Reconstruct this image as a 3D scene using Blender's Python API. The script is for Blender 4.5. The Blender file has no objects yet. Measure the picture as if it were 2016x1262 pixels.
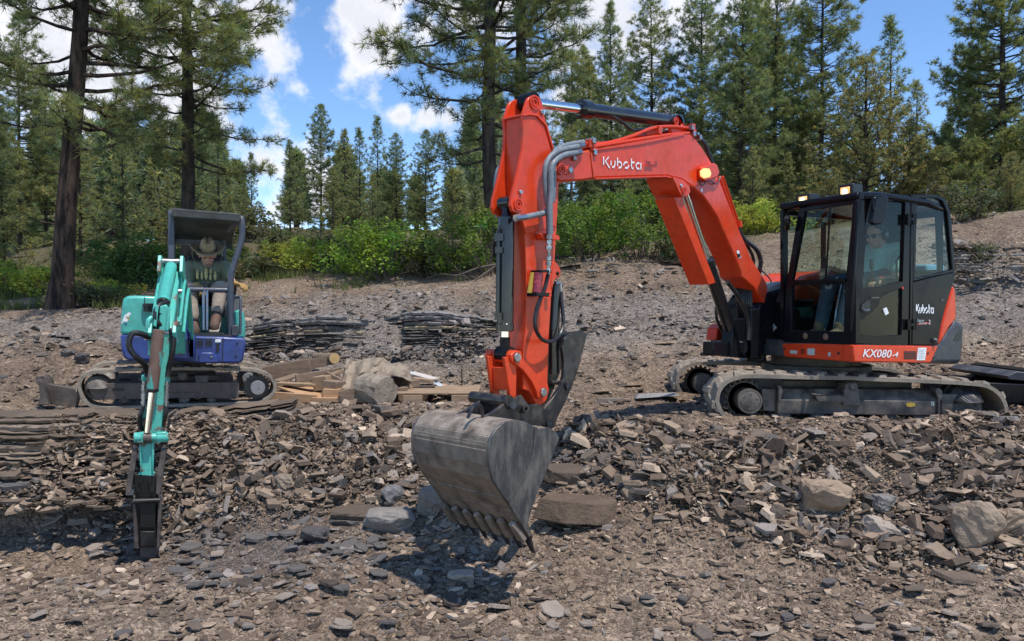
import bpy, bmesh, math, random
import numpy as np
from mathutils import Vector, Matrix

# ------------------------------------------------------------------ camera, sky, sun, exposure
SC = bpy.context.scene
FPX, CX, CY, HOR = 1500.0, 1008.0, 631.0, 600.0      # focal length, centre and horizon in photo pixels
CAMZ = 2.0
PITCH = math.atan((CY - HOR) / FPX)
cam = bpy.data.cameras.new('camera'); camo = bpy.data.objects.new('camera', cam)
SC.collection.objects.link(camo); SC.camera = camo
cam.sensor_width = 36.0; cam.lens = 36.0 * FPX / 2016.0
cam.clip_start = 0.05; cam.clip_end = 2000
camo.location = (0, 0, CAMZ); camo.rotation_euler = (math.pi / 2 - PITCH, 0, 0)
SUN_DIR = Vector((0.26, -0.27, 0.93)).normalized()     # direction towards the sun
SUN_EL = math.asin(SUN_DIR.z); SUN_AZ = math.atan2(SUN_DIR.x, SUN_DIR.y)
sl = bpy.data.lights.new('sun', 'SUN'); so = bpy.data.objects.new('sun', sl); SC.collection.objects.link(so)
sl.energy = 2.8; sl.angle = math.radians(0.6); sl.color = (1.0, 0.95, 0.88)
so.location = (5, -5, 20)
so.rotation_euler = SUN_DIR.to_track_quat('Z', 'Y').to_euler()
SC.view_settings.view_transform = 'Standard'; SC.view_settings.look = 'None'
SC.view_settings.exposure = 0.66; SC.view_settings.gamma = 1.0
SC.render.engine = 'CYCLES'
SC.cycles.max_bounces = 8; SC.cycles.transparent_max_bounces = 16
SC.cycles.diffuse_bounces = 3; SC.cycles.glossy_bounces = 3; SC.cycles.caustics_reflective = False
SC.cycles.caustics_refractive = False
try: SC.cycles.use_denoising = True
except Exception: pass

_F = np.array([0, math.cos(PITCH), -math.sin(PITCH)]); _UP = np.array([0, math.sin(PITCH), math.cos(PITCH)])
def ray(px, py):
    return np.array([(px - CX) / FPX, 0, 0]) + _F - _UP * ((py - CY) / FPX)
def U(px, py, Y):                                     # a photo pixel at a chosen distance
    d = ray(px, py); s = Y / d[1]
    return Vector((d[0] * s, Y, CAMZ + d[2] * s))
def UP(px, py, q, n, off=0.0):                        # a photo pixel on a chosen vertical plane
    d = ray(px, py); n = np.array(n, float)
    c = np.array([0, 0, CAMZ]); s = (np.dot(np.array(q) - c, n) + off) / np.dot(d, n)
    p = c + d * s
    return Vector(p)
def proj(x, y, z):
    dy = y * _F[1] + (z - CAMZ) * _F[2]; du = y * _UP[1] + (z - CAMZ) * _UP[2]
    return CX + FPX * x / dy, CY - FPX * du / dy

def sky_world():
    w = bpy.data.worlds.new('World'); SC.world = w; w.use_nodes = True
    nt = w.node_tree; nt.nodes.clear(); N = nt.nodes.new; L = nt.links.new
    def M(op, a, b=None, c=None):
        n = N('ShaderNodeMath'); n.operation = op
        for i, v in enumerate((a, b, c)):
            if v is None: continue
            if isinstance(v, (int, float)): n.inputs[i].default_value = v
            else: L(v, n.inputs[i])
        return n.outputs[0]
    tc = N('ShaderNodeTexCoord')
    sky = N('ShaderNodeTexSky'); sky.sky_type = 'NISHITA'; sky.sun_disc = False
    sky.sun_elevation = SUN_EL; sky.sun_rotation = SUN_AZ
    sky.altitude = 2300; sky.air_density = 1.0; sky.dust_density = 0.25; sky.ozone_density = 2.5
    nz = N('ShaderNodeTexNoise'); nz.inputs['Scale'].default_value = 14.0; nz.inputs['Detail'].default_value = 9
    nz.inputs['Roughness'].default_value = 0.58
    L(tc.outputs['Generated'], nz.inputs['Vector'])
    n2 = N('ShaderNodeTexNoise'); n2.inputs['Scale'].default_value = 5.0; n2.inputs['Detail'].default_value = 6
    mp = N('ShaderNodeMapping'); mp.inputs['Location'].default_value = (3.1, 1.7, .42)
    L(tc.outputs['Generated'], mp.inputs[0]); L(mp.outputs[0], n2.inputs['Vector'])
    # clouds: round masses at directions in the sky, edges broken by noise (px, py, radius px)
    C = [(60,60,190),(230,150,170),(330,190,150),(180,300,130),(300,300,110),(455,85,100),(500,80,75),(420,190,70),(470,40,60),
         (690,25,75),(740,45,95),(790,20,100),(845,60,70),(905,20,90),(1000,60,100),(1100,50,90),(1230,-10,120),(1380,-10,110),(1500,-30,90),
         (840,228,44),(795,224,26),(880,235,40),(1110,215,60),(1200,235,60),
         (520,330,75),(545,300,60),(585,310,50),(530,420,66),(560,480,70),(600,400,60),(420,420,80),(60,330,60),(1300,250,50)]
    acc = None
    for x, y, r in C:
        d = ray(x, y); d = d / np.linalg.norm(d)
        v = N('ShaderNodeVectorMath'); v.operation = 'DISTANCE'
        nn = N('ShaderNodeVectorMath'); nn.operation = 'NORMALIZE'
        L(tc.outputs['Generated'], nn.inputs[0]); L(nn.outputs[0], v.inputs[0]); v.inputs[1].default_value = d
        k = M('MULTIPLY_ADD', v.outputs['Value'], -FPX / r * .93, 1.0)
        acc = k if acc is None else M('SMOOTH_MAX', acc, k, 0.15)
    n3 = N('ShaderNodeTexNoise'); n3.inputs['Scale'].default_value = 34.0; n3.inputs['Detail'].default_value = 6; L(tc.outputs['Generated'], n3.inputs['Vector'])
    f = M('ADD', M('ADD', M('MULTIPLY_ADD', nz.outputs['Fac'], 4.2, -2.1), M('MULTIPLY_ADD', n3.outputs['Fac'], 1.3, -.65)), acc)
    mr = N('ShaderNodeMapRange'); mr.interpolation_type = 'SMOOTHSTEP'
    mr.inputs['From Min'].default_value = -0.1; mr.inputs['From Max'].default_value = 0.85
    L(f, mr.inputs[0])
    shade = N('ShaderNodeValToRGB'); L(M('ADD', M('MULTIPLY', f, .22), M('MULTIPLY', n2.outputs['Fac'], .75)), shade.inputs[0])
    e = shade.color_ramp.elements
    e[0].position = .3; e[0].color = (5.2, 5.15, 5.25, 1); e[1].position = .62; e[1].color = (3.6, 3.7, 4.05, 1)
    mix = N('ShaderNodeMix'); mix.data_type = 'RGBA'
    L(mr.outputs[0], mix.inputs['Factor'])
    hs = N('ShaderNodeHueSaturation'); hs.inputs['Saturation'].default_value = 1.1; hs.inputs['Value'].default_value = 1.0
    L(sky.outputs[0], hs.inputs['Color'])
    L(hs.outputs[0], mix.inputs['A']); L(shade.outputs[0], mix.inputs['B'])
    bg = N('ShaderNodeBackground'); bg.inputs[1].default_value = 0.15
    L(mix.outputs['Result'], bg.inputs[0])
    out = N('ShaderNodeOutputWorld'); L(bg.outputs[0], out.inputs[0])
sky_world()

# ------------------------------------------------------------------ helpers
COL = SC.collection
rnd = random.Random(7)
def tag(o, label=None, cat=None, group=None, kind=None):
    if label: o['label'] = label
    if cat: o['category'] = cat
    if group: o['group'] = group
    if kind: o['kind'] = kind
    return o
def empty(name, loc, label=None, cat=None, group=None):
    o = bpy.data.objects.new(name, None); COL.objects.link(o); o.location = loc
    o.empty_display_size = .2
    return tag(o, label, cat, group)
def origin(o):
    p = Vector((0, 0, 0))
    while o is not None: p = p + o.location; o = o.parent
    return p
def link_mesh(name, me, mat=None, parent=None, loc=None):
    o = bpy.data.objects.new(name, me); COL.objects.link(o)
    if mat is not None and not me.materials: me.materials.append(mat)
    if parent is not None: o.parent = parent
    if loc is not None: o.location = loc
    return o

EACH = {'boom_hose', 'boom_pipe', 'elbow_hose', 'end_rib', 'blade_arm', 'hose_fitting', 'boom_ear', 'pivot_pin', 'breaker_hose', 'pipe_fitting', 'end_plate', 'bracket_plate', 'pipe_clamp', 'blade_lug', 'hose_loop', 'front_plate',
        'boom_plate', 'wear_band', 'sticker', 'hat_cord', 'roof_edge', 'thumb_pin', 'bolt', 'bracket_bolt', 'eyes', 'stick_ear', 'top_rib', 'hose_bracket', 'tooth_shank', 'carrier_roller', 'cross_tube', 'bolt_hole', 'latch_knob', 'frame_slot', 'quick_coupler', 'canister_holder'}
class MB:
    """collects shapes in world coordinates; build() links them as ONE mesh object"""
    def __init__(self): self.v = []; self.f = []; self.g = []
    def add(self, vs, fs):
        b = len(self.v); self.g.append((len(self.v), len(self.f))); self.v += [Vector(p) for p in vs]; self.f += [[i + b for i in f] for f in fs]; return self
    def prism(self, pts, vec):
        n = len(pts); vec = Vector(vec); pts = [Vector(p) for p in pts]
        nrm = Vector((0, 0, 0))
        for i in range(n): nrm += pts[i].cross(pts[(i + 1) % n])
        if nrm.dot(vec) > 0: pts = pts[::-1]
        vs = pts + [p + vec for p in pts]
        fs = [list(range(n)), list(range(2 * n - 1, n - 1, -1))]
        fs += [[i, i + n, (i + 1) % n + n, (i + 1) % n] for i in range(n)]
        return self.add(vs, fs)
    def box(self, c, d, R=None):
        c = Vector(c); R = R or Matrix.Identity(3); h = [x / 2 for x in d]
        vs = [c + R @ Vector((sx * h[0], sy * h[1], sz * h[2])) for sx in (-1, 1) for sy in (-1, 1) for sz in (-1, 1)]
        return self.add(vs, [[0, 1, 3, 2], [4, 6, 7, 5], [0, 4, 5, 1], [2, 3, 7, 6], [0, 2, 6, 4], [1, 5, 7, 3]])
    def bar(self, a, b, w, t, up=(0, 0, 1)):          # rectangular bar from a to b
        a, b = Vector(a), Vector(b); d = (b - a).normalized(); s = d.cross(Vector(up))
        s = Vector((1, 0, 0)) if s.length < 1e-5 else s.normalized(); u = s.cross(d)
        vs = [p + s * (i * w / 2) + u * (j * t / 2) for p in (a, b) for i, j in ((-1, -1), (1, -1), (1, 1), (-1, 1))]
        return self.add(vs, [[3, 2, 1, 0], [4, 5, 6, 7]] + [[i, (i + 1) % 4, (i + 1) % 4 + 4, i + 4] for i in range(4)])
    def tube(self, path, r, seg=10, cap=True):
        path = [Vector(p) for p in path]; n = len(path)
        rs = r if isinstance(r, (list, tuple)) else [r] * n
        up = None; vs = []
        for i, p in enumerate(path):
            d = (path[min(i + 1, n - 1)] - path[max(i - 1, 0)])
            d = d.normalized() if d.length > 1e-9 else Vector((0, 0, 1))
            if up is None: up = d.orthogonal().normalized()
            else:
                up = up - d * up.dot(d); up = up.normalized() if up.length > 1e-6 else d.orthogonal().normalized()
            s = d.cross(up)
            vs += [p + (up * math.cos(2 * math.pi * k / seg) + s * math.sin(2 * math.pi * k / seg)) * rs[i] for k in range(seg)]
        fs = [[i * seg + k, i * seg + (k + 1) % seg, (i + 1) * seg + (k + 1) % seg, (i + 1) * seg + k] for i in range(n - 1) for k in range(seg)]
        if cap: fs += [list(range(seg))[::-1], [(n - 1) * seg + k for k in range(seg)]]
        return self.add(vs, fs)
    def cyl(self, a, b, r, r2=None, seg=20):
        return self.tube([a, b], [r, r if r2 is None else r2], seg)
    def ring(self, c, axis, r, rin, t, seg=28):       # flat ring
        c = Vector(c); ax = Vector(axis).normalized(); u = ax.orthogonal().normalized(); w = ax.cross(u)
        vs = []
        for s in (-t / 2, t / 2):
            for R in (r, rin):
                vs += [c + ax * s + (u * math.cos(2 * math.pi * k / seg) + w * math.sin(2 * math.pi * k / seg)) * R for k in range(seg)]
        fs = []
        for k in range(seg):
            j = (k + 1) % seg
            fs += [[k, j, seg + j, seg + k][::-1][::-1], [2 * seg + k, 3 * seg + k, 3 * seg + j, 2 * seg + j],
                   [k, 2 * seg + k, 2 * seg + j, j], [seg + k, seg + j, 3 * seg + j, 3 * seg + k]]
        return self.add(vs, fs)
    def lathe(self, c, axis, prof, seg=24):           # prof: (height along axis, radius)
        c = Vector(c); ax = Vector(axis).normalized()
        return self.tube([c + ax * h for h, _ in prof], [max(r, 1e-4) for _, r in prof], seg)
    def build(self, name, mat, parent=None, smooth=False, bevel=0.0, seg=2, sub=0, loc=None):
        if name in EACH and len(self.g) > 1:          # every separate piece becomes an object of its own
            out = []
            for k, (a, fa) in enumerate(self.g):
                b, fb = self.g[k + 1] if k + 1 < len(self.g) else (len(self.v), len(self.f))
                m = MB(); m.add(self.v[a:b], [[i - a for i in f] for f in self.f[fa:fb]]); out.append(m.build(name, mat, parent, smooth, bevel, seg, sub, loc))
            return out[0]
        o0 = origin(parent) if parent is not None else (Vector(loc) if loc is not None else Vector((0, 0, 0)))
        me = bpy.data.meshes.new(name)
        me.from_pydata([tuple(p - o0) for p in self.v], [], self.f); me.update()
        bm = bmesh.new(); bm.from_mesh(me); bmesh.ops.recalc_face_normals(bm, faces=bm.faces); bm.to_mesh(me); bm.free()
        o = link_mesh(name, me, mat, parent, loc if parent is None else None)
        if smooth:
            me.polygons.foreach_set('use_smooth', [True] * len(me.polygons))
            try: me.set_sharp_from_angle(angle=math.radians(38))
            except Exception: pass
        if bevel:
            m = o.modifiers.new('bevel', 'BEVEL'); m.width = bevel; m.segments = seg; m.limit_method = 'ANGLE'
            m.angle_limit = math.radians(35); m.harden_normals = False
            me.polygons.foreach_set('use_smooth', [True] * len(me.polygons))
            try: me.set_sharp_from_angle(angle=math.radians(38))
            except Exception: pass
        if sub:
            m = o.modifiers.new('sub', 'SUBSURF'); m.levels = sub; m.render_levels = sub
        return o
def spline(pts, n=6):                                 # Catmull-Rom through points
    pts = [Vector(p) for p in pts]; out = []
    for i in range(len(pts) - 1):
        p0 = pts[max(i - 1, 0)]; p1 = pts[i]; p2 = pts[i + 1]; p3 = pts[min(i + 2, len(pts) - 1)]
        for k in range(n):
            t = k / n
            out.append(0.5 * ((2 * p1) + (p2 - p0) * t + (2 * p0 - 5 * p1 + 4 * p2 - p3) * t * t + (3 * p1 - p0 - 3 * p2 + p3) * t ** 3))
    return out + [pts[-1]]
def copy_tree(o, parent=None):
    c = o.copy(); COL.objects.link(c)
    if parent is not None: c.parent = parent
    for ch in list(o.children): copy_tree(ch, c)
    return c
def np_mesh(name, V, loops, starts, totals, col=None, smooth=False):
    me = bpy.data.meshes.new(name)
    me.vertices.add(len(V)); me.vertices.foreach_set('co', np.ascontiguousarray(V, dtype=np.float32).ravel())
    me.loops.add(len(loops)); me.loops.foreach_set('vertex_index', np.ascontiguousarray(loops, dtype=np.int32))
    me.polygons.add(len(starts)); me.polygons.foreach_set('loop_start', np.ascontiguousarray(starts, dtype=np.int32))
    try: me.polygons.foreach_set('loop_total', np.ascontiguousarray(totals, dtype=np.int32))
    except Exception: pass
    me.polygons.foreach_set('use_smooth', np.full(len(starts), bool(smooth)))
    me.update(calc_edges=True)
    if col is not None:
        a = me.attributes.new('col', 'FLOAT_COLOR', 'POINT')
        c4 = np.ones((len(V), 4), dtype=np.float32); c4[:, :3] = col
        a.data.foreach_set('color', c4.ravel())
    return me

# ------------------------------------------------------------------ noise in numpy
_PERM = np.random.RandomState(3).permutation(4096); _VAL = np.random.RandomState(4).rand(4096)
def _h(ix, iy): return _VAL[_PERM[(_PERM[ix & 4095] + iy) & 4095]]
def vnoise(x, y):
    ix = np.floor(x).astype(np.int64); iy = np.floor(y).astype(np.int64); fx = x - ix; fy = y - iy
    fx = fx * fx * (3 - 2 * fx); fy = fy * fy * (3 - 2 * fy)
    a = _h(ix, iy); b = _h(ix + 1, iy); c = _h(ix, iy + 1); d = _h(ix + 1, iy + 1)
    return (a * (1 - fx) + b * fx) * (1 - fy) + (c * (1 - fx) + d * fx) * fy
def fbm(x, y, o=4, g=.5):
    s = 0; a = 1; t = 0
    for k in range(o):
        s = s + a * (vnoise(x * 2 ** k + 17.3 * k, y * 2 ** k + 5.1 * k) - .5); t += a; a *= g
    return s / t

# ------------------------------------------------------------------ materials
def srgb(r, g, b): return tuple((c / 255 / 12.92) if c / 255 <= .04045 else ((c / 255 + .055) / 1.055) ** 2.4 for c in (r, g, b))
def pmat(name, c, rough=.5, metal=0.0, c2=None, scale=6.0, lo=.45, hi=.65, bump=0.0, bscale=60.0, coat=0.0, spec=.5, detail=6, dust=None, attr=None, stretch=None):
    """procedural Principled: colour c, patches of c2 by noise, fine bump, optional dust (colour, amount)"""
    m = bpy.data.materials.new(name); m.use_nodes = True; nt = m.node_tree; N = nt.nodes.new; L = nt.links.new
    b = nt.nodes['Principled BSDF']; b.inputs['Roughness'].default_value = rough; b.inputs['Metallic'].default_value = metal
    b.inputs['Specular IOR Level'].default_value = spec
    b.inputs['Coat Weight'].default_value = coat; b.inputs['Coat Roughness'].default_value = .15
    tc = N('ShaderNodeTexCoord'); vec = tc.outputs['Object']
    if stretch:
        mp = N('ShaderNodeMapping'); mp.inputs['Scale'].default_value = stretch; L(vec, mp.inputs[0]); vec = mp.outputs[0]
    src = None
    if attr:
        a = N('ShaderNodeAttribute'); a.attribute_name = attr; src = a.outputs['Color']
    else:
        r = N('ShaderNodeRGB'); r.outputs[0].default_value = (*c, 1); src = r.outputs[0]
    def mixc(fac, A, B, mode='MIX'):
        x = N('ShaderNodeMix'); x.data_type = 'RGBA'; x.blend_type = mode
        if isinstance(fac, float): x.inputs['Factor'].default_value = fac
        else: L(fac, x.inputs['Factor'])
        for k, v in (('A', A), ('B', B)):
            if isinstance(v, tuple): x.inputs[k].default_value = (*v, 1)
            else: L(v, x.inputs[k])
        return x.outputs['Result']
    def noise(s, lo, hi, det=detail):
        n = N('ShaderNodeTexNoise'); n.inputs['Scale'].default_value = s; n.inputs['Detail'].default_value = det; n.inputs['Roughness'].default_value = .62
        L(vec, n.inputs['Vector'])
        r = N('ShaderNodeMapRange'); r.inputs[1].default_value = lo; r.inputs[2].default_value = hi; L(n.outputs['Fac'], r.inputs[0])
        return r.outputs[0], n.outputs['Fac']
    if c2 is not None:
        f, raw = noise(scale, lo, hi); src = mixc(f, src, tuple(c2))
        rr = N('ShaderNodeMapRange'); rr.inputs[3].default_value = max(rough - .1, .05); rr.inputs[4].default_value = min(rough + .22, 1); L(f, rr.inputs[0]); L(rr.outputs[0], b.inputs['Roughness'])
    f3, raw3 = noise(scale * 5.3, .3, .7)
    v = N('ShaderNodeMapRange'); v.inputs[3].default_value = .86; v.inputs[4].default_value = 1.12; L(f3, v.inputs[0])
    mul = N('ShaderNodeVectorMath'); mul.operation = 'SCALE'; L(src, mul.inputs[0]); L(v.outputs[0], mul.inputs['Scale']); src = mul.outputs[0]
    if dust:
        g = N('ShaderNodeNewGeometry'); sx = N('ShaderNodeSeparateXYZ'); L(g.outputs['True Normal'], sx.inputs[0])
        r = N('ShaderNodeMapRange'); r.inputs[1].default_value = -.35; r.inputs[2].default_value = 1.0; r.inputs[3].default_value = .25; L(sx.outputs[2], r.inputs[0])
        f, raw = noise(scale * 1.7, .62 - .3 * dust[1], .95 - .3 * dust[1])
        mm = N('ShaderNodeMath'); mm.operation = 'MULTIPLY'; L(r.outputs[0], mm.inputs[0]); L(f, mm.inputs[1])
        m2 = N('ShaderNodeMath'); m2.operation = 'MULTIPLY'; m2.use_clamp = True; m2.inputs[1].default_value = dust[1] * 1.5; L(mm.outputs[0], m2.inputs[0])
        src = mixc(m2.outputs[0], src, tuple(dust[0]))
    L(src, b.inputs['Base Color'])
    if bump:
        f, raw = noise(bscale, .2, .8, 8)
        bp = N('ShaderNodeBump'); bp.inputs['Strength'].default_value = bump; bp.inputs['Distance'].default_value = .02; L(raw, bp.inputs['Height']); L(bp.outputs[0], b.inputs['Normal'])
    return m

# ------------------------------------------------------------------ terrain
CP = []                                               # control points: photo pixel and distance
for x in (-400, 100, 600, 1100, 1600, 2100, 2500): CP.append((x, 1262, 4.5))
CP += [(100,1150,5.6),(-300,1150,5.6),(290,1100,6.5),(100,1078,6.8),(-200,1078,6.8),(230,1072,6.8),(-200,1020,7.12),(0,1020,7.12),(200,1020,7.12),(-200,838,7.42),(0,838,7.42),(150,838,7.42),(300,842,7.55),(60,812,7.6),(150,814,7.6),(346,813,8.0),(250,800,8.4),(440,800,8.9),(520,812,8.4),(-100,805,8.1),
       (100,720,9.6),(-200,720,9.6),(100,645,12),(-300,640,12),(50,615,14),(-400,605,14),(300,690,10.2),(300,615,13),
       (480,1130,5.6),(420,1030,6.7),(430,930,7.35),(450,836,7.75),(640,806,8.7),(640,784,9.4),(640,762,10),(800,806,8.8),(800,775,9.8),(900,785,9.4),(640,728,10.8),(800,735,10.6),(620,1000,6.6),(640,900,7.3),(700,830,7.9),(700,795,8.5),
       (720,1120,5.45),(750,1040,6.2),(860,990,6.5),(870,880,7.3),(880,815,8.0),(900,790,8.6),(980,1092,5.75),(1080,1080,5.75),(1000,1150,5.2),
       (1140,1035,6.1),(1160,940,6.8),(1160,850,7.5),(1170,800,8.1),(1180,775,8.7),(1300,830,7.3),(1330,1030,5.95),(1330,930,6.5),(1400,842,7.1),
       (1340,780,8.7),(1500,870,6.85),(1450,848,7.0),(1500,960,6.3),(1560,1060,5.7),(1600,1160,5.1),(1560,850,6.95),(1655,830,6.8),(1780,858,6.9),(1900,836,6.6),(2050,824,6.7),(1900,910,6.2),(1900,1060,5.5),(2000,1150,5.0),(2200,1000,5.6),(2300,830,6.8),
       (1650,790,8.3),(1650,765,9.3),(1950,770,9.0),(2300,770,9.0),
       (1180,745,9.6),(1300,690,10.4),(1200,660,11.3),(1420,655,11.2),(1160,600,12.4),(1350,600,12.4),(1250,540,13.6),(1250,505,15),(1420,520,14),(1450,475,16.5),(1100,520,14.5),
       (1950,700,10.0),(1950,650,10.9),(2300,650,10.9),(1900,600,12),(2000,562,12.6),(1940,552,12.9),(1940,480,13.5),(1900,462,13.9),(2010,445,14),(2300,440,14),(1700,480,14.5),(1800,470,14),
       (480,715,10.6),(620,712,11.2),(860,715,10.9),(1000,730,10.2),(560,690,11.9),(700,700,11.7),(900,690,11.6),(560,628,12.3),(700,622,12.3),(900,622,12.3),(560,585,14),(700,575,14),(880,560,14.5),(520,545,17),(700,545,16),(860,530,16.5),(980,540,15),
       (520,475,24),(330,540,20),(100,570,20),(-300,560,20),(700,505,24),(1000,490,22),(1500,455,22),(1900,425,22),(2300,410,22),
       (0,540,40),(500,455,40),(1000,470,40),(1500,430,40),(2000,400,40),(-400,530,40),(2400,400,40),(500,470,110),(0,500,110),(1000,470,110),(1500,450,110),(2000,450,110)]
_P = np.array([list(U(*c)) for c in CP])
_P = np.vstack([_P, np.array([[x, y, .05] for x in (-5, 0, 5) for y in (-8, 0, 2.5)])])
def _uv(x, y):
    y = np.clip(y, -9, 110)
    return np.clip(x / (np.maximum(y, 0) + 3.0), -1.15, 1.15) * 1.0, np.log(np.maximum(y, -2) + 3.0) * 2.0
def _tps(r2): return np.where(r2 > 0, r2 * np.log(np.maximum(r2, 1e-12)) * .5, 0)
_u, _v = _uv(_P[:, 0], _P[:, 1]); _n = len(_u)
_K = _tps((_u[:, None] - _u) ** 2 + (_v[:, None] - _v) ** 2) + np.eye(_n) * 2e-4
_Q = np.c_[np.ones(_n), _u, _v]
_W = np.linalg.solve(np.block([[_K, _Q], [_Q.T, np.zeros((3, 3))]]), np.r_[_P[:, 2], 0, 0, 0])
def base_z(x, y):
    u, v = _uv(x, y); z = _W[_n] + _W[_n + 1] * u + _W[_n + 2] * v
    for i in range(_n): z = z + _W[i] * _tps((u - _u[i]) ** 2 + (v - _v[i]) ** 2)
    return z
def ground_full(x, y):
    z = base_z(x, y)
    a = np.clip((y - 2) / 4, 0, 1)
    far = np.clip((y - 9.0) / 5, 0, 1)
    z = z + fbm(x * 1.3, y * 1.3, 5) * .16 + fbm(x * 2.2 + 7, y * 1.1, 4) * .2 * np.clip((y - 9.3) / .8, 0, 1) * np.clip((15 - y) / 2, .3, 1) + fbm(x * 7, y * 7, 4, .6) * .06
    for mx, my, ma, mr_ in ((3.9, 6.1, .12, .7), (2.0, 6.4, .13, .65), (2.95, 6.2, .1, .5), (-2.0, 7.25, .16, .6), (-2.75, 7.35, .12, .4), (1.0, 7.0, .1, .5)): z = z + ma * np.exp(-((x - mx) ** 2 + (y - my) ** 2) / mr_ ** 2)
    # ragged steps of broken bedding
    t = fbm(x * .9 + 9, y * .9, 3); z = z + np.round(t * 9) / 9 * .12 * (1 - far)
    z = z + np.clip(fbm(x * .35 + 4, y * .35, 3), -.5, .5) * .5 * np.clip((y - 13) / 8, 0, 1)
    return z
NU, YR = 640, np.concatenate([np.linspace(-8, 3.2, 24), np.linspace(3.3, 9.5, 330), np.linspace(9.53, 17, 210), np.geomspace(17.2, 140, 60), [200, 320, 500]])
us = np.linspace(-1, 1, NU)
def _half(y): return 2.6 + 1.0 * np.maximum(y, 0)
GX = us[None, :] * _half(YR)[:, None]; GY = np.repeat(YR[:, None], NU, 1)
GZ = ground_full(GX, GY)
def gz(x, y):                                         # height of the built ground sheet (bilinear)
    x = np.asarray(x, float); y = np.asarray(y, float)
    fy = np.interp(y, YR, np.arange(len(YR))); iy = np.clip(fy.astype(int), 0, len(YR) - 2); ty = fy - iy
    fu = np.clip((x / _half(y) + 1) / 2 * (NU - 1), 0, NU - 1.001); iu = fu.astype(int); tu = fu - iu
    return (GZ[iy, iu] * (1 - tu) + GZ[iy, iu + 1] * tu) * (1 - ty) + (GZ[iy + 1, iu] * (1 - tu) + GZ[iy + 1, iu + 1] * tu) * ty
def gzf(x, y): return float(gz(np.array([x]), np.array([y]))[0])
# ground colour by place: brown dirt in the pit, grey scree behind, green-brown under the trees
def zones(x, y, z):
    px, py = proj(x, np.maximum(y, .5), z)
    n = fbm(x * .8, y * .8, 4)
    brown = np.array([.215, .16, .118]); tan = np.array([.31, .243, .183]); grey = np.array([.235, .212, .193]); slate = np.array([.15, .13, .118]); earth = np.array([.19, .145, .105]); green = np.array([.09, .095, .04])
    c = brown[None] + (tan - brown)[None] * np.clip(n * 2.2 + .45, 0, 1)[:, None]
    w = np.clip(1 - ((px - 520) / 260) ** 2 - ((py - 1080) / 85) ** 2 + n, 0, 1)[:, None]; c = c * (1 - w) + slate * w
    w = (np.clip((y - 10.2) / 1.0, 0, 1) * np.clip((13.4 - y) / .8 + n * 3, 0, 1))[:, None]; c = c * (1 - w * .85) + grey * w * .85
    w = (np.clip((y - 14.5 + n * 4) / 1.2, 0, 1) * np.clip((px - 940) / 60, 0, 1) * np.clip((1560 - px) / 100, 0, 1))[:, None] * .7; c = c * (1 - w) + earth * w
    w = np.clip((y - 16.5 + n * 6) / 1.5, 0, 1)[:, None]; c = c * (1 - w) + (green * .6 + earth * .4) * w
    return c * np.array([[.96, .915, .865]])
V = np.stack([GX, GY, GZ], -1).reshape(-1, 3); NR = len(YR)
i0 = (np.arange(NR - 1)[:, None] * NU + np.arange(NU - 1)[None]).ravel()
loops = np.stack([i0, i0 + 1, i0 + NU + 1, i0 + NU], 1).ravel()
me = np_mesh('ground', V, loops, np.arange(len(i0)) * 4, np.full(len(i0), 4), zones(V[:, 0], V[:, 1], V[:, 2]), smooth=False)
M_GROUND = pmat('quarry_dirt', (.2, .16, .13), rough=.95, c2=(.11, .085, .066), scale=3.0, lo=.5, hi=.75, bump=.9, bscale=26, spec=.15, attr='col')
def gravelly(m, sc=34):
    nt = m.node_tree; N = nt.nodes.new; L = nt.links.new; b = nt.nodes['Principled BSDF']; src = b.inputs['Base Color'].links[0].from_socket
    tc = N('ShaderNodeTexCoord'); nz = N('ShaderNodeTexNoise'); nz.inputs['Scale'].default_value = 9; L(tc.outputs['Object'], nz.inputs['Vector'])
    ad = N('ShaderNodeMix'); ad.data_type = 'RGBA'; ad.inputs['Factor'].default_value = .06; L(tc.outputs['Object'], ad.inputs['A']); L(nz.outputs['Color'], ad.inputs['B'])
    hgt = None; col = src
    for k, (s, w) in enumerate(((sc, .9), (sc * 2.6, .8))):
        v = N('ShaderNodeTexVoronoi'); v.inputs['Scale'].default_value = s; L(ad.outputs['Result'], v.inputs['Vector'])
        sx = N('ShaderNodeSeparateXYZ'); L(v.outputs['Color'], sx.inputs[0])
        mr = N('ShaderNodeMapRange'); mr.inputs[3].default_value = 1 - .42 * w; mr.inputs[4].default_value = 1 + .5 * w; L(sx.outputs[0], mr.inputs[0])
        sc_ = N('ShaderNodeVectorMath'); sc_.operation = 'SCALE'; L(col, sc_.inputs[0]); L(mr.outputs[0], sc_.inputs['Scale']); col = sc_.outputs[0]
        h = N('ShaderNodeMath'); h.operation = 'MULTIPLY_ADD'; h.inputs[1].default_value = -1.0 / (k + 1); L(v.outputs['Distance'], h.inputs[0])
        if hgt is not None: L(hgt, h.inputs[2])
        hgt = h.outputs[0]
    L(col, b.inputs['Base Color']); bp = N('ShaderNodeBump'); bp.inputs['Strength'].default_value = .8; bp.inputs['Distance'].default_value = .03; L(hgt, bp.inputs['Height'])
    old = b.inputs['Normal'].links[0].from_node; L(old.outputs[0], bp.inputs['Normal']); L(bp.outputs[0], b.inputs['Normal'])
gravelly(M_GROUND)
tag(link_mesh('ground', me, M_GROUND), kind='structure')

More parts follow.
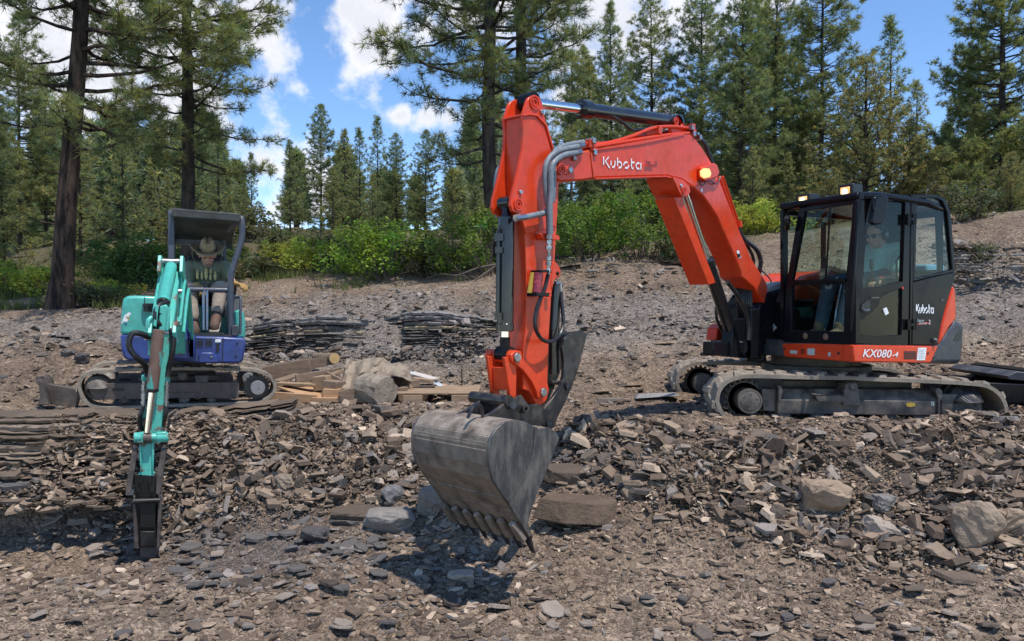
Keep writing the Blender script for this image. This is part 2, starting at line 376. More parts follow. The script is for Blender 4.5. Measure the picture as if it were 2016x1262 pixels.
# ------------------------------------------------------------------ shale rubble too fine to count
def chip_mesh(name, P, S, tilt, col, rs, thick=(.045, .19), n=5):
    """N chips of shale: irregular n-gon slabs, one per position"""
    N = len(P)
    ang = (np.arange(n)[None] + rs.uniform(-.38, .38, (N, n))) * (2 * np.pi / n)
    rad = rs.uniform(.5, 1.0, (N, n)); el = rs.uniform(.34, .9, (N, 1))
    bx = np.cos(ang) * rad; by = np.sin(ang) * rad * el
    th = rs.uniform(*thick, (N, 1))
    sh = rs.uniform(.8, 1.0, (N, 1)); ox = rs.uniform(-.15, .15, (N, 2))
    lo = np.stack([bx, by, -th * rs.uniform(.7, 1.0, (N, n))], -1)
    hi = np.stack([bx * sh + ox[:, :1], by * sh + ox[:, 1:], th * (1 + rs.uniform(-.5, .5, (N, n)) * .35)], -1)
    L = np.concatenate([lo, hi], 1) * S[:, None, None]
    yaw = rs.uniform(0, 2 * np.pi, N); ax = rs.uniform(0, 2 * np.pi, N); t = tilt
    cz, sz = np.cos(yaw), np.sin(yaw); Rz = np.zeros((N, 3, 3)); Rz[:, 0, 0] = cz; Rz[:, 0, 1] = -sz; Rz[:, 1, 0] = sz; Rz[:, 1, 1] = cz; Rz[:, 2, 2] = 1
    k = np.stack([np.cos(ax), np.sin(ax), np.zeros(N)], -1); K = np.zeros((N, 3, 3))
    K[:, 0, 2] = k[:, 1]; K[:, 1, 2] = -k[:, 0]; K[:, 2, 0] = -k[:, 1]; K[:, 2, 1] = k[:, 0]
    R = np.eye(3)[None] + np.sin(t)[:, None, None] * K + (1 - np.cos(t))[:, None, None] * (K @ K)
    R = R @ Rz
    W = np.einsum('nij,nkj->nki', R, L) + P[:, None, :]
    b = np.arange(N)[:, None] * (2 * n)
    top = b + np.arange(n, 2 * n)[None]
    i = np.arange(n); j = (i + 1) % n
    side = (b[:, :, None] + np.stack([i, j, j + n, i + n], -1)[None])       # N,n,4
    loops = np.concatenate([top, side.reshape(N, -1)], 1).ravel()
    tot = np.tile(np.array([n] + [4] * n), N); st = np.concatenate([[0], np.cumsum(tot)[:-1]])
    C = np.repeat(col, 2 * n, 0)
    return np_mesh(name, W.reshape(-1, 3), loops, st, tot, C)
PAL = np.array([[.1, .076, .06], [.155, .118, .09], [.215, .165, .125], [.3, .235, .178], [.44, .36, .28], [.148, .131, .12], [.22, .198, .182]])
def chip_cols(N, rs, w):
    c = PAL[rs.choice(len(PAL), N, p=np.array(w) / np.sum(w))]
    return c * rs.uniform(.78, 1.45, (N, 1)) * np.array([[1.03, .98, .925]])
def bank(px, py):
    """how much of a heap of coarse shards stands at this place of the pit (0..1)"""
    def blob(cx, cy, rx, ry): return np.clip(1.25 - ((px - cx) / rx) ** 2 - ((py - cy) / ry) ** 2, 0, 1)
    b = np.maximum.reduce([blob(620, 900, 280, 105), blob(520, 960, 160, 70), blob(1480, 940, 300, 95), blob(1900, 930, 330, 115), blob(1780, 1060, 330, 70), blob(1220, 870, 140, 50), blob(330, 1000, 260, 60), blob(100, 920, 160, 60)])
    return b
rs = np.random.RandomState(11)
def rubble():
    # pit, near terraces
    N0 = 380000
    y = 3.2 + 7.2 * rs.rand(N0) ** 1.25; x = rs.uniform(-1, 1, N0) * (0.9 + .86 * y)
    z = gz(x, y); px, py = proj(x, y, z)
    b = bank(px, py); g = fbm(x * 1.1, y * 1.1, 4); g2 = fbm(x * 2.7 + 5, y * 2.7, 3)
    flat = ((py < 835) & (px > 1080) & (px < 1480)) | ((py < 845) & (px < 560) & (py > 640))
    keep = rs.rand(N0) < np.where(flat, .12, np.clip(.46 + .5 * b + g * 1.1, .28, 1))
    x, y, z, px, py, b, g2 = x[keep], y[keep], z[keep], px[keep], py[keep], b[keep], g2[keep]; N = len(x)
    s = .007 + .0088 * rs.pareto(1.75, N) + .034 * b * rs.rand(N) * (rs.rand(N) < .6)
    s = np.minimum(s * np.clip(1 + g2 * 2.2, .45, 1.9), np.where(b > .35, .14, .07)) * (y / 5.5) ** .25
    tilt = np.abs(rs.normal(0, 1, N)) * (.28 + .5 * b)
    col = chip_cols(N, rs, [2, 4, 4, 2.4, .7, .8, .7])
    sl = np.clip(1.2 - ((px - 520) / 280) ** 2 - ((py - 1085) / 80) ** 2, 0, 1); m = rs.rand(N) < sl
    col[m] = chip_cols(m.sum(), rs, [1, 1, .3, 0, 0, 5, 2.5])
    z = z + s * rs.uniform(-.12, .35, N) + b * rs.uniform(0, .07, N)
    m = 5200; u = rs.rand(m); xw = rs.uniform(-6.4, -2.75, m); pxw = xw; yw = 6.72 + .62 * u + np.clip(xw + 3.6, 0, 1) * .3; zw = .17 + .74 * u + .03
    x = np.r_[x, xw]; y = np.r_[y, yw - .03]; z = np.r_[z, zw + .0 * u]; s = np.r_[s, np.minimum(.016 + .016 * rs.pareto(1.8, m), .11)]; tilt = np.r_[tilt, np.abs(rs.normal(.3, .5, m))]; col = np.r_[col, chip_cols(m, rs, [2, 4, 4, 2, .5, .3, .3])]
    N = len(x)
    me = chip_mesh('shale_rubble', np.stack([x, y, z], -1), s, np.minimum(tilt, 1.35), col, rs)
    # grey scree on the slopes behind
    m = 3200; xl = rs.uniform(-4.2, .3, m); ul = rs.rand(m) ** 1.5; yl = 11.42 + .25 * ul - .35 * (1 - ul) * rs.rand(m); zl = 1.2 + .58 * ul
    for a_, b_, yy, q0, q1, m_ in ((6.9, 8.8, 12.45, 2.4, 3.05, 900), (.6, 3.4, 11.5, 1.5, 1.85, 900), (.6, 4.2, 13.75, 2.55, 2.85, 500)):
        u_ = rs.rand(m_) ** 1.3; xl = np.r_[xl, rs.uniform(a_, b_, m_)]; yl = np.r_[yl, yy + .35 * u_ - .25 * rs.rand(m_)]; zl = np.r_[zl, q0 + (q1 - q0) * u_]; ul = np.r_[ul, u_]
    N = 90000; y2 = 9.8 + 6.0 * rs.rand(N); x2 = rs.uniform(-1, 1, N) * (.5 + .8 * y2); z2 = gz(x2, y2)
    s2 = np.minimum(.009 + .0095 * rs.pareto(1.9, N), .12) * (1 - .3 * (y2 > 13.4))
    px, py = proj(x2, y2, z2); n = fbm(x2 * .7 + 3, y2 * .7, 3)
    keep = rs.rand(N) < np.clip(.5 + n * 2.2, .12, 1) * np.where(y2 > 13.2, .45, 1)
    x2, y2, z2, s2 = x2[keep], y2[keep], z2[keep], s2[keep]; N = len(x2)
    k = fbm(xl * 1.4 + 2, xl * 0, 3) > .0; k = k | (ul < .25); xl, yl, zl = xl[k], yl[k], zl[k]; zl = np.maximum(zl, gz(xl, yl)); m = len(xl)
    x2 = np.r_[x2, xl]; y2 = np.r_[y2, yl]; z2 = np.r_[z2, zl]; s2 = np.r_[s2, np.minimum(.018 + .02 * rs.pareto(2, m), .13)]; N = len(x2)
    c2 = chip_cols(N, rs, [.5, 1, 1, .8, .25, 3, 4])
    m2 = chip_mesh('grey_scree', np.stack([x2, y2, z2 + s2 * .1], -1), s2, np.minimum(np.abs(rs.normal(0, .4, N)), 1.3), c2, rs)
    return me, m2
M_CHIP = pmat('shale', (.2, .16, .13), rough=.9, c2=None, scale=5, bump=.5, bscale=45, spec=.2, attr='col')
_a, _b = rubble()
tag(link_mesh('shale_rubble', _a, M_CHIP), 'countless brown shale chips and shards covering the pit floor and banks', 'rubble', kind='stuff')
tag(link_mesh('grey_scree', _b, M_CHIP), 'fine grey shale scree scattered over the slopes behind the excavators', 'scree', kind='stuff')

# ------------------------------------------------------------------ trees
def leafmat(name, attr='col', trans=.35):
    m = bpy.data.materials.new(name); m.use_nodes = True; nt = m.node_tree; N = nt.nodes.new; L = nt.links.new
    out = nt.nodes['Material Output']; nt.nodes.remove(nt.nodes['Principled BSDF'])
    a = N('ShaderNodeAttribute'); a.attribute_name = attr
    d = N('ShaderNodeBsdfPrincipled'); d.inputs['Roughness'].default_value = .6; d.inputs['Specular IOR Level'].default_value = .35
    L(a.outputs['Color'], d.inputs['Base Color'])
    t = N('ShaderNodeBsdfTranslucent'); g = N('ShaderNodeVectorMath'); g.operation = 'MULTIPLY'; g.inputs[1].default_value = (1.25, 1.3, .6); L(a.outputs['Color'], g.inputs[0]); L(g.outputs[0], t.inputs[0])
    mx = N('ShaderNodeMixShader'); mx.inputs[0].default_value = trans; L(d.outputs[0], mx.inputs[1]); L(t.outputs[0], mx.inputs[2]); L(mx.outputs[0], out.inputs[0])
    return m
M_NEEDLE = leafmat('needles', trans=.55); M_LEAF = leafmat('leaves', trans=.45); M_GRASS = leafmat('grass', trans=.35)
M_BARK = pmat('pine_bark', (.085, .068, .056), rough=.95, c2=(.035, .03, .027), scale=9, lo=.42, hi=.6, bump=1.0, bscale=22, spec=.1, stretch=(1, 1, .28))
M_BARKRED = pmat('red_pine_bark', (.085, .058, .044), rough=.95, c2=(.024, .019, .017), scale=10, lo=.42, hi=.6, bump=1.0, bscale=20, spec=.1, stretch=(1, 1, .25))
M_TWIG = pmat('twig_bark', (.11, .085, .065), rough=.95, c2=(.05, .04, .03), scale=8)

def tufts_mesh(name, P, D, nb, ln, wd, rs, base, var=.25, spread=.9, sizes=None, gradient=None):
    """needle tufts: nb thin blades per tuft around the twig direction D"""
    N = len(P); P = np.repeat(P, nb, 0); D = np.repeat(D, nb, 0)
    r = rs.normal(0, 1, (N * nb, 3)); r /= np.linalg.norm(r, axis=1, keepdims=True)
    d = D * .55 + r * spread; d[:, 2] += .12; d /= np.linalg.norm(d, axis=1, keepdims=True)
    l = ln * rs.uniform(.65, 1.15, (N * nb, 1)); sz = np.repeat(sizes if sizes is not None else np.ones(N), nb)[:, None]; l = l * sz
    s = np.cross(d, rs.normal(0, 1, (N * nb, 3))); s /= np.linalg.norm(s, axis=1, keepdims=True) + 1e-9
    w = wd * sz
    st = P - D * ln * .35 * rs.uniform(0, 1, (N * nb, 1))
    v = np.stack([st - s * w * .5, st + s * w * .5, st + d * l], 1).reshape(-1, 3)
    c = np.array(base)[None] * (1 + var * rs.normal(0, 1, (N, 1))).clip(.35, 1.9)
    yel = rs.rand(N, 1); c = c * (1 + (yel - .5) * np.array([[.5, .1, -.3]]))
    c = np.repeat(np.repeat(c, nb, 0), 3, 0)
    n = N * nb
    return np_mesh(name, v, np.arange(3 * n), np.arange(n) * 3, np.full(n, 3), c)

def tubes_np(name, segs, seg=5):
    """many tapered tubes: list of (path Nx3, radii N)"""
    V, Lp, off = [], [], 0
    for path, rad in segs:
        path = np.asarray(path); n = len(path)
        d = np.gradient(path, axis=0); d /= np.linalg.norm(d, axis=1, keepdims=True) + 1e-9
        ref = np.array([0, 0, 1.]) if abs(d[0, 2]) < .8 else np.array([1., 0, 0])
        s = np.cross(d, ref); s /= np.linalg.norm(s, axis=1, keepdims=True) + 1e-9; u = np.cross(s, d)
        k = seg if rad[0] < .06 else (8 if rad[0] < .1 else 14)
        a = np.arange(k) * 2 * np.pi / k
        v = path[:, None] + (s[:, None] * np.cos(a)[None, :, None] + u[:, None] * np.sin(a)[None, :, None]) * np.asarray(rad)[:, None, None]
        V.append(v.reshape(-1, 3))
        i = (np.arange(n - 1)[:, None] * k + np.arange(k)[None]); j = np.arange(n - 1)[:, None] * k + (np.arange(k)[None] + 1) % k
        Lp.append((np.stack([i, j, j + k, i + k], -1).reshape(-1, 4) + off)); off += n * k
    V = np.concatenate(V); Lp = np.concatenate(Lp)
    return np_mesh(name, V, Lp.ravel(), np.arange(len(Lp)) * 4, np.full(len(Lp), 4), smooth=True)

def pine(seed, H, r0, cb, L0, shape='mature', dens=1.0, base=(.05, .062, .022), ln=.17, wd=.012, nb=12, lean=(0, 0), gap=.5, dead=4, droop=.25, rise=.35, bare_top=False, clumps=1.0):
    """returns (trunk mesh, crown mesh) at the origin. cb: height where the green begins"""
    rs = np.random.RandomState(seed); R = random.Random(seed)
    n = 22; hz = np.linspace(0, 1, n)
    wob = np.cumsum(rs.normal(0, .012, (n, 2)), 0) * H * .10
    tp = np.stack([wob[:, 0] + lean[0] * hz * H, wob[:, 1] + lean[1] * hz * H, hz * H], 1)
    tr = r0 * ((1 - hz) ** .8 * .93 + .03) * (1 + .45 * np.exp(-hz * H / .35)); tr = np.maximum(tr, .012)
    segs = [(tp, tr)]; P, D, SZ = [], [], []
    def at(h): return np.array([np.interp(h / H, hz, tp[:, k]) for k in range(3)]), np.interp(h / H, hz, tr)
    h = cb * .55; ang = R.uniform(0, 6.28)
    while h < H - .12:
        t = (h - cb) / (H - cb)
        is_dead = t < 0
        if is_dead and R.random() > .22 * dead: h += .35; continue
        if shape == 'mature': Lb = L0 * (min(1, .55 + max(t, 0) * 1.5)) * (1 - max(t, 0) ** 2.2) ** .8
        elif shape == 'cone': Lb = L0 * (1 - max(t, 0)) ** .85 * min(1, .6 + max(t, 0) * 3)
        else: Lb = L0 * (1 - max(t, 0) ** 1.6) ** .9
        Lb = max(Lb * R.uniform(.5, 1.12), .14)
        if is_dead: Lb *= R.uniform(.3, .75)
        ang += 2.4 + R.uniform(-.5, .5)
        p0, rt = at(h); dirh = np.array([math.cos(ang), math.sin(ang), 0])
        m = max(5, int(Lb / .28)); s = np.linspace(0, 1, m)
        pitch = (-droop + .55 * max(t, 0) + R.uniform(-.34, .3)) 
        zc = Lb * (pitch * s + rise * s ** 2.2)
        side = np.cross(dirh, [0, 0, 1.]); bend = np.cumsum(rs.normal(0, .05, m)) * Lb * .22
        bp = p0[None] + dirh[None] * (Lb * s)[:, None] + side[None] * bend[:, None]; bp[:, 2] += zc + rs.normal(0, .012, m) * Lb
        br = np.maximum(min(rt * .42, .014 + .013 * Lb) * (1 - s) ** .8, .005)
        segs.append((bp, br))
        # side twigs
        k = int(max(2, Lb * 4.2 * dens)) if not is_dead else int(Lb * 2)
        for q in range(k):
            u = R.uniform(.22 if Lb > 1 else .05, 1.0) ** .8
            b0 = np.array([np.interp(u, s, bp[:, a]) for a in range(3)])
            tw = Lb * R.uniform(.14, .34) * (1.1 - u * .45) + .08; sg = 1 if q % 2 else -1
            d = dirh * R.uniform(.35, 1) + side * sg * R.uniform(.25, 1.0) + np.array([0, 0, R.uniform(-.45, .6)]); d /= np.linalg.norm(d)
            e = b0 + d * tw + np.array([0, 0, .12 * tw]); mid = (b0 + e) / 2 - np.array([0, 0, .05 * tw])
            if tw > .16 and (Lb > .8): segs.append((np.stack([b0, mid, e]), np.array([.008, .006, .004]) * (1 + Lb * .12)))
            if is_dead: continue
            c = max(2, int(tw / .085 * clumps))
            for j in range(c):
                f = (j + R.uniform(.2, 1)) / c
                if f < .25: continue
                P.append(b0 + (e - b0) * f + rs.normal(0, .055, 3)); D.append(d + rs.normal(0, .25, 3)); SZ.append(R.uniform(.75, 1.15))
        if not is_dead:
            for j in range(int(3 * clumps)): P.append(bp[-1] + rs.normal(0, .06, 3)); D.append(dirh + np.array([0, 0, .4])); SZ.append(1.1)
        h += R.uniform(.4, 1.6) * gap * (.55 + .5 * (1 - max(t, 0))) * (.36 if not is_dead else 1)
    for j in range(10):
        P.append(tp[-1] - np.array([0, 0, j * .06]) + rs.normal(0, .03, 3)); D.append(np.array([0, 0, 1.]) + rs.normal(0, .3, 3)); SZ.append(.9)
    P = np.array(P); D = np.array(D); D /= np.linalg.norm(D, axis=1, keepdims=True)
    crown = tufts_mesh('crown', P, D, nb, ln, wd, rs, base, sizes=np.array(SZ))
    return tubes_np('trunk', segs), crown
_tree_cache = {}
def place_tree(key, px, py, Y, label, group, name='pine_tree', cat='pine tree', rot=0.0, scale=1.0, bark=None, sink=.1):
    p = U(px, py, Y); z = gzf(p.x, p.y) - sink
    e = empty(name, (p.x, p.y, z), label, cat, group); e.rotation_euler = (0, 0, rot); e.scale = (scale,) * 3
    tm, cm = _tree_cache[key]
    link_mesh('trunk', tm, bark or M_BARK, e); link_mesh('crown', cm, M_NEEDLE, e)
    return e
G1 = (.245, .265, .135); G2 = (.25, .285, .165); G3 = (.32, .315, .17); G4 = (.185, .215, .12)
def mk(key, *a, **k): _tree_cache[key] = pine(*a, **k)
mk('big_left', 21, 13.5, .2, 3.0, 3.4, dens=1.35, gap=.36, lean=(.075, 0), nb=18, ln=.18, wd=.0105, droop=.22, base=G1, clumps=1.75)
mk('big_left2', 5, 13.0, .17, 2.6, 2.5, shape='mature', dens=1.5, gap=.25, lean=(.02, 0), nb=18, ln=.18, wd=.0105, base=G1, clumps=1.75)
mk('big_mid', 8, 14.5, .17, 2.2, 3.0, dens=1.35, gap=.28, lean=(-.012, 0), nb=18, ln=.18, wd=.0105, base=G1, clumps=1.75)
mk('big_mid2', 13, 15.5, .18, 3.5, 2.9, dens=1.3, gap=.32, lean=(.01, 0), nb=18, ln=.18, wd=.0105, base=G4, clumps=1.75)
mk('tallA', 31, 14, .14, .8, 2.4, shape='mature', dens=1.3, gap=.2, nb=13, ln=.2, wd=.018, base=G2, droop=.15, clumps=1.55)
mk('tallB', 32, 15, .15, 1.2, 2.6, shape='mature', dens=1.3, gap=.24, nb=13, ln=.2, wd=.018, base=G1, clumps=1.55)
mk('tallC', 33, 14, .14, .7, 2.8, shape='cone', dens=1.35, gap=.2, nb=13, ln=.2, wd=.018, base=G2, droop=.1, clumps=1.55)
mk('thin', 34, 9.5, .09, 1.2, 1.35, shape='col', dens=1.4, gap=.25, nb=9, ln=.22, wd=.026, base=G2)
mk('coneA', 35, 9, .1, .5, 2.1, shape='cone', dens=1.3, gap=.28, nb=10, ln=.22, wd=.026, base=G2)
mk('coneB', 36, 8.5, .1, .3, 2.2, shape='cone', dens=1.3, gap=.28, nb=10, ln=.2, wd=.026, base=G3)
mk('juniper', 37, 5.4, .12, .1, 2.0, shape='col', dens=2.4, gap=.2, nb=11, ln=.13, wd=.024, base=(.31, .285, .155), droop=-.1, rise=.5, clumps=1.3)
mk('fir', 38, 13.5, .2, .5, 3.5, shape='col', dens=1.5, gap=.24, nb=10, ln=.23, wd=.028, base=(.255, .275, .14), droop=.3, clumps=1.55)
mk('snag', 39, 9.5, .09, 7.0, 1.0, shape='col', dens=.8, gap=.5, nb=8, ln=.18, wd=.02, base=G2, dead=4)
def Ysc(key, px, py, Y, top, *a, **k):                # scale a tree so that it reaches a given height
    z0 = gzf(U(px, py, Y).x, Y); zt = U(px, top, Y).z
    H = {'tallA': 14, 'tallB': 15, 'tallC': 14, 'thin': 9.5, 'coneA': 9, 'coneB': 8.5, 'juniper': 5.4, 'fir': 13.5, 'snag': 9.5}[key]
    return place_tree(key, px, py, Y, *a, scale=(zt - z0 + .1) / H, **k)
place_tree('big_left', 118, 610, 14, 'tall leaning ponderosa with thick dark red-brown trunk at left, nearest the teal excavator', 'large pines', bark=M_BARKRED)
place_tree('big_left2', 366, 520, 17, 'tall dark pine rising straight behind the black canopy of the teal excavator', 'large pines', rot=1.0)
place_tree('big_mid', 966, 530, 16, 'large pine with long drooping limbs just left of the orange stick top', 'large pines', rot=2.2)
place_tree('big_mid2', 1018, 520, 18.5, 'dark-trunked pine directly behind the top of the orange stick, bare trunk showing high up', 'large pines', rot=.6)
GT = 'pines standing on the rise behind the quarry'
LT = [('tallC', -60, 560, 19, -60, 'dense pine farthest out at the left', 0), ('tallB', 40, 560, 24, 20, 'grey-green pine behind the thick leaning trunk, on its left', 1.1),
      ('coneA', 245, 550, 21, 240, 'small pointed pine between the two tall left pines', .4), ('coneB', 300, 540, 27, 330, 'low pale pine seen left of the black canopy', 2),
      ('thin', 497, 500, 30, 300, 'thin lone pine in front of the white cloud right of the canopy', .7), ('coneA', 430, 520, 26, 235, 'pine half hidden behind the tall pine over the canopy', 3.1),
      ('coneA', 572, 480, 30, 275, 'leftmost pine of the row right of the cloud gap', 1.7), ('tallA', 632, 490, 28, 205, 'tallest pointed pine in the middle distance row above the green bushes', 2.1),
      ('coneB', 682, 490, 31, 255, 'soft pale pine right of the tallest pointed one', .2), ('coneA', 708, 490, 29, 252, 'narrow pointed pine above the big green bush', 2.7),
      ('thin', 745, 490, 30, 228, 'slim pine with visible bare trunk left of the drooping limbs', 1.2), ('tallA', 780, 490, 27, 262, 'pine behind the big bright green bush', 4.0),
      ('tallB', 838, 490, 25, 255, 'dense dark pine under the drooping limbs of the large middle pine', .9), ('coneB', 890, 490, 24, 330, 'bushy olive pine left of the large middle trunk', 5),
      ('coneA', 935, 490, 28, 300, 'pine just left of the orange stick, behind the large trunk', 2.5), ('snag', 1125, 500, 20, 100, 'almost bare thin pine right of the orange stick top', 0),
      ('tallC', 1205, 470, 24, 5, 'dense pointed pine above the white lettering of the boom', .3), ('tallB', 1285, 470, 28, -30, 'tall pine behind the boom cylinder, top out of view', 2.9),
      ('coneB', 1160, 480, 26, 120, 'pale soft pine between the bare thin pine and the pointed pine', 1.4), ('tallA', 1378, 460, 27, -60, 'slender open pine above the bend of the boom', 1.8),
      ('tallC', 1455, 450, 23, -110, 'broad green pine right of the boom bend', 3.3), ('tallB', 1525, 450, 26, -90, 'tall pine with open limbs left of the cab lamps', .5),
      ('coneA', 1420, 460, 25, 180, 'middle sized pine behind the boom work lamp', 2.2), ('tallB', 1612, 440, 24, -130, 'tall straight-trunked pine directly above the cab lamps', 4.4),
      ('coneA', 1570, 450, 28, 90, 'pointed pine between two tall trunks left of the cab', 1.0), ('coneA', 1748, 430, 28, 32, 'pointed dark pine standing alone against blue sky above the cab', 2.6),
      ('coneB', 1800, 430, 26, 160, 'pale pine right of the pine that stands alone against blue sky', 1.9), ('coneB', 1870, 430, 25, 215, 'olive pine left of the big right edge tree', .8),
      ('fir', 1975, 440, 19, -160, 'massive dense tree filling the right edge', 2.0), ('tallC', 2090, 430, 22, -100, 'dark pine farthest out at the right', 1.0),
      ('fir', 1925, 430, 24, 60, 'dark tree behind the massive right edge tree', 4.0), ('coneB', 1340, 470, 22, 270, 'bushy low pine framed under the orange boom', 3.6), ('coneA', 1105, 490, 24, 300, 'dark pine seen between stick and boom cylinder', .1), ('coneB', 1230, 480, 21, 330, 'dark low pine framed by the boom arch, left side', 5.2)]
for key, px, py, Y, top, lab, rot in LT:
    Ysc(key, px, py, Y, top, lab, GT, rot=rot)
LT2 = [('coneB', 160, 560, 22, 215, 'olive pine right behind the thick leaning trunk', 2.2), ('coneB', 10, 570, 20, 210, 'soft olive pine at the left edge behind yellowish bushes', .9), ('coneA', 90, 560, 25, 130, 'grey-green pine behind the lower limbs of the leaning pine', 3.7), ('coneB', 330, 540, 22, 345, 'low bushy pine just left of the black canopy', 4.5), ('coneB', 455, 530, 21, 385, 'low pine right behind the black canopy', .5), ('coneA', 400, 520, 30, 200, 'far pine seen through the limbs of the tall pine over the canopy', 5.5)]
LT2 += [('coneB', 735, 490, 23, 345, 'low soft pine above the big green bush', 1.0), ('coneB', 655, 490, 25, 330, 'low soft pine between the pointed pines', 2.8), ('coneB', 1000, 490, 20, 330, 'bushy pine hidden behind the orange stick', .6), ('coneB', 1050, 490, 22, 240, 'dark bushy pine behind the stick top', 4.1), ('coneB', 1480, 450, 20, 290, 'bushy olive pine above the yellow-green bush right of the boom', 2.4), ('coneB', 1550, 450, 20.5, 300, 'bushy olive pine behind the left cab lamp', 3.9), ('fir', 1500, 450, 31, -20, 'dark tree far behind the boom lamp', 3.2), ('fir', 1150, 470, 31, 90, 'dark tree far behind the arm cylinder', 4.4)]
LT += LT2
for key, px, py, Y, top, lab, rot in LT2:
    Ysc(key, px, py, Y, top, lab, GT, rot=rot)
JT = [(1700, 470, 19.5, 118, 'broad olive juniper with brownish crown above the cab roof', 0), (1790, 450, 20, 235, 'rounded olive juniper behind the cab rear window', 1.7), (1850, 450, 18.5, 330, 'small olive juniper just right of the cab roof', 3), (1640, 470, 18.5, 330, 'low juniper left of the cab roof lamps', 4.2), (1990, 440, 16.5, 300, 'pale olive juniper at the lower right edge of the wood', 2.2)]
for px, py, Y, top, lab, rot in JT:
    Ysc('juniper', px, py, Y, top, lab, 'junipers on the right bank', name='juniper_tree', cat='juniper', rot=rot)
# the far wood that reads as one mass
def far_wood():
    rs = np.random.RandomState(77); P, D, S = [], [], []; segs = []
    for i in range(170):
        px = rs.uniform(-350, 2350) if i % 3 else rs.uniform(-300, 470); Y = rs.uniform(32, 56)
        if 470 < px < 575: continue
        p = U(px, 480, Y); z = gzf(p.x, Y); top = U(px, rs.uniform(150, 330) + (90 if px > 1000 else 0) + (110 if 560 < px < 900 else (60 if px < 470 else 0)), Y).z; H = max(top - z, 3)
        segs.append((np.array([[p.x, Y, z], [p.x + .1, Y, z + H * .5], [p.x, Y, z + H]]), np.array([.16, .1, .02])))
        m = int(140 + 40 * H); t = rs.uniform(.1, 1, m) ** .8
        r = (1 - t) ** .8 * H * .19 * np.sqrt(rs.rand(m)) + .15; a = rs.uniform(0, 6.28, m)
        P.append(np.stack([p.x + r * np.cos(a), Y + r * np.sin(a), z + t * H - r * .15], 1)); D.append(np.stack([np.cos(a), np.sin(a), .3 + 0 * a], 1)); S.append(rs.uniform(.8, 1.5, m))
    P = np.concatenate(P); D = np.concatenate(D); D /= np.linalg.norm(D, axis=1, keepdims=True)
    cm = tufts_mesh('far_wood', P, D, 9, .42, .07, rs, (.26, .285, .19), sizes=np.concatenate(S))
    e = link_mesh('far_wood', cm, M_NEEDLE); tag(e, 'far off pine wood closing the view behind the standing pines', 'wood', kind='stuff')
    tag(link_mesh('far_trunks', tubes_np('far_trunks', segs), M_BARK), 'far off pine trunks in the wood closing the view', 'wood', kind='stuff')
far_wood()

# ------------------------------------------------------------------ shrubs and grass
def shrub(seed, w, h, n, leaf, base, var=.3, stems=9, hollow=.35, dep=None):
    rs = np.random.RandomState(seed); dep = dep or w
    nc = int(26 + w * 14); C = np.stack([rs.normal(0, .33, nc) * w, rs.normal(0, .30, nc) * dep, rs.uniform(.12, 1.0, nc) ** .85 * h], 1)
    C[:, :2] *= (1 - .5 * (C[:, 2:3] / h - .35).clip(0)); rr = rs.uniform(.06, .19, nc) * min(w, 1.9)
    k = rs.randint(0, nc, n); q = rs.normal(0, 1, (n, 3)); q /= np.linalg.norm(q, axis=1, keepdims=True)
    P = C[k] + q * (rr[k] * rs.uniform(.35, 1.1, n) ** .6)[:, None]; P[:, 2] = np.maximum(P[:, 2], .03)
    d = rs.normal(0, 1, (n, 3)); d[:, 2] = np.abs(d[:, 2]) * .5; d /= np.linalg.norm(d, axis=1, keepdims=True)
    s = np.cross(d, rs.normal(0, 1, (n, 3))); s /= np.linalg.norm(s, axis=1, keepdims=True)
    l = leaf * rs.uniform(.6, 1.3, (n, 1)); nn = np.cross(d, s)
    v = np.stack([P, P + d * l * .45 + s * l * .3 + nn * l * .06, P + d * l, P + d * l * .5 - s * l * .3 + nn * l * .06], 1).reshape(-1, 3)
    cc = np.array(base)[None] * ((1 + rs.normal(0, .22, (nc, 1))) * (1 + rs.normal(0, .1, (nc, 3)) * np.array([[1.4, .3, .3]])))[k].clip(.45, 1.7) * (1 + var * rs.normal(0, .6, (n, 1))).clip(.4, 1.7)
    f = np_mesh('foliage', v, np.arange(4 * n), np.arange(n) * 4, np.full(n, 4), np.repeat(cc, 4, 0))
    segs = []
    for i in range(stems):
        t = C[rs.randint(nc)]; b = np.array([t[0] * .25, t[1] * .25, -.1]); m = (b + t) / 2 + rs.normal(0, .05, 3); segs.append((np.stack([b, m, t]), np.array([.016, .012, .005])))
    return f, tubes_np('stem', segs)
_sh = {}
LG = (.24, .33, .055); YG = (.34, .37, .07); DG = (.085, .15, .038); SG = (.15, .155, .09)
_sh['oak'] = shrub(1, 2.0, 1.3, 4600, .075, LG, stems=22); _sh['oak2'] = shrub(2, 1.5, .95, 3000, .075, YG, stems=16); _sh['leafy'] = shrub(3, 2.1, 1.45, 4200, .085, (.14, .22, .045), stems=22); _sh['sage'] = shrub(4, .9, .5, 2600, .06, SG); _sh['dark'] = shrub(5, 1.8, 1.2, 4600, .08, (.11, .16, .05), stems=18)
def place_shrub(key, px, py, Y, label, w=1.0, h=1.0, rot=0., group='bushes along the foot of the wood', name='shrub', cat='bush'):
    p = U(px, py, Y); e = empty(name, (p.x, p.y, gzf(p.x, p.y) - .03), label, cat, group); e.rotation_euler = (0, 0, rot); e.scale = (w, w, h * (.84 if Y < 18 else 1))
    f, s = _sh[key]; link_mesh('foliage', f, M_LEAF, e); link_mesh('stem', s, M_TWIG, e)
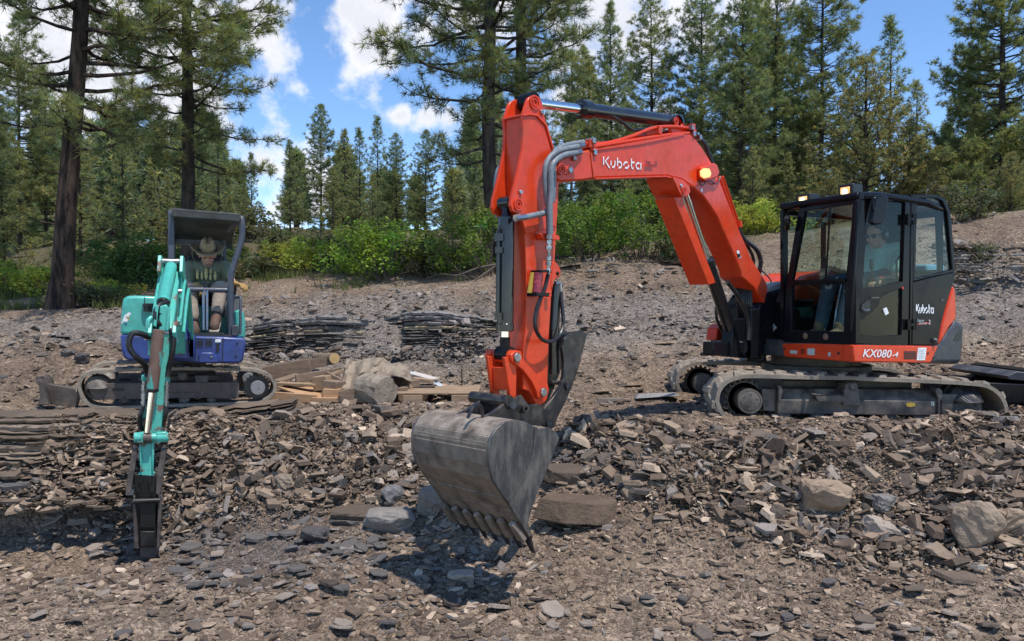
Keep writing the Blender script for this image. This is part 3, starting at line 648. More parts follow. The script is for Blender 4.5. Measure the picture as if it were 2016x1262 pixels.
for a in [('oak', 765, 548, 15.6, 'biggest bright green bush, left of the orange stick', 1.0, 1.0, 0), ('oak', 700, 545, 16.5, 'bright green bush just left of the biggest bush', .6, .75, 2),
          ('oak2', 600, 545, 18, 'low yellow-green bush right of the teal excavator canopy', 1.0, .8, 1), ('oak2', 565, 540, 20, 'small yellow-green bush nearest the cloud gap', .7, .75, 3),
          ('leafy', 965, 525, 15.2, 'mid green bush directly behind the black cylinder of the orange stick', .75, 1.0, 0), ('oak2', 908, 525, 16.5, 'pale green bush left of the black cylinder', .6, .6, 4),
          ('leafy', 1160, 495, 15.0, 'leafy green bush inside the boom arch, left one', .8, .85, 1), ('leafy', 1265, 490, 15.0, 'leafy green bush inside the boom arch, right one', .85, 1.0, 2.5),
          ('dark', 1120, 490, 16.5, 'dark bush against the right edge of the orange stick', .8, 1.0, 0), ('dark', 1210, 490, 17, 'dark green bush in the shade between two leafy bushes', 1, 1.1, 2),
          ('oak2', 1500, 460, 17.5, 'yellow-green bush between boom and cab', .95, .9, 1), ('oak2', 1460, 465, 18, 'yellow-green bush right beside the lower boom', .7, .8, 5),
          ('oak2', 45, 610, 17, 'yellowish bush left of the thick leaning trunk', 1.1, 1.0, 0), ('oak2', 110, 600, 18.5, 'yellowish bush behind the foot of the leaning trunk', 1, .7, 2), ('dark', 270, 560, 18, 'dark green bush left of the canopy posts', 1.2, .95, 1), ('leafy', 300, 545, 19, 'mid green bush behind the teal engine hood', .9, .7, 3), ('dark', 455, 545, 18, 'dark bush right behind the seated man', .7, .6, 3.5),
          ('oak2', 212, 600, 15.5, 'low yellow-green bush right of the leaning trunk', .6, .5, 2), ('sage', 160, 600, 14.5, 'grey-green low bush at the foot of the leaning trunk', 1.3, 1.1, 0),
          ('sage', 850, 545, 15.8, 'grey sagebrush between the biggest bush and the stick', 1.3, 1.3, 1), ('sage', 815, 540, 17, 'grey sagebrush behind the biggest bush', 1.4, 1.4, 3), ('sage', 1328, 505, 14.6, 'small grey sagebrush right of the boom arch', .7, .9, 2), ('sage', 1900, 455, 15, 'grey bush on the ledge right of the cab', 1.2, 1.5, 0), ('sage', 1935, 500, 13.2, 'small grey bush growing in the ledge right of the cab', .45, .7, 0),
          ('sage', 505, 550, 17.5, 'grey-green brush right of the man in the hat', 1.3, 1.1, 4), ('sage', 560, 520, 22, 'grey brush under the cloud gap', 1.6, 1.3, 1), ('sage', 650, 530, 20, 'grey brush between yellow-green bush and big bush', 1.5, 1.4, 5), ('sage', 490, 515, 24, 'far grey brush below the cloud gap', 2, 1.6, 2)]:
    place_shrub(*a)
def grass():
    rs = np.random.RandomState(9); n = 70000
    y = 14 + 9 * rs.rand(n) ** .9; x = rs.uniform(-1, 1, n) * .85 * y; z = gz(x, y); px, py = proj(x, y, z)
    d = np.clip(fbm(x * .7, y * .7, 3) * 3 + .35, 0, 1)
    d = d * np.where(px < 150, 1, np.where(px < 480, .9, np.where(px < 720, 1.0, np.where(px < 930, .35, np.where((px > 1380), .25, .05)))))
    d = d * np.clip((y - np.where(px < 250, 13.6, np.where(px < 700, 16.0, 16.5))) / .8, 0, 1)
    d = np.maximum(d, np.where((fbm(x * 1.9 + 4, y * 1.9, 3) > .12) & (px < 1500) & (y > 14.2), .16, 0))
    k = rs.rand(n) < d; x, y, z = x[k], y[k], z[k]; n = len(x)
    B = 3; x = np.repeat(x, B) + rs.normal(0, .03, n * B); y = np.repeat(y, B) + rs.normal(0, .03, n * B); z = np.repeat(z, B); m = n * B
    h = rs.uniform(.06, .26, m); a = rs.uniform(0, 6.28, m); w = .012; lx = rs.normal(0, .35, (m, 2)) * h[:, None]
    v = np.stack([np.stack([x - w * np.cos(a), y - w * np.sin(a), z - .02], 1), np.stack([x + w * np.cos(a), y + w * np.sin(a), z - .02], 1), np.stack([x + lx[:, 0], y + lx[:, 1], z + h], 1)], 1).reshape(-1, 3)
    g = rs.rand(m, 1); c = np.array([[.1, .13, .035]]) * (1 - g) + np.array([[.19, .19, .07]]) * g
    tag(link_mesh('grass', np_mesh('grass', v, np.arange(3 * m), np.arange(m) * 3, np.full(m, 3), np.repeat(c, 3, 0)), M_GRASS), 'patchy green and straw grass below the bushes', 'grass', kind='stuff')
grass()

# ------------------------------------------------------------------ machine materials
DUST = (.27, .22, .175)
M_ORANGE = pmat('orange_red_paint', (.70, .054, .012), rough=.38, c2=(.58, .06, .016), scale=2.6, lo=.48, hi=.78, coat=.08, spec=.35, dust=((.48, .2, .09), .34), bump=.03, bscale=14)
M_BLACK = pmat('black_paint', (.009, .0095, .012), rough=.3, c2=(.014, .014, .016), scale=3, lo=.5, hi=.8, coat=.0, spec=.14, dust=(DUST, .03))
M_PLASTIC = pmat('dark_grey_plastic', (.045, .048, .055), rough=.5, c2=(.07, .07, .075), scale=5, dust=(DUST, .4))
M_CYL = pmat('black_cylinder_paint', (.012, .013, .016), rough=.28, c2=(.035, .034, .033), scale=5, lo=.55, hi=.8, coat=.2, dust=(DUST, .1))
M_CHROME = pmat('chromed_rod', (.75, .76, .78), rough=.12, metal=1.0)
M_STEEL = pmat('zinc_steel', (.42, .42, .43), rough=.38, metal=1.0, c2=(.3, .28, .26), scale=20)
M_BUCKET = pmat('worn_bucket_steel', (.075, .077, .083), rough=.42, metal=.5, c2=(.2, .18, .155), scale=5, lo=.45, hi=.66, bump=.25, bscale=40, dust=((.3, .25, .2), .45), stretch=(2.2, 2.2, .8), detail=9)
M_BUCKETSHELL = pmat('muddy_bucket_steel', (.185, .14, .105), rough=.75, metal=.1, c2=(.065, .05, .04), scale=5.5, lo=.42, hi=.66, bump=.35, bscale=36, dust=((.33, .275, .22), .9))
M_LINK = pmat('scuffed_black_steel', (.03, .03, .034), rough=.4, metal=.4, c2=(.11, .1, .09), scale=7, lo=.52, hi=.72, dust=(DUST, .45))
M_RUBBER = pmat('dusty_rubber', (.2, .168, .135), rough=.9, c2=(.32, .265, .205), scale=5, lo=.38, hi=.62, bump=.4, bscale=50, dust=((.33, .275, .22), .8), spec=.25)
M_FRAME = pmat('dusty_black_frame', (.035, .033, .032), rough=.6, c2=(.11, .092, .077), scale=4, lo=.45, hi=.7, bump=.2, bscale=40, dust=(DUST, .8))
M_HOSE = pmat('grey_hose_sleeve', (.16, .185, .205), rough=.5, c2=(.23, .25, .26), scale=30)
M_BLKHOSE = pmat('black_hose', (.014, .014, .015), rough=.45, c2=(.05, .047, .044), scale=12, lo=.5, hi=.8)
M_WHITE = pmat('white_decal', (.82, .82, .82), rough=.45)
M_DECALBLK = pmat('black_decal', (.012, .012, .012), rough=.4)
M_DECALRED = pmat('red_decal', (.6, .03, .02), rough=.4)
M_DECALGREY = pmat('pale_grey_decal', (.5, .56, .55), rough=.5)
M_YELLOW = pmat('yellow_decal', (.55, .36, .05), rough=.6, c2=(.3, .2, .05), scale=30)
M_SEAT = pmat('seat_cloth', (.02, .02, .022), rough=.85)
M_INTERIOR = pmat('cab_interior', (.03, .032, .034), rough=.7)
M_LAMPLESS = pmat('lamp_housing', (.012, .012, .013), rough=.4)
def glassmat(name, tint, gloss=.1, fac=1.0):
    m = bpy.data.materials.new(name); m.use_nodes = True; nt = m.node_tree; N = nt.nodes.new; L = nt.links.new
    nt.nodes.remove(nt.nodes['Principled BSDF']); out = nt.nodes['Material Output']
    t = N('ShaderNodeBsdfTransparent'); t.inputs[0].default_value = (*tint, 1)
    g = N('ShaderNodeBsdfGlossy'); g.inputs['Roughness'].default_value = .02
    lw = N('ShaderNodeLayerWeight'); lw.inputs['Blend'].default_value = .5
    pw = N('ShaderNodeMath'); pw.operation = 'POWER'; pw.inputs[1].default_value = 4.0; L(lw.outputs['Facing'], pw.inputs[0])
    mm = N('ShaderNodeMath'); mm.operation = 'MULTIPLY_ADD'; mm.inputs[1].default_value = fac; mm.inputs[2].default_value = gloss; mm.use_clamp = True; L(pw.outputs[0], mm.inputs[0])
    mx = N('ShaderNodeMixShader'); L(mm.outputs[0], mx.inputs[0]); L(t.outputs[0], mx.inputs[1]); L(g.outputs[0], mx.inputs[2]); L(mx.outputs[0], out.inputs[0])
    return m
M_GLASS = glassmat('tinted_glass', (.85, .92, .89), .012, .5)
M_MIRROR = pmat('mirror_glass', (.7, .72, .74), rough=.05, metal=1.0)
def emit(name, c, s):
    m = bpy.data.materials.new(name); m.use_nodes = True; b = m.node_tree.nodes['Principled BSDF']
    b.inputs['Base Color'].default_value = (*c, 1); b.inputs['Emission Color'].default_value = (*c, 1); b.inputs['Emission Strength'].default_value = s; b.inputs['Roughness'].default_value = .2
    return m
M_LAMPON = emit('lit_amber_lamp', (1.0, .5, .16), .6)
M_LAMPHOT = emit('lit_amber_core', (1.0, .82, .5), 1.3)

def text(name, s, p0, xd, yd, h, mat, parent, width=None, shear=0.0, ext=.0015, bold=0.0):
    """flat lettering standing on a surface: p0 lower left corner, xd/yd directions, h cap height"""
    cu = bpy.data.curves.new('lettering', 'FONT'); cu.body = s; cu.size = 1.0; cu.shear = shear; cu.offset = bold
    cu.resolution_u = 3
    to = bpy.data.objects.new('lettering', cu); me = bpy.data.meshes.new_from_object(to); bpy.data.objects.remove(to)
    xs = [v.co.x for v in me.vertices]; ys = [v.co.y for v in me.vertices]; x0, x1 = min(xs), max(xs); y0, y1 = min(ys), max(ys)
    sy = h / .7; sx = sy if width is None else width / (x1 - x0)
    xd = Vector(xd).normalized(); yd = Vector(yd).normalized(); nd = xd.cross(yd).normalized(); o0 = origin(parent)
    for v in me.vertices: v.co = Vector(p0) + xd * ((v.co.x - x0) * sx) + yd * (v.co.y * sy) + nd * ext - o0
    me.update()
    o = link_mesh(name, me, mat, parent)
    if not me.materials: me.materials.append(mat)
    me.materials.clear(); me.materials.append(mat)
    return o
def logo(p0, xd, yd, w, h, mat, parent, ext=.002):
    """the rounded broken-stroke lettering K u b o t a"""
    mb = MB(); xd = Vector(xd).normalized(); yd = Vector(yd).normalized(); nd = xd.cross(yd).normalized(); T = .17
    def P(x, y): return Vector(p0) + xd * (x / 4.28 * w) + yd * (y * h) + nd * ext
    def stroke(pts, t=T):
        pts = [Vector((a * 1.0, b * 1.0)) for a, b in pts]
        asp = (w / 4.28) / h
        L, R = [], []
        for i, p in enumerate(pts):
            d = (pts[min(i + 1, len(pts) - 1)] - pts[max(i - 1, 0)]); d = Vector((d.x * asp, d.y)).normalized(); n = Vector((-d.y / asp, d.x)) * (t / 2)
            L.append(p + n); R.append(p - n)
        for i in range(len(pts) - 1): mb.add([P(*L[i]), P(*L[i + 1]), P(*R[i + 1]), P(*R[i])], [[0, 1, 2, 3]])
    def arc(cx, cy, rx, ry, a0, a1, n=14): return [(cx + rx * math.cos(math.radians(a0 + (a1 - a0) * k / n)), cy + ry * math.sin(math.radians(a0 + (a1 - a0) * k / n))) for k in range(n + 1)]
    stroke([(.09, .22), (.09, 1.0)]); stroke([(.62, 1.0), (.28, .56), (.74, -.04)])
    stroke([(.86, .66), (.86, .2)]); stroke([(1.0, .06), (1.12, .06), (1.22, .16), (1.28, .3), (1.28, .68)]); 
    stroke([(1.55, 1.0), (1.55, .2)]); stroke(arc(1.75, .32, .24, .28, 120, -110))
    stroke(arc(2.5, .33, .27, .28, 60, 190)); stroke(arc(2.5, .33, .27, .28, 240, 370))
    stroke([(3.08, 1.0), (3.08, .25), (3.14, .08), (3.3, .05)]); stroke([(3.14, .64), (3.42, .64)])
    stroke(arc(3.86, .33, .25, .28, 60, 300)); stroke([(4.16, .66), (4.16, -.02)])
    return mb.build('logo_lettering', mat, parent)
def framering(outer, inner, vec):
    """flat frame with a hole: outer and inner have the same number of points"""
    mb = MB(); n = len(outer); vec = Vector(vec); o = [Vector(p) for p in outer]; i = [Vector(p) for p in inner]
    vs = o + i + [p + vec for p in o] + [p + vec for p in i]; fs = []
    for k in range(n):
        j = (k + 1) % n
        fs += [[k, j, n + j, n + k], [2 * n + k, 3 * n + k, 3 * n + j, 2 * n + j], [k, 2 * n + k, 2 * n + j, j], [n + k, n + j, 3 * n + j, 3 * n + k]]
    return mb.add(vs, fs)
def arcpts(c, r, a0, a1, n):
    return [(c[0] + r * math.cos(math.radians(a0 + (a1 - a0) * k / n)), c[1] + r * math.sin(math.radians(a0 + (a1 - a0) * k / n))) for k in range(n + 1)]
def pin(mb, c, ax, r, t): mb.lathe(Vector(c), ax, [(0, r), (t * .8, r), (t, r * .85)], 18)
def belt(loop, wvec, t, name, mat, parent, lug=.085, lugh=.02):
    """rubber track: closed loop of points in a vertical plane, extruded by wvec, with lugs"""
    L = spline(loop + [loop[0]], 5)[:-1]; n = len(L); wv = Vector(wvec); ax = wv.normalized()
    nrm = []
    for i in range(n):
        d = (L[(i + 1) % n] - L[i - 1]).normalized(); nrm.append(d.cross(ax))
    c = sum(L, Vector()) / n
    if sum((L[i] - c).dot(nrm[i]) for i in range(n)) < 0: nrm = [-v for v in nrm]
    mb = MB(); vs = []
    for i in range(n): vs += [L[i], L[i] + wv, L[i] - nrm[i] * t + wv, L[i] - nrm[i] * t]
    mb.add(vs, [[i * 4 + k, i * 4 + (k + 1) % 4, ((i + 1) % n) * 4 + (k + 1) % 4, ((i + 1) % n) * 4 + k] for i in range(n) for k in range(4)])
    # raised shoulders and lugs
    acc = 0; nxt = 0
    for i in range(n):
        a, b = L[i], L[(i + 1) % n]; seg = (b - a).length
        while nxt < acc + seg and seg > 1e-6:
            f = (nxt - acc) / seg; p = a.lerp(b, f); d = (b - a).normalized(); nn = nrm[i]; k = int(round(nxt / lug))
            lo, hi = ((0, .54), (.46, 1.0))[k % 2]
            q = []
            for s, (u0, u1) in ((0, (lo, hi)), (1, (lo + .02, hi - .02))):
                hw = lug * (.42 - .14 * s); sk = d * lug * .35 * (1 if k % 2 else -1)
                q += [p + wv * u0 - d * hw + nn * (lugh * s - .004) + sk * (1 if u0 < .3 else -.6), p + wv * u1 - d * hw + nn * (lugh * s - .004) - sk * .6, p + wv * u1 + d * hw + nn * (lugh * s - .004) - sk * .6, p + wv * u0 + d * hw + nn * (lugh * s - .004) + sk * (1 if u0 < .3 else -.6)]
            mb.add(q, [[0, 1, 2, 3][::-1], [4, 5, 6, 7]] + [[e, (e + 1) % 4, (e + 1) % 4 + 4, e + 4] for e in range(4)])
            nxt += lug
        acc += seg
    o = mb.build(name, mat, parent); return o
def sprocket(mb, c, ax, r, t, teeth, th=.03):
    mb.lathe(Vector(c) - Vector(ax) * t / 2, ax, [(0, r), (t, r)], 40)
    u = Vector((1, 0, 0)) if abs(Vector(ax).x) < .5 else Vector((0, 0, 1)); w = Vector(ax).cross(u)
    for k in range(teeth):
        a = 2 * math.pi * k / teeth; d = u * math.cos(a) + w * math.sin(a); s = -u * math.sin(a) + w * math.cos(a); p = Vector(c) + d * (r - .004)
        hw = math.pi * r / teeth * .55
        q = [p - s * hw, p + s * hw, p + s * hw * .45 + d * th, p - s * hw * .45 + d * th]
        mb.prism([v - Vector(ax) * t / 2 for v in q], Vector(ax) * t)

# ------------------------------------------------------------------ the orange excavator
TH = math.radians(47); AR = Vector((-math.cos(TH), -math.sin(TH), 0)); AN = Vector((math.sin(TH), -math.cos(TH), 0)); QP = Vector((2.3, 7.76, 0))
def PB(px, py, off=0.0): return UP(px, py, QP, AN, off)
def c1(x, y): return 780 + x / 2.525, 160 + y / 2.525
def c2(x, y): return 780 + x / 2.104, 560 + y / 2.104
def c3(x, y): return 1080 + x / 2.629, 180 + y / 2.629
def c4(x, y): return 1320 + x / 2.4267, 340 + y / 2.4267
def c5(x, y): return 1320 + x / 2.8966, 640 + y / 2.8966
OX = empty('excavator', (3.31, 8.3, .9), 'big orange-red excavator with closed black cab, long boom and wide grey bucket', 'excavator')

# undercarriage
def track_unit(dy, dz):
    P = lambda x, y, d=0.0: U(*c5(x, y), 7.2) + Vector((0, dy + d, dz))
    PX = lambda x, y, d=0.0: U(x, y, 7.2) + Vector((0, dy + d, dz))
    loop = [(1408, 790), (1413, 768), (1428, 750), (1450, 741), (1480, 737), (1600, 740), (1680, 741), (1700, 742.5), (1800, 746), (1900, 751), (1945, 757), (1971, 774), (1984, 797), (1986, 820), (1979, 842), (1960, 853), (1930, 856), (1800, 850), (1600, 843), (1475, 840), (1440, 832), (1419, 815)]
    b = belt([PX(x, y) for x, y in loop], (0, .45, 0), .036, 'track_belt', M_RUBBER, OX, lug=.098, lugh=.026)
    Y = Vector((0, 1, 0)); w = .45
    mb = MB(); sprocket(mb, P(455, 435, .2), Y, .175, .05, 21, .028); s = mb.build('sprocket', M_FRAME, OX)
    mb = MB(); c = P(455, 435, .015); mb.lathe(c, Y, [(-.014, .085), (-.004, .112), (0, .118), (.16, .118), (.16, .16), (.3, .16)], 36); h = mb.build('hub', M_FRAME, s, smooth=True)
    mb = MB(); mb.ring(c - Y * .006, Y, .118, .100, .014); 
    for k in range(6): a = k * math.pi / 3 + .4; mb.cyl(c + Vector((math.cos(a) * .07, -.018, math.sin(a) * .07)), c + Vector((math.cos(a) * .07, .0, math.sin(a) * .07)), .009, seg=8)
    mb.build('hub_cover', M_FRAME, s)
    mb = MB(); c = P(1720, 440, .1); mb.lathe(c, Y, [(0, .15), (0, .165), (.07, .175), (.07, .19), (.17, .19), (.17, .175), (.24, .165), (.24, .05)], 36); mb.build('idler', M_LINK, OX)
    mb = MB()
    mb.prism([P(622, 428, .05), P(1545, 436, .05), P(1545, 522, .05), P(622, 510, .05)], (0, .34, 0))
    mb.prism([P(640, 372, .16), P(1535, 380, .16), P(1542, 437, .053), P(626, 428, .053)], (0, .16, 0))
    mb.build('side_frame', M_FRAME, OX, bevel=.008)
    mb = MB(); mb.prism([P(1563, 398, .055), P(1790, 403, .055), P(1797, 412, .055), P(1798, 524, .055), P(1563, 526, .055)], (0, .3, 0)); 
    mb.prism([P(540, 372, .1), P(622, 372, .1), P(622, 505, .1), P(548, 495, .1)], (0, .2, 0)); mb.build('end_plate', M_FRAME, OX, bevel=.006)
    mb = MB(); mb.cyl(P(1762, 463, .046), P(1762, 463, .06), .012); mb.cyl(P(1595, 500, .05), P(1595, 500, .06), .006); mb.cyl(P(1705, 508, .05), P(1705, 508, .06), .006); mb.build('bolt', M_LINK, OX)
    mb = MB(); mb.prism([P(1530, 362, .03), P(1550, 366, .03), P(1562, 380, .03), P(1560, 425, .03), P(1550, 432, .03), P(1552, 524, .03), P(1534, 524, .03), P(1536, 420, .03), P(1524, 385, .03)], (0, .12, 0))
    mb.prism([P(615, 350, .03), P(640, 352, .03), P(648, 375, .03), P(640, 420, .03), P(622, 440, .03), P(624, 360, .03)], (0, .12, 0)); mb.build('end_rib', M_FRAME, OX, bevel=.004)
    mb = MB(); mb.prism([P(1005, 345, .02), P(1020, 332, .02), P(1062, 332, .02), P(1075, 345, .02), P(1076, 372, .02), P(1082, 375, .02), P(1090, 462, .02), P(990, 462, .02), P(996, 376, .02), P(1004, 372, .02)], (0, .2, 0)); mb.lathe(P(1042, 352, -.0), Y, [(0, .03), (.06, .045), (.3, .045)], 20); mb.build('carrier_bracket', M_FRAME, OX, bevel=.005)
    mb = MB(); mb.prism([P(812, 394, -.05), P(990, 402, -.05), P(990, 436, -.05), P(832, 430, -.05)], (0, .012, 0)); mb.prism([P(812, 392, -.05), P(990, 400, -.05), P(990, 404, -.05), P(812, 398, -.05)], (0, .11, 0))
    for k in range(9): a = 820 + k * 19; mb.prism([P(a, 393 + k * .85, -.05), P(a + 8, 388 + k * .85, -.05), P(a + 14, 394 + k * .85, -.05)], (0, .012, 0))
    mb.build('step', M_FRAME, OX)
    for x in (665, 860, 1030, 1275, 1450):
        mb = MB(); mb.lathe(P(x, 528 + (x - 660) * .012, .06), Y, [(0, .03), (.02, .065), (.1, .07), (.1, .05), (.2, .05), (.2, .07), (.3, .065), (.32, .03)], 20); mb.build('roller', M_FRAME, OX, smooth=True)
    if dy == 0:
        mb = MB(); mb.prism([P(1358, 452, .046), P(1378, 444, .046), P(1410, 449, .046), P(1412, 466, .046), P(1382, 472, .046), P(1362, 468, .046)], (0, .003, 0)); mb.build('sticker', M_YELLOW, OX)
        mb = MB(); mb.prism([P(1502, 442, .046), P(1518, 442, .046), P(1518, 463, .046), P(1502, 463, .046)], (0, .003, 0)); mb.build('sticker', M_DECALGREY, OX)
        mb = MB(); mb.prism([P(1505, 446, .0445), P(1515, 446, .0445), P(1515, 449, .0445), P(1505, 449, .0445)], (0, .001, 0)); mb.prism([P(1505, 453, .0445), P(1512, 453, .0445), P(1512, 459, .0445), P(1505, 459, .0445)], (0, .001, 0)); mb.build('sticker_print', M_DECALBLK, OX)
track_unit(0, 0); track_unit(1.75, -.01)
mb = MB(); mb.box((3.35, 8.3, 1.14), (1.3, 1.4, .2)); mb.box((3.0, 8.3, 1.1), (.5, 1.5, .16)); mb.lathe((3.31, 8.3, 1.2), (0, 0, 1), [(0, .5), (.05, .56), (.16, .56), (.16, .46), (.26, .46)], 40); mb.build('turntable', M_FRAME, OX, bevel=.01)

# blade at the right end
mb = MB(); bz = U(1990, 790, 7.5).z
mb.prism([U(1868, 724, 9.3), U(1884, 716, 9.3), U(2140, 742, 9.3), U(2140, 752, 9.3), U(1872, 730, 9.3)], (0, -1.1, 0)); mb.build('blade_top', M_PLASTIC, OX, bevel=.006)
mb = MB(); p0 = U(1988, 768, 7.75)
mb.bar(p0 + Vector((-.3, .1, -.02)), p0 + Vector((.75, .1, -.08)), .1, .19); mb.bar(p0 + Vector((-.3, 1.1, -.02)), p0 + Vector((.75, 1.1, -.08)), .1, .19); mb.build('blade_arm', M_BLACK, OX, bevel=.008)
mb = MB(); mb.prism([p0 + Vector((.62, -.6, .14)), p0 + Vector((.72, -.6, .16)), p0 + Vector((.78, -.6, -.1)), p0 + Vector((.72, -.6, -.38)), p0 + Vector((.66, -.6, -.38)), p0 + Vector((.68, -.6, -.1))], (0, 2.3, 0)); mb.build('blade', M_BLACK, OX, bevel=.006)

# upper body: near side plane through the front corner, front plane across the cab
PH = math.radians(28); BF = Vector((-math.cos(PH), -math.sin(PH), 0)); BL = Vector((math.sin(PH), -math.cos(PH), 0)); KP = Vector((3.175, 6.983, 0))
def S4(x, y, off=0.0): return UP(*c4(x, y), KP, BL, off)
def F4(x, y, off=0.0): return UP(*c4(x, y), KP, BF, off)
CW = .93                                              # cab width
IN = -BL                                              # from the near side into the cab
zb = S4(898, 905).z; zs = S4(898, 822).z; zt = S4(905, 90).z
def XF(a, l, z): return KP + BF * a + BL * l + Vector((0, 0, z))   # body frame: a forward of the front corner, l to the near side
# orange skirt
mb = MB(); mb.prism([S4(877, 822), S4(1280, 828), S4(1245, 909), S4(877, 905)], IN * .12); mb.build('skirt_panel', M_ORANGE, OX, bevel=.012)
mb = MB(); mb.prism([F4(530, 812), F4(868, 821), F4(868, 904), F4(541, 880)], -BF * .12); mb.build('skirt_panel', M_ORANGE, OX, bevel=.012)
mb = MB(); mb.prism([XF(-.012, -.01, zb + .0), XF(-1.36, -.03, zb), XF(-1.6, -.5, zb), XF(-1.6, -1.7, zb), XF(-1.3, -2.05, zb), XF(-.1, -2.05, zb), XF(.0, -1.5, zb), XF(.0, -.93, zb)], (0, 0, .17)); mb.build('deck', M_PLASTIC, OX, bevel=.01)
text('model_lettering', 'KX080', S4(918, 880, .004), S4(1050, 883) - S4(918, 880), (0, 0, 1), .073, M_WHITE, OX, width=(S4(1056, 880) - S4(918, 880)).length, shear=.25, bold=.012)
text('model_lettering', '-4', S4(1058, 881, .004), S4(1050, 883) - S4(918, 880), (0, 0, 1), .052, M_WHITE, OX, width=(S4(1088, 880) - S4(1058, 880)).length, shear=.25, bold=.012)
mb = MB()
for r in range(5):
    for q in range(8): x = 1116 + q * 7.6; y = 853 + r * 8; mb.prism([S4(x, y, .003), S4(x + 6, y, .003), S4(x + 6, y + 6, .003), S4(x, y + 6, .003)], IN * .002)
mb.build('vent_grille', M_DECALBLK, OX); mb = MB()
for q in range(4):
    y = 843 + q * 6; mb.prism([F4(622, y, .003), F4(640, y, .003), F4(640, y + 3.6, .003), F4(622, y + 3.6, .003)], -BF * .002)
mb.build('vent_grille', M_DECALBLK, OX); mb = MB(); mb.lathe(S4(1230, 863, .0), BL, [(0, .012), (.004, .012)], 14); mb.lathe(F4(803, 863, 0), BF, [(0, .014), (.004, .014)], 14); mb.lathe(F4(545, 843, 0), BF, [(0, .01), (.004, .01)], 14); mb.build('bolt_hole', M_DECALBLK, OX)
mb = MB(); mb.prism([S4(1183, 836, .004), S4(1224, 836, .004), S4(1216, 896, .004), S4(1177, 896, .004)], IN * .002); mb.build('sticker', M_WHITE, OX)
mb = MB()
for k in range(6): y = 845 + k * 8; mb.prism([S4(1186, y, .006), S4(1214 - 4 * (k % 2), y, .006), S4(1214 - 4 * (k % 2), y + 2, .006), S4(1186, y + 2, .006)], IN * .001)
for k in range(3): y = 846 + k * 8; mb.prism([F4(658, y, .006), F4(672, y, .006), F4(672, y + 3, .006), F4(658, y + 3, .006)], -BF * .001)
mb.prism([F4(673, 848, .006), F4(686, 848, .006), F4(686, 866, .006), F4(673, 866, .006)], -BF * .001); mb.prism([F4(756, 865, .006), F4(762, 865, .006), F4(762, 874, .006), F4(756, 874, .006)], -BF * .001); mb.build('sticker_print', M_DECALGREY, OX)
mb = MB(); mb.prism([F4(654, 839, .004), F4(689, 840, .004), F4(689, 872, .004), F4(654, 870, .004)], -BF * .002); mb.prism([F4(753, 858, .004), F4(765, 858, .004), F4(765, 877, .004), F4(753, 877, .004)], -BF * .002); mb.prism([F4(571, 848, .004), F4(605, 850, .004), F4(605, 866, .004), F4(571, 864, .004)], -BF * .002); mb.build('sticker', M_DECALGREY, OX)

# counterweight and tail
def arcside(l, pts): return [S4(x, y, l) for x, y in pts]
mb = MB(); mb.prism([S4(1281, 831, -.02), S4(1300, 800, -.02), S4(1330, 745, -.02), S4(1366, 702, -.02), S4(1404, 718, -.02), S4(1408, 745, -.02), S4(1404, 790, -.02), S4(1396, 905, -.02), S4(1380, 916, -.02), S4(1248, 914, -.02)], IN * 1.95); mb.build('counterweight', M_PLASTIC, OX, bevel=.05, seg=4)
mb = MB(); mb.prism([S4(1366, 772, -.017), S4(1392, 752, -.017), S4(1388, 800, -.017), S4(1352, 806, -.017)], IN * .01); mb.build('tail_vent', M_DECALBLK, OX)
mb = MB(); mb.prism([S4(1352, 538, -.012), S4(1362, 560, -.012), S4(1367, 640, -.012), S4(1366, 698, -.012), S4(1332, 742, -.012), S4(1302, 797, -.012), S4(1282, 826, -.012), S4(1300, 720, -.012), S4(1330, 610, -.012)], IN * 1.9); mb.build('tail_cover', M_ORANGE, OX, bevel=.02, seg=3)
# engine hood and right side of the upper body
mb = MB(); hz = S4(1352, 560).z - .12
mb.prism([XF(-.32, -1.08, zs), XF(-.32, -1.08, zs + .3), XF(-.4, -1.08, zs + .52), XF(-.6, -1.08, zs + .68), XF(-.9, -1.08, zs + .74), XF(-1.5, -1.08, zs + .74), XF(-1.5, -1.08, zs)], -BL * .85); mb.build('engine_hood', M_ORANGE, OX, bevel=.05, seg=4)
mb = MB(); mb.prism([XF(.12, -1.1, zs - .05), XF(.12, -1.1, zs + .36), XF(-.0, -1.1, zs + .5), XF(-.3, -1.1, zs + .56), XF(-.3, -1.1, zs - .05)], -BL * .5); mb.build('side_hood', M_BLACK, OX, bevel=.04, seg=3)
mb = MB(); mb.prism([XF(.06, -1.12, zs + .47), XF(-.02, -1.12, zs + .56), XF(-.3, -1.12, zs + .62), XF(-.3, -1.12, zs + .55), XF(0, -1.12, zs + .48)], -BL * .46); mb.build('hood_cap', pmat('pale_grey_cover', (.28, .29, .31), rough=.3, coat=.4), OX, bevel=.015)
# front deck and battery box left of the cab
mb = MB(); mb.prism([F4(428, 692, -.1), F4(540, 686, -.1), F4(540, 880, -.1), F4(452, 842, -.1), F4(430, 812, -.1)], -BF * .4); mb.prism([F4(455, 640, -.14), F4(500, 612, -.14), F4(543, 606, -.14), F4(543, 690, -.14), F4(440, 692, -.14)], -BF * .45); mb.build('front_box', M_BLACK, OX, bevel=.012)
mb = MB()
for k in range(9): p = F4(506 + k * 3.6, 606 - k * 7, -.08); q = F4(530 + k * 1.2, 610 - k * 7, -.08); mb.bar(p, q, .012, .006)
mb.prism([F4(500, 618, -.09), F4(540, 545, -.09), F4(542, 620, -.09)], -BF * .03); mb.build('vent_grille', M_PLASTIC, OX)
mb = MB(); mb.prism([F4(457, 740, -.098), F4(484, 712, -.098), F4(509, 741, -.098), F4(482, 766, -.098)], BF * .003); mb.build('diamond_sticker', M_DECALGREY, OX)
mb = MB()
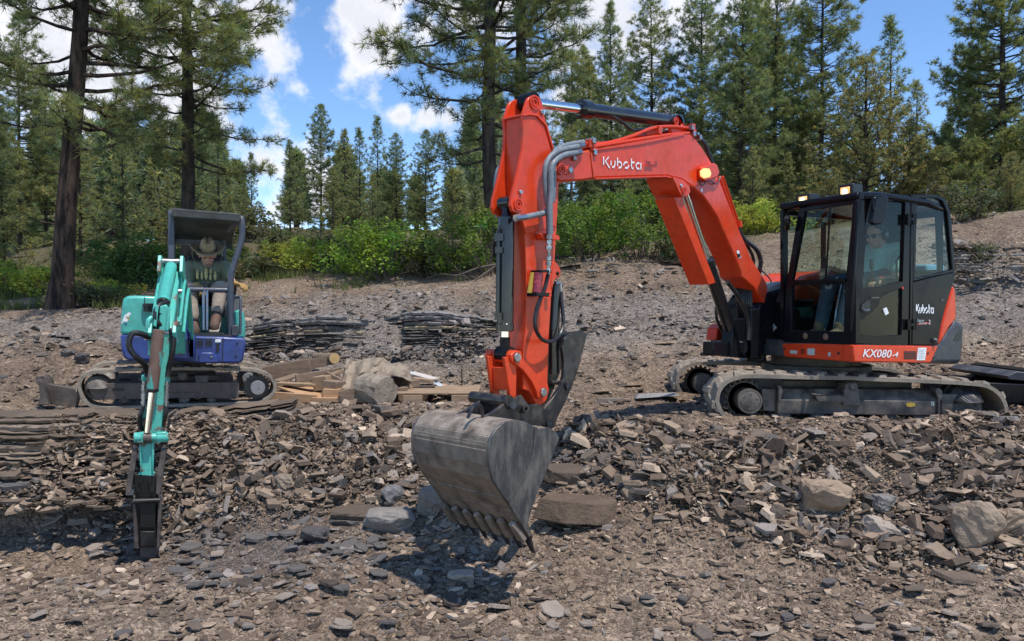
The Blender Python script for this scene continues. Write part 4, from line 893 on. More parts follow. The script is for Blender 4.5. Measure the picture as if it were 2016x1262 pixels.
for k in range(3): mb.prism([F4(468 + 3 * (k != 1), 732 + k * 8, -.094), F4(498 - 3 * (k != 1), 732 + k * 8, -.094), F4(498 - 3 * (k != 1), 734 + k * 8, -.094), F4(468 + 3 * (k != 1), 734 + k * 8, -.094)], BF * .0012)
mb.build('sticker_print', M_DECALBLK, OX)

# cab
t = .05
def rect8(a, b, c, d): return [a, a.lerp(b, .5), b, b.lerp(c, .5), c, c.lerp(d, .5), d, d.lerp(a, .5)]
CAB = MB(); 
# front wall: upper and lower window frames
fo = [F4(612, 172), F4(905, 104), F4(868, 523), F4(553, 532)]; fi = [F4(641, 186), F4(874, 150), F4(836, 513), F4(577, 522)]
fl = [F4(553, 532), F4(868, 523), F4(868, 821), F4(535, 811)]; fli = [F4(578, 541), F4(832, 532), F4(827, 760), F4(578, 752)]
fr = framering(fo, fi, -BF * t); fr.add(framering(fl, fli, -BF * t).v, framering(fl, fli, -BF * t).f)
fr.build('front_frame', M_BLACK, OX, bevel=.006)
mb = MB(); mb.prism([F4(641, 186, -.02), F4(874, 150, -.02), F4(836, 513, -.02), F4(577, 522, -.02)], -BF * .005); mb.build('windscreen', M_GLASS, OX)
mb = MB(); mb.prism([p - BF * .02 for p in fli], -BF * .005); mb.build('lower_windscreen', M_GLASS, OX)
mb = MB(); mb.bar(F4(577, 520, .012), F4(836, 512, .012), .02, .025); mb.bar(F4(764, 170, .006), F4(742, 516, .006), .012, .016); mb.build('wiper', M_BLACK, OX)
# corner pillar
mb = MB(); mb.prism([S4(905, 92, .004), S4(925, 92, .004), S4(930, 250, .004), S4(895, 815, .004), S4(884, 820, .004), S4(884, 400, .004)], IN * .07); mb.tube([S4(893, 130, .012), S4(880, 400, .012), S4(860, 760, .03)], .018, 8); mb.build('corner_pillar', M_BLACK, OX, bevel=.006)
# door
du = [S4(930, 250), S4(965, 108), S4(1130, 108), S4(1146, 124), S4(1140, 535), S4(1020, 575), S4(908, 600), S4(915, 420)]
dui = [S4(940, 262), S4(985, 134), S4(1112, 134), S4(1123, 146), S4(1110, 520), S4(1008, 543), S4(917, 556), S4(926, 420)]
dl = [S4(908, 600), S4(1020, 575), S4(1140, 535), S4(1138, 700), S4(1134, 818), S4(1000, 820), S4(886, 814), S4(896, 700)]
dli = [S4(990, 640), S4(1008, 592), S4(1108, 548), S4(1106, 700), S4(1104, 774), S4(1000, 783), S4(906, 770), S4(908, 712)]
DR = framering(du, dui, IN * .045); k = framering(dl, dli, IN * .045); DR.add(k.v, k.f); door = DR.build('door', M_BLACK, OX, bevel=.008)
mb = MB(); mb.prism([p + IN * .02 for p in dui], IN * .005); mb.build('door_glass', M_GLASS, door)
mb = MB(); mb.prism([p + IN * .02 for p in dli], IN * .005); mb.build('lower_door_glass', M_GLASS, door)
mb = MB(); mb.prism([S4(908, 660, .01), S4(916, 630, .01), S4(938, 612, .01), S4(954, 612, .01), S4(954, 660, .01), S4(935, 668, .01)], IN * .012); mb.build('handle_recess', M_DECALBLK, door)
mb = MB(); mb.tube([S4(918, 652, .02), S4(935, 658, .03), S4(950, 655, .02)], .007, 8); mb.tube([S4(958, 598, .012), S4(996, 597, .012)], .004, 6); mb.build('door_handle', M_STEEL, door)
mb = MB(); mb.tube([S4(1080, 512, -.06), S4(1080, 420, -.08), S4(1092, 402, -.08), S4(1112, 402, -.06)], .011, 8); mb.build('grab_rail', M_BLACK, door)
mb = MB(); mb.lathe(S4(1109, 551, .004), BL, [(0, .014), (.004, .012)], 14); mb.build('red_button', M_DECALRED, door)
mb = MB(); mb.prism([S4(1015, 650, -.018), S4(1032, 643, -.018), S4(1043, 672, -.018), S4(1026, 682, -.018)], BL * .002); mb.build('paper_tag', M_WHITE, door)
# hinges, rear quarter
for y in (222, 726):
    mb = MB()
    for x in (1138, 1162): mb.box(S4(x, y, .02), (.035, .035, .1)); mb.cyl(S4(x - 3, y - 26, .025), S4(x - 3, y + 26, .025), .012)
    mb.bar(S4(1132, y, .02), S4(1168, y, .02), .03, .02); mb.build('door_hinge', M_BLACK, OX)
ro = [S4(1160, 104), S4(1275, 106), S4(1312, 124), S4(1340, 190), S4(1364, 472), S4(1262, 494), S4(1158, 520), S4(1158, 300)]
ri = [S4(1182, 120), S4(1275, 122), S4(1300, 136), S4(1322, 190), S4(1348, 462), S4(1262, 482), S4(1172, 504), S4(1176, 300)]
RQ = framering(ro, ri, IN * .05); RQ.prism([S4(1152, 104), S4(1162, 104), S4(1160, 520), S4(1152, 824), S4(1142, 824), S4(1148, 300)], IN * .06)
RQ.prism([S4(1158, 522), S4(1262, 496), S4(1364, 474), S4(1350, 532), S4(1316, 640), S4(1292, 730), S4(1276, 824), S4(1154, 823)], IN * .05); RQ.build('rear_quarter', M_BLACK, OX, bevel=.008)
mb = MB(); mb.prism([p + IN * .02 for p in ri], IN * .005); mb.build('rear_side_glass', M_GLASS, OX)
logo(S4(1172, 670, .003), S4(1250, 672) - S4(1172, 670), (0, 0, 1), (S4(1257, 670) - S4(1172, 670)).length, .085, M_WHITE, OX)
text('series_lettering', 'Super', S4(1178, 711, .004), S4(1250, 714) - S4(1178, 711), (0, 0, 1), .028, M_DECALGREY, OX, width=.11, shear=.2)
text('series_lettering', 'Series', S4(1186, 724, .004), S4(1250, 726) - S4(1186, 724), (0, 0, 1), .028, M_DECALGREY, OX, width=.125, shear=.2)
text('series_lettering', '2', S4(1233, 724, .004), S4(1250, 726) - S4(1186, 724), (0, 0, 1), .045, M_WHITE, OX)
mb = MB(); mb.prism([S4(1178, 722, .003), S4(1236, 714, .003), S4(1236, 720, .003), S4(1182, 727, .003)], IN * .001); mb.build('series_stripe', M_DECALRED, OX)
mb = MB(); mb.lathe(S4(1258, 802, 0), BL, [(0, .028), (.02, .026), (.035, .015)], 16); mb.prism([S4(1290, 614, .006), S4(1300, 598, .006), S4(1310, 614, .006)], IN * .004); mb.build('latch_knob', M_PLASTIC, OX)
# roof, far side, back wall
top = [XF(.03, .0, zt), XF(-.3, .012, zt + .02), XF(-1.0, .012, zt + .0), XF(-1.36, -.02, zt - .06), XF(-1.38, -CW + .02, zt - .06), XF(-1.0, -CW, zt), XF(-.3, -CW, zt + .02), XF(.03, -CW, zt)]
dwn = S4(905, 104).z - zt
mb = MB(); mb.add(top + [p + Vector((0, 0, -.075)) for p in top], [[0, 1, 2, 3, 4, 5, 6, 7], [15, 14, 13, 12, 11, 10, 9, 8]] + [[i, (i + 1) % 8, (i + 1) % 8 + 8, i + 8] for i in range(8)]); mb.build('cab_roof', M_BLACK, OX, bevel=.035, seg=4)
z1 = zt - .07; z0 = zs
FS = framering([XF(-.0, -CW, z1), XF(-1.3, -CW, z1), XF(-1.38, -CW, z0 + .55), XF(-1.3, -CW, z0), XF(-.02, -CW, z0)], [XF(-.07, -CW, z1 - .05), XF(-1.22, -CW, z1 - .05), XF(-1.26, -CW, z0 + .6), XF(-1.2, -CW, z0 + .45), XF(-.08, -CW, z0 + .32)], BL * .04); FS.box(XF(-.62, -CW + .02, (z0 + z1) / 2 + .1), (.04, .04, .95)); FS.build('far_wall', M_BLACK, OX)
mb = MB(); mb.prism([XF(-.07, -CW + .02, z1 - .05), XF(-1.22, -CW + .02, z1 - .05), XF(-1.26, -CW + .02, z0 + .6), XF(-1.2, -CW + .02, z0 + .45), XF(-.08, -CW + .02, z0 + .32)], BL * .004); mb.build('far_glass', M_GLASS, OX)
BK = framering([XF(-1.33, -.06, z1), XF(-1.33, -CW + .04, z1), XF(-1.36, -CW + .04, z0), XF(-1.36, -.06, z0)], [XF(-1.33, -.12, z1 - .08), XF(-1.33, -CW + .1, z1 - .08), XF(-1.37, -CW + .1, z0 + .72), XF(-1.37, -.12, z0 + .72)], BF * .04); BK.build('rear_wall', M_BLACK, OX)
mb = MB(); mb.prism([XF(-.03, -.05, z0 - .0), XF(-1.3, -.05, z0), XF(-1.3, -CW + .05, z0), XF(-.03, -CW + .05, z0)], (0, 0, .03)); mb.build('cab_floor', M_INTERIOR, OX)
# seat, console, levers
mb = MB(); mb.box(XF(-.82, -.5, z0 + .47), (.46, .46, .14), Matrix.Rotation(PH, 3, 'Z')); mb.box(XF(-.82, -.5, z0 + .22), (.4, .4, .4), Matrix.Rotation(PH, 3, 'Z')); mb.build('seat', M_SEAT, OX, bevel=.04, seg=3)
mb = MB(); mb.box(XF(-1.1, -.5, z0 + .8), (.12, .46, .6), Matrix.Rotation(PH, 3, 'Z') @ Matrix.Rotation(.12, 3, 'Y')); mb.box(XF(-1.15, -.5, z0 + 1.2), (.1, .27, .2), Matrix.Rotation(PH, 3, 'Z') @ Matrix.Rotation(.12, 3, 'Y')); mb.build('seat_back', M_SEAT, OX, bevel=.04, seg=3)
for s in (-.28, .28):
    mb = MB(); mb.box(XF(-.72, -.5 + s, z0 + .55), (.5, .12, .16), Matrix.Rotation(PH, 3, 'Z')); mb.build('console', M_INTERIOR, OX, bevel=.02)
    mb = MB(); b = XF(-.5, -.5 + s, z0 + .6); mb.tube([b, b + BF * .03 + Vector((0, 0, .12))], .01, 8); mb.lathe(b + BF * .03 + Vector((0, 0, .11)), (0, 0, 1), [(0, .015), (.03, .022), (.09, .02), (.1, .01)], 12); mb.build('joystick', M_INTERIOR, OX)
mb = MB()
for s in (-.06, .06): b = XF(-.2, -.5 + s, z0 + .02); mb.tube([b, b + Vector((0, 0, .3)) - BF * .05, b + Vector((0, 0, .55)) - BF * .12], .011, 8); mb.box(b + Vector((0, 0, .02)), (.1, .09, .02), Matrix.Rotation(PH, 3, 'Z'))
mb.build('travel_lever', M_STEEL, OX)
mb = MB(); mb.box(S4(1222, 482, -.38), (.3, .22, .18), Matrix.Rotation(PH, 3, 'Z')); mb.build('cool_box', pmat('pale_blue_plastic', (.12, .3, .42), rough=.5), OX, bevel=.02)
# lamps and mirrors
for cx, cy, w in ((650, 136, 80), (852, 95, 88)):
    p = F4(cx, cy, -.05); R = Matrix.Rotation(PH, 3, 'Z'); hh = .15 if w > 82 else .135
    mb = MB(); mb.box(p - BF * .02, (.14, .165, hh), R); mb.box(p - BF * .0 + Vector((0, 0, -hh * .62)), (.04, .05, .06), R); L = mb.build('roof_lamp', M_LAMPLESS, OX, bevel=.012)
    mb = MB(); mb.box(p + BF * .053, (.012, .1, hh * .62), R); mb.build('lamp_glass', M_LAMPON, L, bevel=.02)
    mb = MB(); mb.lathe(p + BF * .059, BF, [(0, .036), (.004, .03)], 16); mb.build('bulb', M_LAMPHOT, L)
mb = MB(); mb.prism([S4(938, 238, .12), S4(958, 118, .12), S4(985, 104, .12), S4(1010, 106, .12), S4(1020, 122, .12), S4(1004, 225, .12), S4(985, 248, .12), S4(950, 250, .12)], (BF * -.03 + BL * .03)); mb.build('mirror', M_BLACK, OX, bevel=.014, seg=3)
mb = MB(); mb.tube([S4(912, 130, .03), S4(940, 122, .1), S4(968, 120, .16), S4(968, 172, .16)], .008, 8); mb.lathe(S4(967, 173, .15), BL, [(0, .02), (.02, .018)], 12); mb.build('mirror_arm', M_BLACK, OX)
mb = MB(); p = F4(568, 238, .05); mb.lathe(p, BF * .6 - BL * .8, [(0, .02), (.0, .075), (.03, .08), (.045, .06)], 20); mb.build('far_mirror', M_BLACK, OX, smooth=True)
mb = MB(); mb.tube([F4(600, 182, 0), F4(565, 186, .04), F4(552, 200, .05), F4(556, 238, .05)], .007, 8); mb.build('mirror_arm', M_BLACK, OX)

# swing post
mb = MB()
mb.prism([PB(*c4(388, 652), .13), PB(*c4(440, 648), .13), PB(*c4(440, 700), .13), PB(*c4(428, 780), .13), PB(*c4(446, 830), .13), PB(*c4(434, 892), .13), PB(*c4(390, 892), .13)], AN * -.03)
mb.prism([PB(*c4(388, 652), -.13), PB(*c4(440, 648), -.13), PB(*c4(440, 700), -.13), PB(*c4(428, 780), -.13), PB(*c4(446, 830), -.13), PB(*c4(434, 892), -.13), PB(*c4(390, 892), -.13)], AN * .03)
mb.prism([PB(*c4(206, 808), .02), PB(*c4(330, 812), .02), PB(*c4(392, 830), .02), PB(*c4(392, 888), .02), PB(*c4(206, 872), .02)], AN * -.12)
mb.cyl(PB(*c4(410, 640), 0), PB(*c4(410, 900), 0), .1); mb.prism([PB(*c4(300, 700), .06), PB(*c4(400, 690), .06), PB(*c4(400, 890), .06), PB(*c4(290, 880), .06)], AN * -.12)
mb.build('swing_post', M_BLACK, OX, bevel=.012)
mb = MB(); mb.prism([PB(*c4(218, 800), -.2), PB(*c4(225, 745), -.2), PB(*c4(250, 720), -.2), PB(*c4(270, 800), -.2)], AN * -.12); mb.build('tow_bracket', M_ORANGE, OX, bevel=.01)

# boom
near = [c3(38, 382), c3(60, 352), c3(110, 330), c3(160, 312), c3(240, 298), c3(480, 262), c3(640, 226), c3(705, 210), c3(740, 222), c3(790, 282), c3(845, 370), c3(890, 472), c3(960, 652), c3(1050, 862), c3(1100, 945), c3(1130, 992), c3(1147, 1062), c3(1143, 1085), c3(1125, 1098), c3(1105, 1092), c3(1085, 1050), c3(1060, 1012), c3(1000, 960), c3(994, 925), c3(940, 800), c3(870, 640), c3(805, 545), c3(745, 492), c3(690, 455), c3(610, 436), c3(450, 440), c3(245, 447), c3(180, 460), c3(60, 466), c3(38, 445)]
mb = MB(); mb.prism([PB(x, y, .12) for x, y in near], AN * -.24); boom = mb.build('boom', M_ORANGE, OX, bevel=.012)
mb = MB()                                             # raised plates
mb.prism([PB(*c3(x, y), .128) for x, y in [(225, 318), (242, 447), (234, 447), (218, 318)]], AN * -.006)
mb.prism([PB(*c3(x, y), .128) for x, y in [(245, 447), (450, 440), (610, 436), (690, 455), (745, 492), (752, 500), (692, 462), (610, 444), (450, 448), (245, 455)]], AN * -.02)
mb.prism([PB(*c3(x, y), .13) for x, y in [(215, 300), (240, 300), (700, 216), (706, 228), (480, 276), (240, 308)]], AN * -.02)
mb.prism([PB(*c3(x, y), .135) for x, y in [(640, 440), (690, 455), (730, 490), (735, 520), (718, 545), (696, 546), (676, 520), (660, 480)]], AN * -.27)
mb.build('boom_plate', M_ORANGE, boom, bevel=.004)
mb = MB(); mb.prism([PB(*c3(x, y), .138) for x, y in arcpts((66, 402), 30, 0, 330, 11)], AN * -.016); mb.prism([PB(*c3(x, y), .134) for x, y in [(66, 374), (112, 388), (122, 410), (108, 430), (66, 430)]], AN * -.01)
mb.prism([PB(*c3(x, y), .07) for x, y in arcpts((660, 157), 34, 150, -70, 10) + [(725, 222), (640, 226)]], AN * -.035); mb.prism([PB(*c3(x, y), -.04) for x, y in arcpts((660, 157), 34, 150, -70, 10) + [(725, 222), (640, 226)]], AN * -.035); mb.build('boom_ear', M_ORANGE, boom, bevel=.005)
def pins(parent, pts, lst_off, r, ln=.02, name='pivot_pin', mat=None):
    mb = MB()
    for (x, y) in pts: pin(mb, PB(x, y, lst_off - .002), AN, r, ln)
    return mb.build(name, mat or M_STEEL, parent, smooth=True)
def eyes(parent, pts, off, r):
    mb = MB()
    for (x, y) in pts: mb.ring(PB(x, y, off + .004), AN, r, r * .78, .012); mb.ring(PB(x, y, off + .004), AN, r * .55, r * .38, .012)
    return mb.build('pin_collar', M_ORANGE, parent)
pins(boom, [c3(106, 407)], .126, .024); pins(boom, [c3(680, 489)], .13, .017); eyes(boom, [c3(66, 402)], .138, .042); eyes(boom, [c3(660, 155)], .07, .035); eyes(boom, [c3(702, 512)], .136, .034)
mb = MB(); pin(mb, PB(*c3(1134, 1062), .118), AN, .032, .02); mb.build('foot_pin', M_BLACK, boom)
# lettering
p0 = PB(*c3(279, 392), .124); xd = PB(*c3(480, 404), .124) - p0
logo(p0, xd, (0, 0, 1), (PB(*c3(482, 400), .124) - p0).length, (PB(*c3(279, 336), .124) - p0).length, M_WHITE, boom)
q0 = PB(*c3(503, 372), .124)
text('series_lettering', 'Super', PB(*c3(503, 371), .124), xd, (0, 0, 1), .026, M_DECALBLK, boom, width=.085, shear=.2, bold=.01); text('series_lettering', 'Series', PB(*c3(516, 385), .124), xd, (0, 0, 1), .026, M_DECALBLK, boom, width=.105, shear=.2, bold=.01); text('series_lettering', '2', PB(*c3(552, 386), .124), xd, (0, 0, 1), .042, M_DECALBLK, boom, bold=.01)
mb = MB(); mb.prism([PB(*c3(x, y), .123) for x, y in [(972, 826), (984, 822), (996, 858), (984, 866)]], AN * .002); mb.prism([PB(*c3(x, y), .123) for x, y in [(786, 506), (796, 502), (798, 516), (790, 522)]], AN * .002); mb.build('sticker', M_WHITE, boom)
mb = MB(); mb.prism([PB(*c3(x, y), .1255) for x, y in [(977, 842), (990, 838), (994, 855), (984, 862)]], AN * .001); mb.build('sticker_print', M_DECALBLK, boom)
mb = MB(); mb.prism([PB(*c3(x, y), .14) for x, y in [(505, 377), (548, 379), (548, 382), (505, 380)]], AN * -.0145); mb.build('series_stripe', M_DECALRED, boom)
# work lamp on the boom
mb = MB(); mb.prism([PB(*c3(x, y), .12) for x, y in [(765, 400), (778, 388), (835, 374), (850, 385), (862, 425), (850, 445), (790, 470), (772, 455)]], AN * .05); L = mb.build('work_lamp', M_ORANGE, boom, bevel=.01)
mb = MB(); mb.prism([PB(*c3(x, y), .171) for x, y in [(780, 412), (800, 398), (828, 400), (838, 425), (832, 444), (800, 452), (783, 440)]], AN * .012); mb.build('lamp_glass', M_LAMPON, L, bevel=.006)
mb = MB(); mb.tube(spline([PB(*c3(782, 455), .15), PB(*c3(792, 488), .15), PB(*c3(830, 462), .15), PB(*c3(870, 478), .14), PB(*c3(888, 440), .12), PB(*c3(868, 425), .12)]), .006, 6); mb.build('lamp_cable', M_BLKHOSE, L)
# pipes and hoses on the boom
mb = MB()
mb.tube(spline([PB(*c3(190, 272), .09), PB(*c3(300, 268), .09), PB(*c3(430, 232), .09), PB(*c3(540, 190), .09), PB(*c3(640, 182), .09), PB(*c3(722, 190), .09)]), .015, 8)
mb.tube(spline([PB(*c3(220, 288), .11), PB(*c3(420, 256), .11), PB(*c3(600, 228), .11), PB(*c3(724, 216), .11)]), .015, 8)
mb.tube(spline([PB(*c3(190, 268), -.05), PB(*c3(330, 262), -.05), PB(*c3(540, 220), -.05), PB(*c3(700, 200), -.05)]), .015, 8)
mb.tube([PB(*c3(885, 440), .05), PB(*c3(972, 690), .05)], .016, 8); mb.tube([PB(*c3(900, 440), -.03), PB(*c3(985, 690), -.03)], .016, 8)
for x, y in ((190, 275), (210, 292), (722, 190), (726, 217), (548, 205), (968, 688)): mb.box(PB(*c3(x, y), .06), (.05, .12, .06), Matrix.Rotation(TH, 3, 'Z'))
mb.build('boom_pipe', M_ORANGE, boom, smooth=True)
mb = MB()
for x, y in ((224, 318), (116, 345), (218, 258), (730, 190), (738, 222), (770, 240)): mb.box(PB(*c3(x, y), .1), (.035, .08, .045), Matrix.Rotation(TH, 3, 'Z'))
mb.build('pipe_fitting', M_STEEL, boom, bevel=.004)
mb = MB()
for o, d in ((.06, 0), (.02, 6)):
    mb.tube(spline([PB(*c3(760 + d, 232), o), PB(*c3(800 + d, 262), o), PB(*c3(830 + d, 330), o), PB(*c3(850 + d, 392), o)]), .016, 8)
    mb.tube(spline([PB(*c3(975 + d, 705), o), PB(*c3(1010 + d, 765), o), PB(*c3(1070 + d, 815), o), PB(*c3(1094 + d, 870), o), PB(*c3(1088 + d, 930), o), PB(*c3(1060, 1010), o - .1)]), .018, 8)
mb.tube(spline([PB(*c3(985, 720), .0), PB(*c3(1030, 800), .0), PB(*c3(1060, 870), .0), PB(*c3(1050, 960), -.04)]), .018, 8)
mb.tube(spline([PB(*c3(1100, 925), .05), PB(*c3(1145, 970), .05), PB(*c3(1150, 1005), .05), PB(*c3(1120, 1040), .05)]), .008, 6)
mb.tube(spline([PB(*c3(302, 108), .03), PB(*c3(380, 160), .05), PB(*c3(440, 200), .06), PB(*c3(540, 185), .05)]), .013, 8)
for k in range(7): mb.tube(spline([PB(*c3(985 + k * 11, 980), -.08 + k * .02), PB(*c3(975 + k * 12, 1060), -.05 + .02 * k), PB(*c3(985 + k * 11, 1160), -.06 + .02 * k), PB(*c3(1000 + k * 12, 1250), -.1)]), .017, 8)
mb.tube(spline([PB(*c3(925, 985), .14), PB(*c3(980, 1060), .15), PB(*c3(1020, 1140), .16), PB(*c3(1034, 1220), .16), PB(*c4(372, 800), .16)]), .022, 8)
mb.tube(spline([PB(*c4(218, 640), -.1), PB(*c4(222, 700), -.1), PB(*c4(250, 760), -.1), PB(*c4(270, 790), -.1)]), .016, 8)
mb.build('boom_hose', M_BLKHOSE, boom, smooth=True)
# boom lift cylinder with its red guard
a = PB(*c3(700, 512), 0); b = PB(*c4(310, 830), 0); d = (b - a).normalized()
mb = MB(); mb.cyl(a + d * .42 * (b - a).length, b - d * .12, .062); mb.lathe(a + d * .42 * (b - a).length, d, [(-.02, .05), (0, .07), (.07, .07), (.08, .062)], 20); mb.lathe(b - AN * .1, AN, [(0, .07), (.2, .07)], 20); lift = mb.build('lift_cylinder', M_CYL, OX, smooth=True)
mb = MB(); mb.cyl(a, a + d * .42 * (b - a).length, .038); mb.build('piston_rod', M_CHROME, lift, smooth=True)
mb = MB(); g = [c3(612, 552), c3(692, 545), c3(720, 590), c3(865, 990), c3(845, 1000), c3(797, 992), c3(640, 600)]
mb.prism([PB(*c3(x, y), .1) for x, y in [(655, 548), (690, 545), (866, 990), (836, 1000)]], AN * -.014); mb.prism([PB(*c3(x, y), .1) for x, y in [(650, 548), (660, 546), (838, 998), (828, 1000)]], AN * -.2); mb.prism([PB(*c3(x, y), -.085) for x, y in [(655, 548), (690, 545), (866, 990), (836, 1000)]], AN * -.014)
mb.build('cylinder_guard', M_ORANGE, lift, bevel=.005)
# arm cylinder along the top
a = PB(*c1(660, 105), 0); b = PB(*c3(660, 157), 0); d = (b - a).normalized(); ln = (b - a).length; m = PB(*c3(165, 110), 0)
mb = MB(); s = (m - a).dot(d); mb.cyl(a + d * (s + .04), b - d * .07, .056); mb.lathe(a + d * s, d, [(-.02, .05), (0, .074), (.1, .074), (.12, .056)], 22); mb.lathe(b - d * .14, d, [(0, .056), (.01, .064), (.05, .064), (.06, .056)], 22); mb.lathe(b - AN * .05, AN, [(0, .06), (.1, .06)], 18); arm_c = mb.build('arm_cylinder', M_CYL, OX, smooth=True)
mb = MB(); mb.cyl(a + d * .04, a + d * (s + .02), .036, seg=28); mb.build('piston_rod', M_CHROME, arm_c, smooth=True)
mb = MB(); mb.lathe(a - AN * .055, AN, [(0, .066), (.11, .066)], 24); mb.build('rod_eye', M_BLACK, arm_c, smooth=True)

# stick
right = [(745, 210), (780, 335), (810, 490), (803, 640), (790, 860), (783, 1000), (772, 1060), (760, 1262)]
low = [(1081, 660), (1079.5, 700), (1078, 752), (1081, 768), (1076, 788), (1066, 798), (1055, 796), (1048, 780), (1042, 770), (1030, 766)]
core = [c1(628, 170), c1(700, 160)] + [c1(*p) for p in right] + low + [(1030, 700), (1036, 640), c1(648, 1000), c1(645, 860), c1(636, 690), c1(632, 500), c1(630, 330)]
mb = MB(); mb.prism([PB(x, y, .085) for x, y in core], AN * -.17); stick = mb.build('stick', M_ORANGE, OX, bevel=.008)
plate = [c1(650, 100), c1(660, 80), c1(688, 66), c1(714, 80), c1(726, 108)] + [c1(*p) for p in right[:4]] + [c1(798, 720), c1(645, 760), c1(636, 720), c1(622, 682), c1(602, 657), c1(580, 648), c1(569, 615), c1(574, 575), c1(603, 460), c1(629, 330), c1(633, 240), c1(627, 170), c1(640, 135)]
mb = MB(); mb.prism([PB(x, y, .1) for x, y in plate], AN * -.026); mb.build('side_plate', M_ORANGE, stick, bevel=.005)
far = [(x, y) for x, y in plate]
mb = MB(); mb.prism([PB(x, y, .1) + AN * -.2 for x, y in plate], AN * .026); mb.build('side_plate', M_ORANGE, stick, bevel=.005)
mb = MB(); mb.prism([PB(*c1(x, y), .1) for x, y in [(628, 168), (660, 160), (700, 165), (745, 215), (780, 335), (772, 338), (738, 222), (695, 176), (655, 170), (630, 176)]], AN * .012); mb.prism([PB(*c1(x, y), .1) for x, y in [(627, 162), (640, 160), (700, 160), (700, 172), (627, 172)]], AN * -.2); mb.build('top_rib', M_ORANGE, stick, bevel=.004)
pins(stick, [c1(720, 155)], .1, .017); pins(stick, [c1(613, 552)], .1, .015); eyes(stick, [c1(688, 105)], .1, .05); eyes(stick, [c1(606, 612)], .1, .042)
mb = MB(); mb.prism([PB(*c1(x, y), .09) for x, y in [(783, 890), (800, 905), (817, 935), (818, 960), (805, 978), (785, 990), (774, 1040), (770, 1000)]], AN * -.03); pinb = mb.build('hose_bracket', M_ORANGE, stick, bevel=.004)
mb = MB(); pin(mb, PB(*c1(800, 955), .088), AN, .013, .012); mb.build('bolt', M_BLACK, stick)
mb = MB(); mb.prism([PB(*c1(x, y), .095) for x, y in [(692, 760), (700, 757), (762, 762), (786, 772), (786, 792), (700, 786)]], AN * .05); mb.prism([PB(*c1(x, y), .095) for x, y in [(740, 1058), (757, 1058), (757, 1072), (740, 1072)]], AN * .03); mb.build('pipe_clamp', M_ORANGE, stick, bevel=.003)
# warning lamp unit on the stick: yellow and red
mb = MB(); mb.prism([PB(*c1(x, y), .09) for x, y in [(668, 940), (720, 940), (727, 952), (668, 950)]], AN * .09); mb.prism([PB(*c1(x, y), .09) for x, y in [(650, 1052), (716, 1052), (712, 1070), (648, 1068)]], AN * .09); ex = mb.build('canister_holder', M_BLACK, stick, bevel=.003)
mb = MB(); mb.cyl(PB(*c1(705, 953), .14), PB(*c1(695, 1052), .14), .034); mb.build('canister', pmat('red_canister', (.2, .012, .03), rough=.25, c2=(.4, .05, .06), scale=40), ex, smooth=True)
mb = MB(); mb.prism([PB(*c1(x, y), .12) for x, y in [(668, 950), (686, 950), (672, 1052), (650, 1052)]], AN * .012); mb.build('yellow_label', M_YELLOW, ex)
# hoses over the elbow
mb = MB()
for pts, o, r in (([(905, 325), (850, 335), (795, 352), (755, 392), (740, 450), (744, 540), (756, 630), (759, 700), (760, 760)], .16, .021), ([(900, 356), (840, 366), (792, 395), (770, 440), (770, 540), (764, 640), (766, 760)], .2, .021), ([(930, 303), (850, 318), (806, 340), (785, 400), (781, 500), (777, 600)], .12, .021), ([(748, 640), (735, 655), (690, 665), (640, 676)], .15, .02)):
    mb.tube(spline([PB(*c1(x, y), o) for x, y in pts]), r, 10)
mb.tube(spline([PB(*c1(x, y), -.13) for x, y in [(560, 380), (530, 405), (507, 450), (498, 520), (502, 600), (505, 680)]]), .021, 10)
mb.build('elbow_hose', M_HOSE, stick, smooth=True)
mb = MB(); mb.tube([PB(*c1(762, 750), .17), PB(*c1(757, 960), .15)], .014, 8)
for y, r in ((775, .024), (800, .022), (828, .026), (880, .022), (905, .022), (940, .018)): mb.cyl(PB(*c1(761 - (y - 760) * .025, y - 9), .165), PB(*c1(761 - (y - 760) * .025, y + 9), .165), r, seg=8)
mb.cyl(PB(*c1(592, 680), .15), PB(*c1(640, 675), .15), .024, seg=8); mb.cyl(PB(*c1(905, 323), .16), PB(*c1(928, 318), .14), .024, seg=8); mb.cyl(PB(*c1(895, 357), .2), PB(*c1(915, 352), .18), .024, seg=8)
mb.tube([PB(*c1(790, 1005), .06), PB(*c1(815, 1003), .06), PB(*c1(819, 1050), .06)], .013, 8); mb.build('hose_fitting', M_STEEL, stick)
mb = MB(); mb.tube(spline([PB(*c1(755, 962), .15), PB(*c1(735, 1040), .16), PB(*c1(705, 1110), .17), PB(*c1(690, 1180), .18), PB(*c2(580, 190), .18), PB(*c2(605, 228), .17), PB(*c2(640, 236), .15), PB(*c2(675, 212), .12), PB(*c2(692, 160), .1), PB(*c2(686, 80), .08), PB(*c1(819, 1048), .06)], 7), .014, 8); mb.build('looped_hose', M_BLKHOSE, stick, smooth=True)
# bucket cylinder
a = PB(*c1(548, 605), 0); b = PB(*c2(450, 290), 0); d = (b - a).normalized(); s = (PB(*c1(543, 1240), 0) - a).dot(d)
mb = MB(); mb.cyl(a + d * .1, a + d * s, .058); mb.lathe(a + d * (s - .05), d, [(0, .058), (.005, .062), (.05, .062), (.055, .05)], 22); mb.lathe(a + d * .02, d, [(0, .03), (.06, .035), (.11, .058)], 20); mb.lathe(a - AN * .05, AN, [(0, .045), (.1, .045)], 18)
side = (-AR).cross(Vector((0, 0, 1))); off = AR * .078
mb.tube([a + d * .22 + off, a + d * (s - .12) + off], .013, 8); mb.tube([a + d * .16 + off * .6, a + d * .22 + off], .016, 8); mb.box(a + d * .24 + off * .9, (.06, .05, .05)); mb.box(a + d * (s - .55) + off * .9, (.05, .05, .04)); mb.box(a + d * (s - .1) + off * .9, (.05, .05, .05))
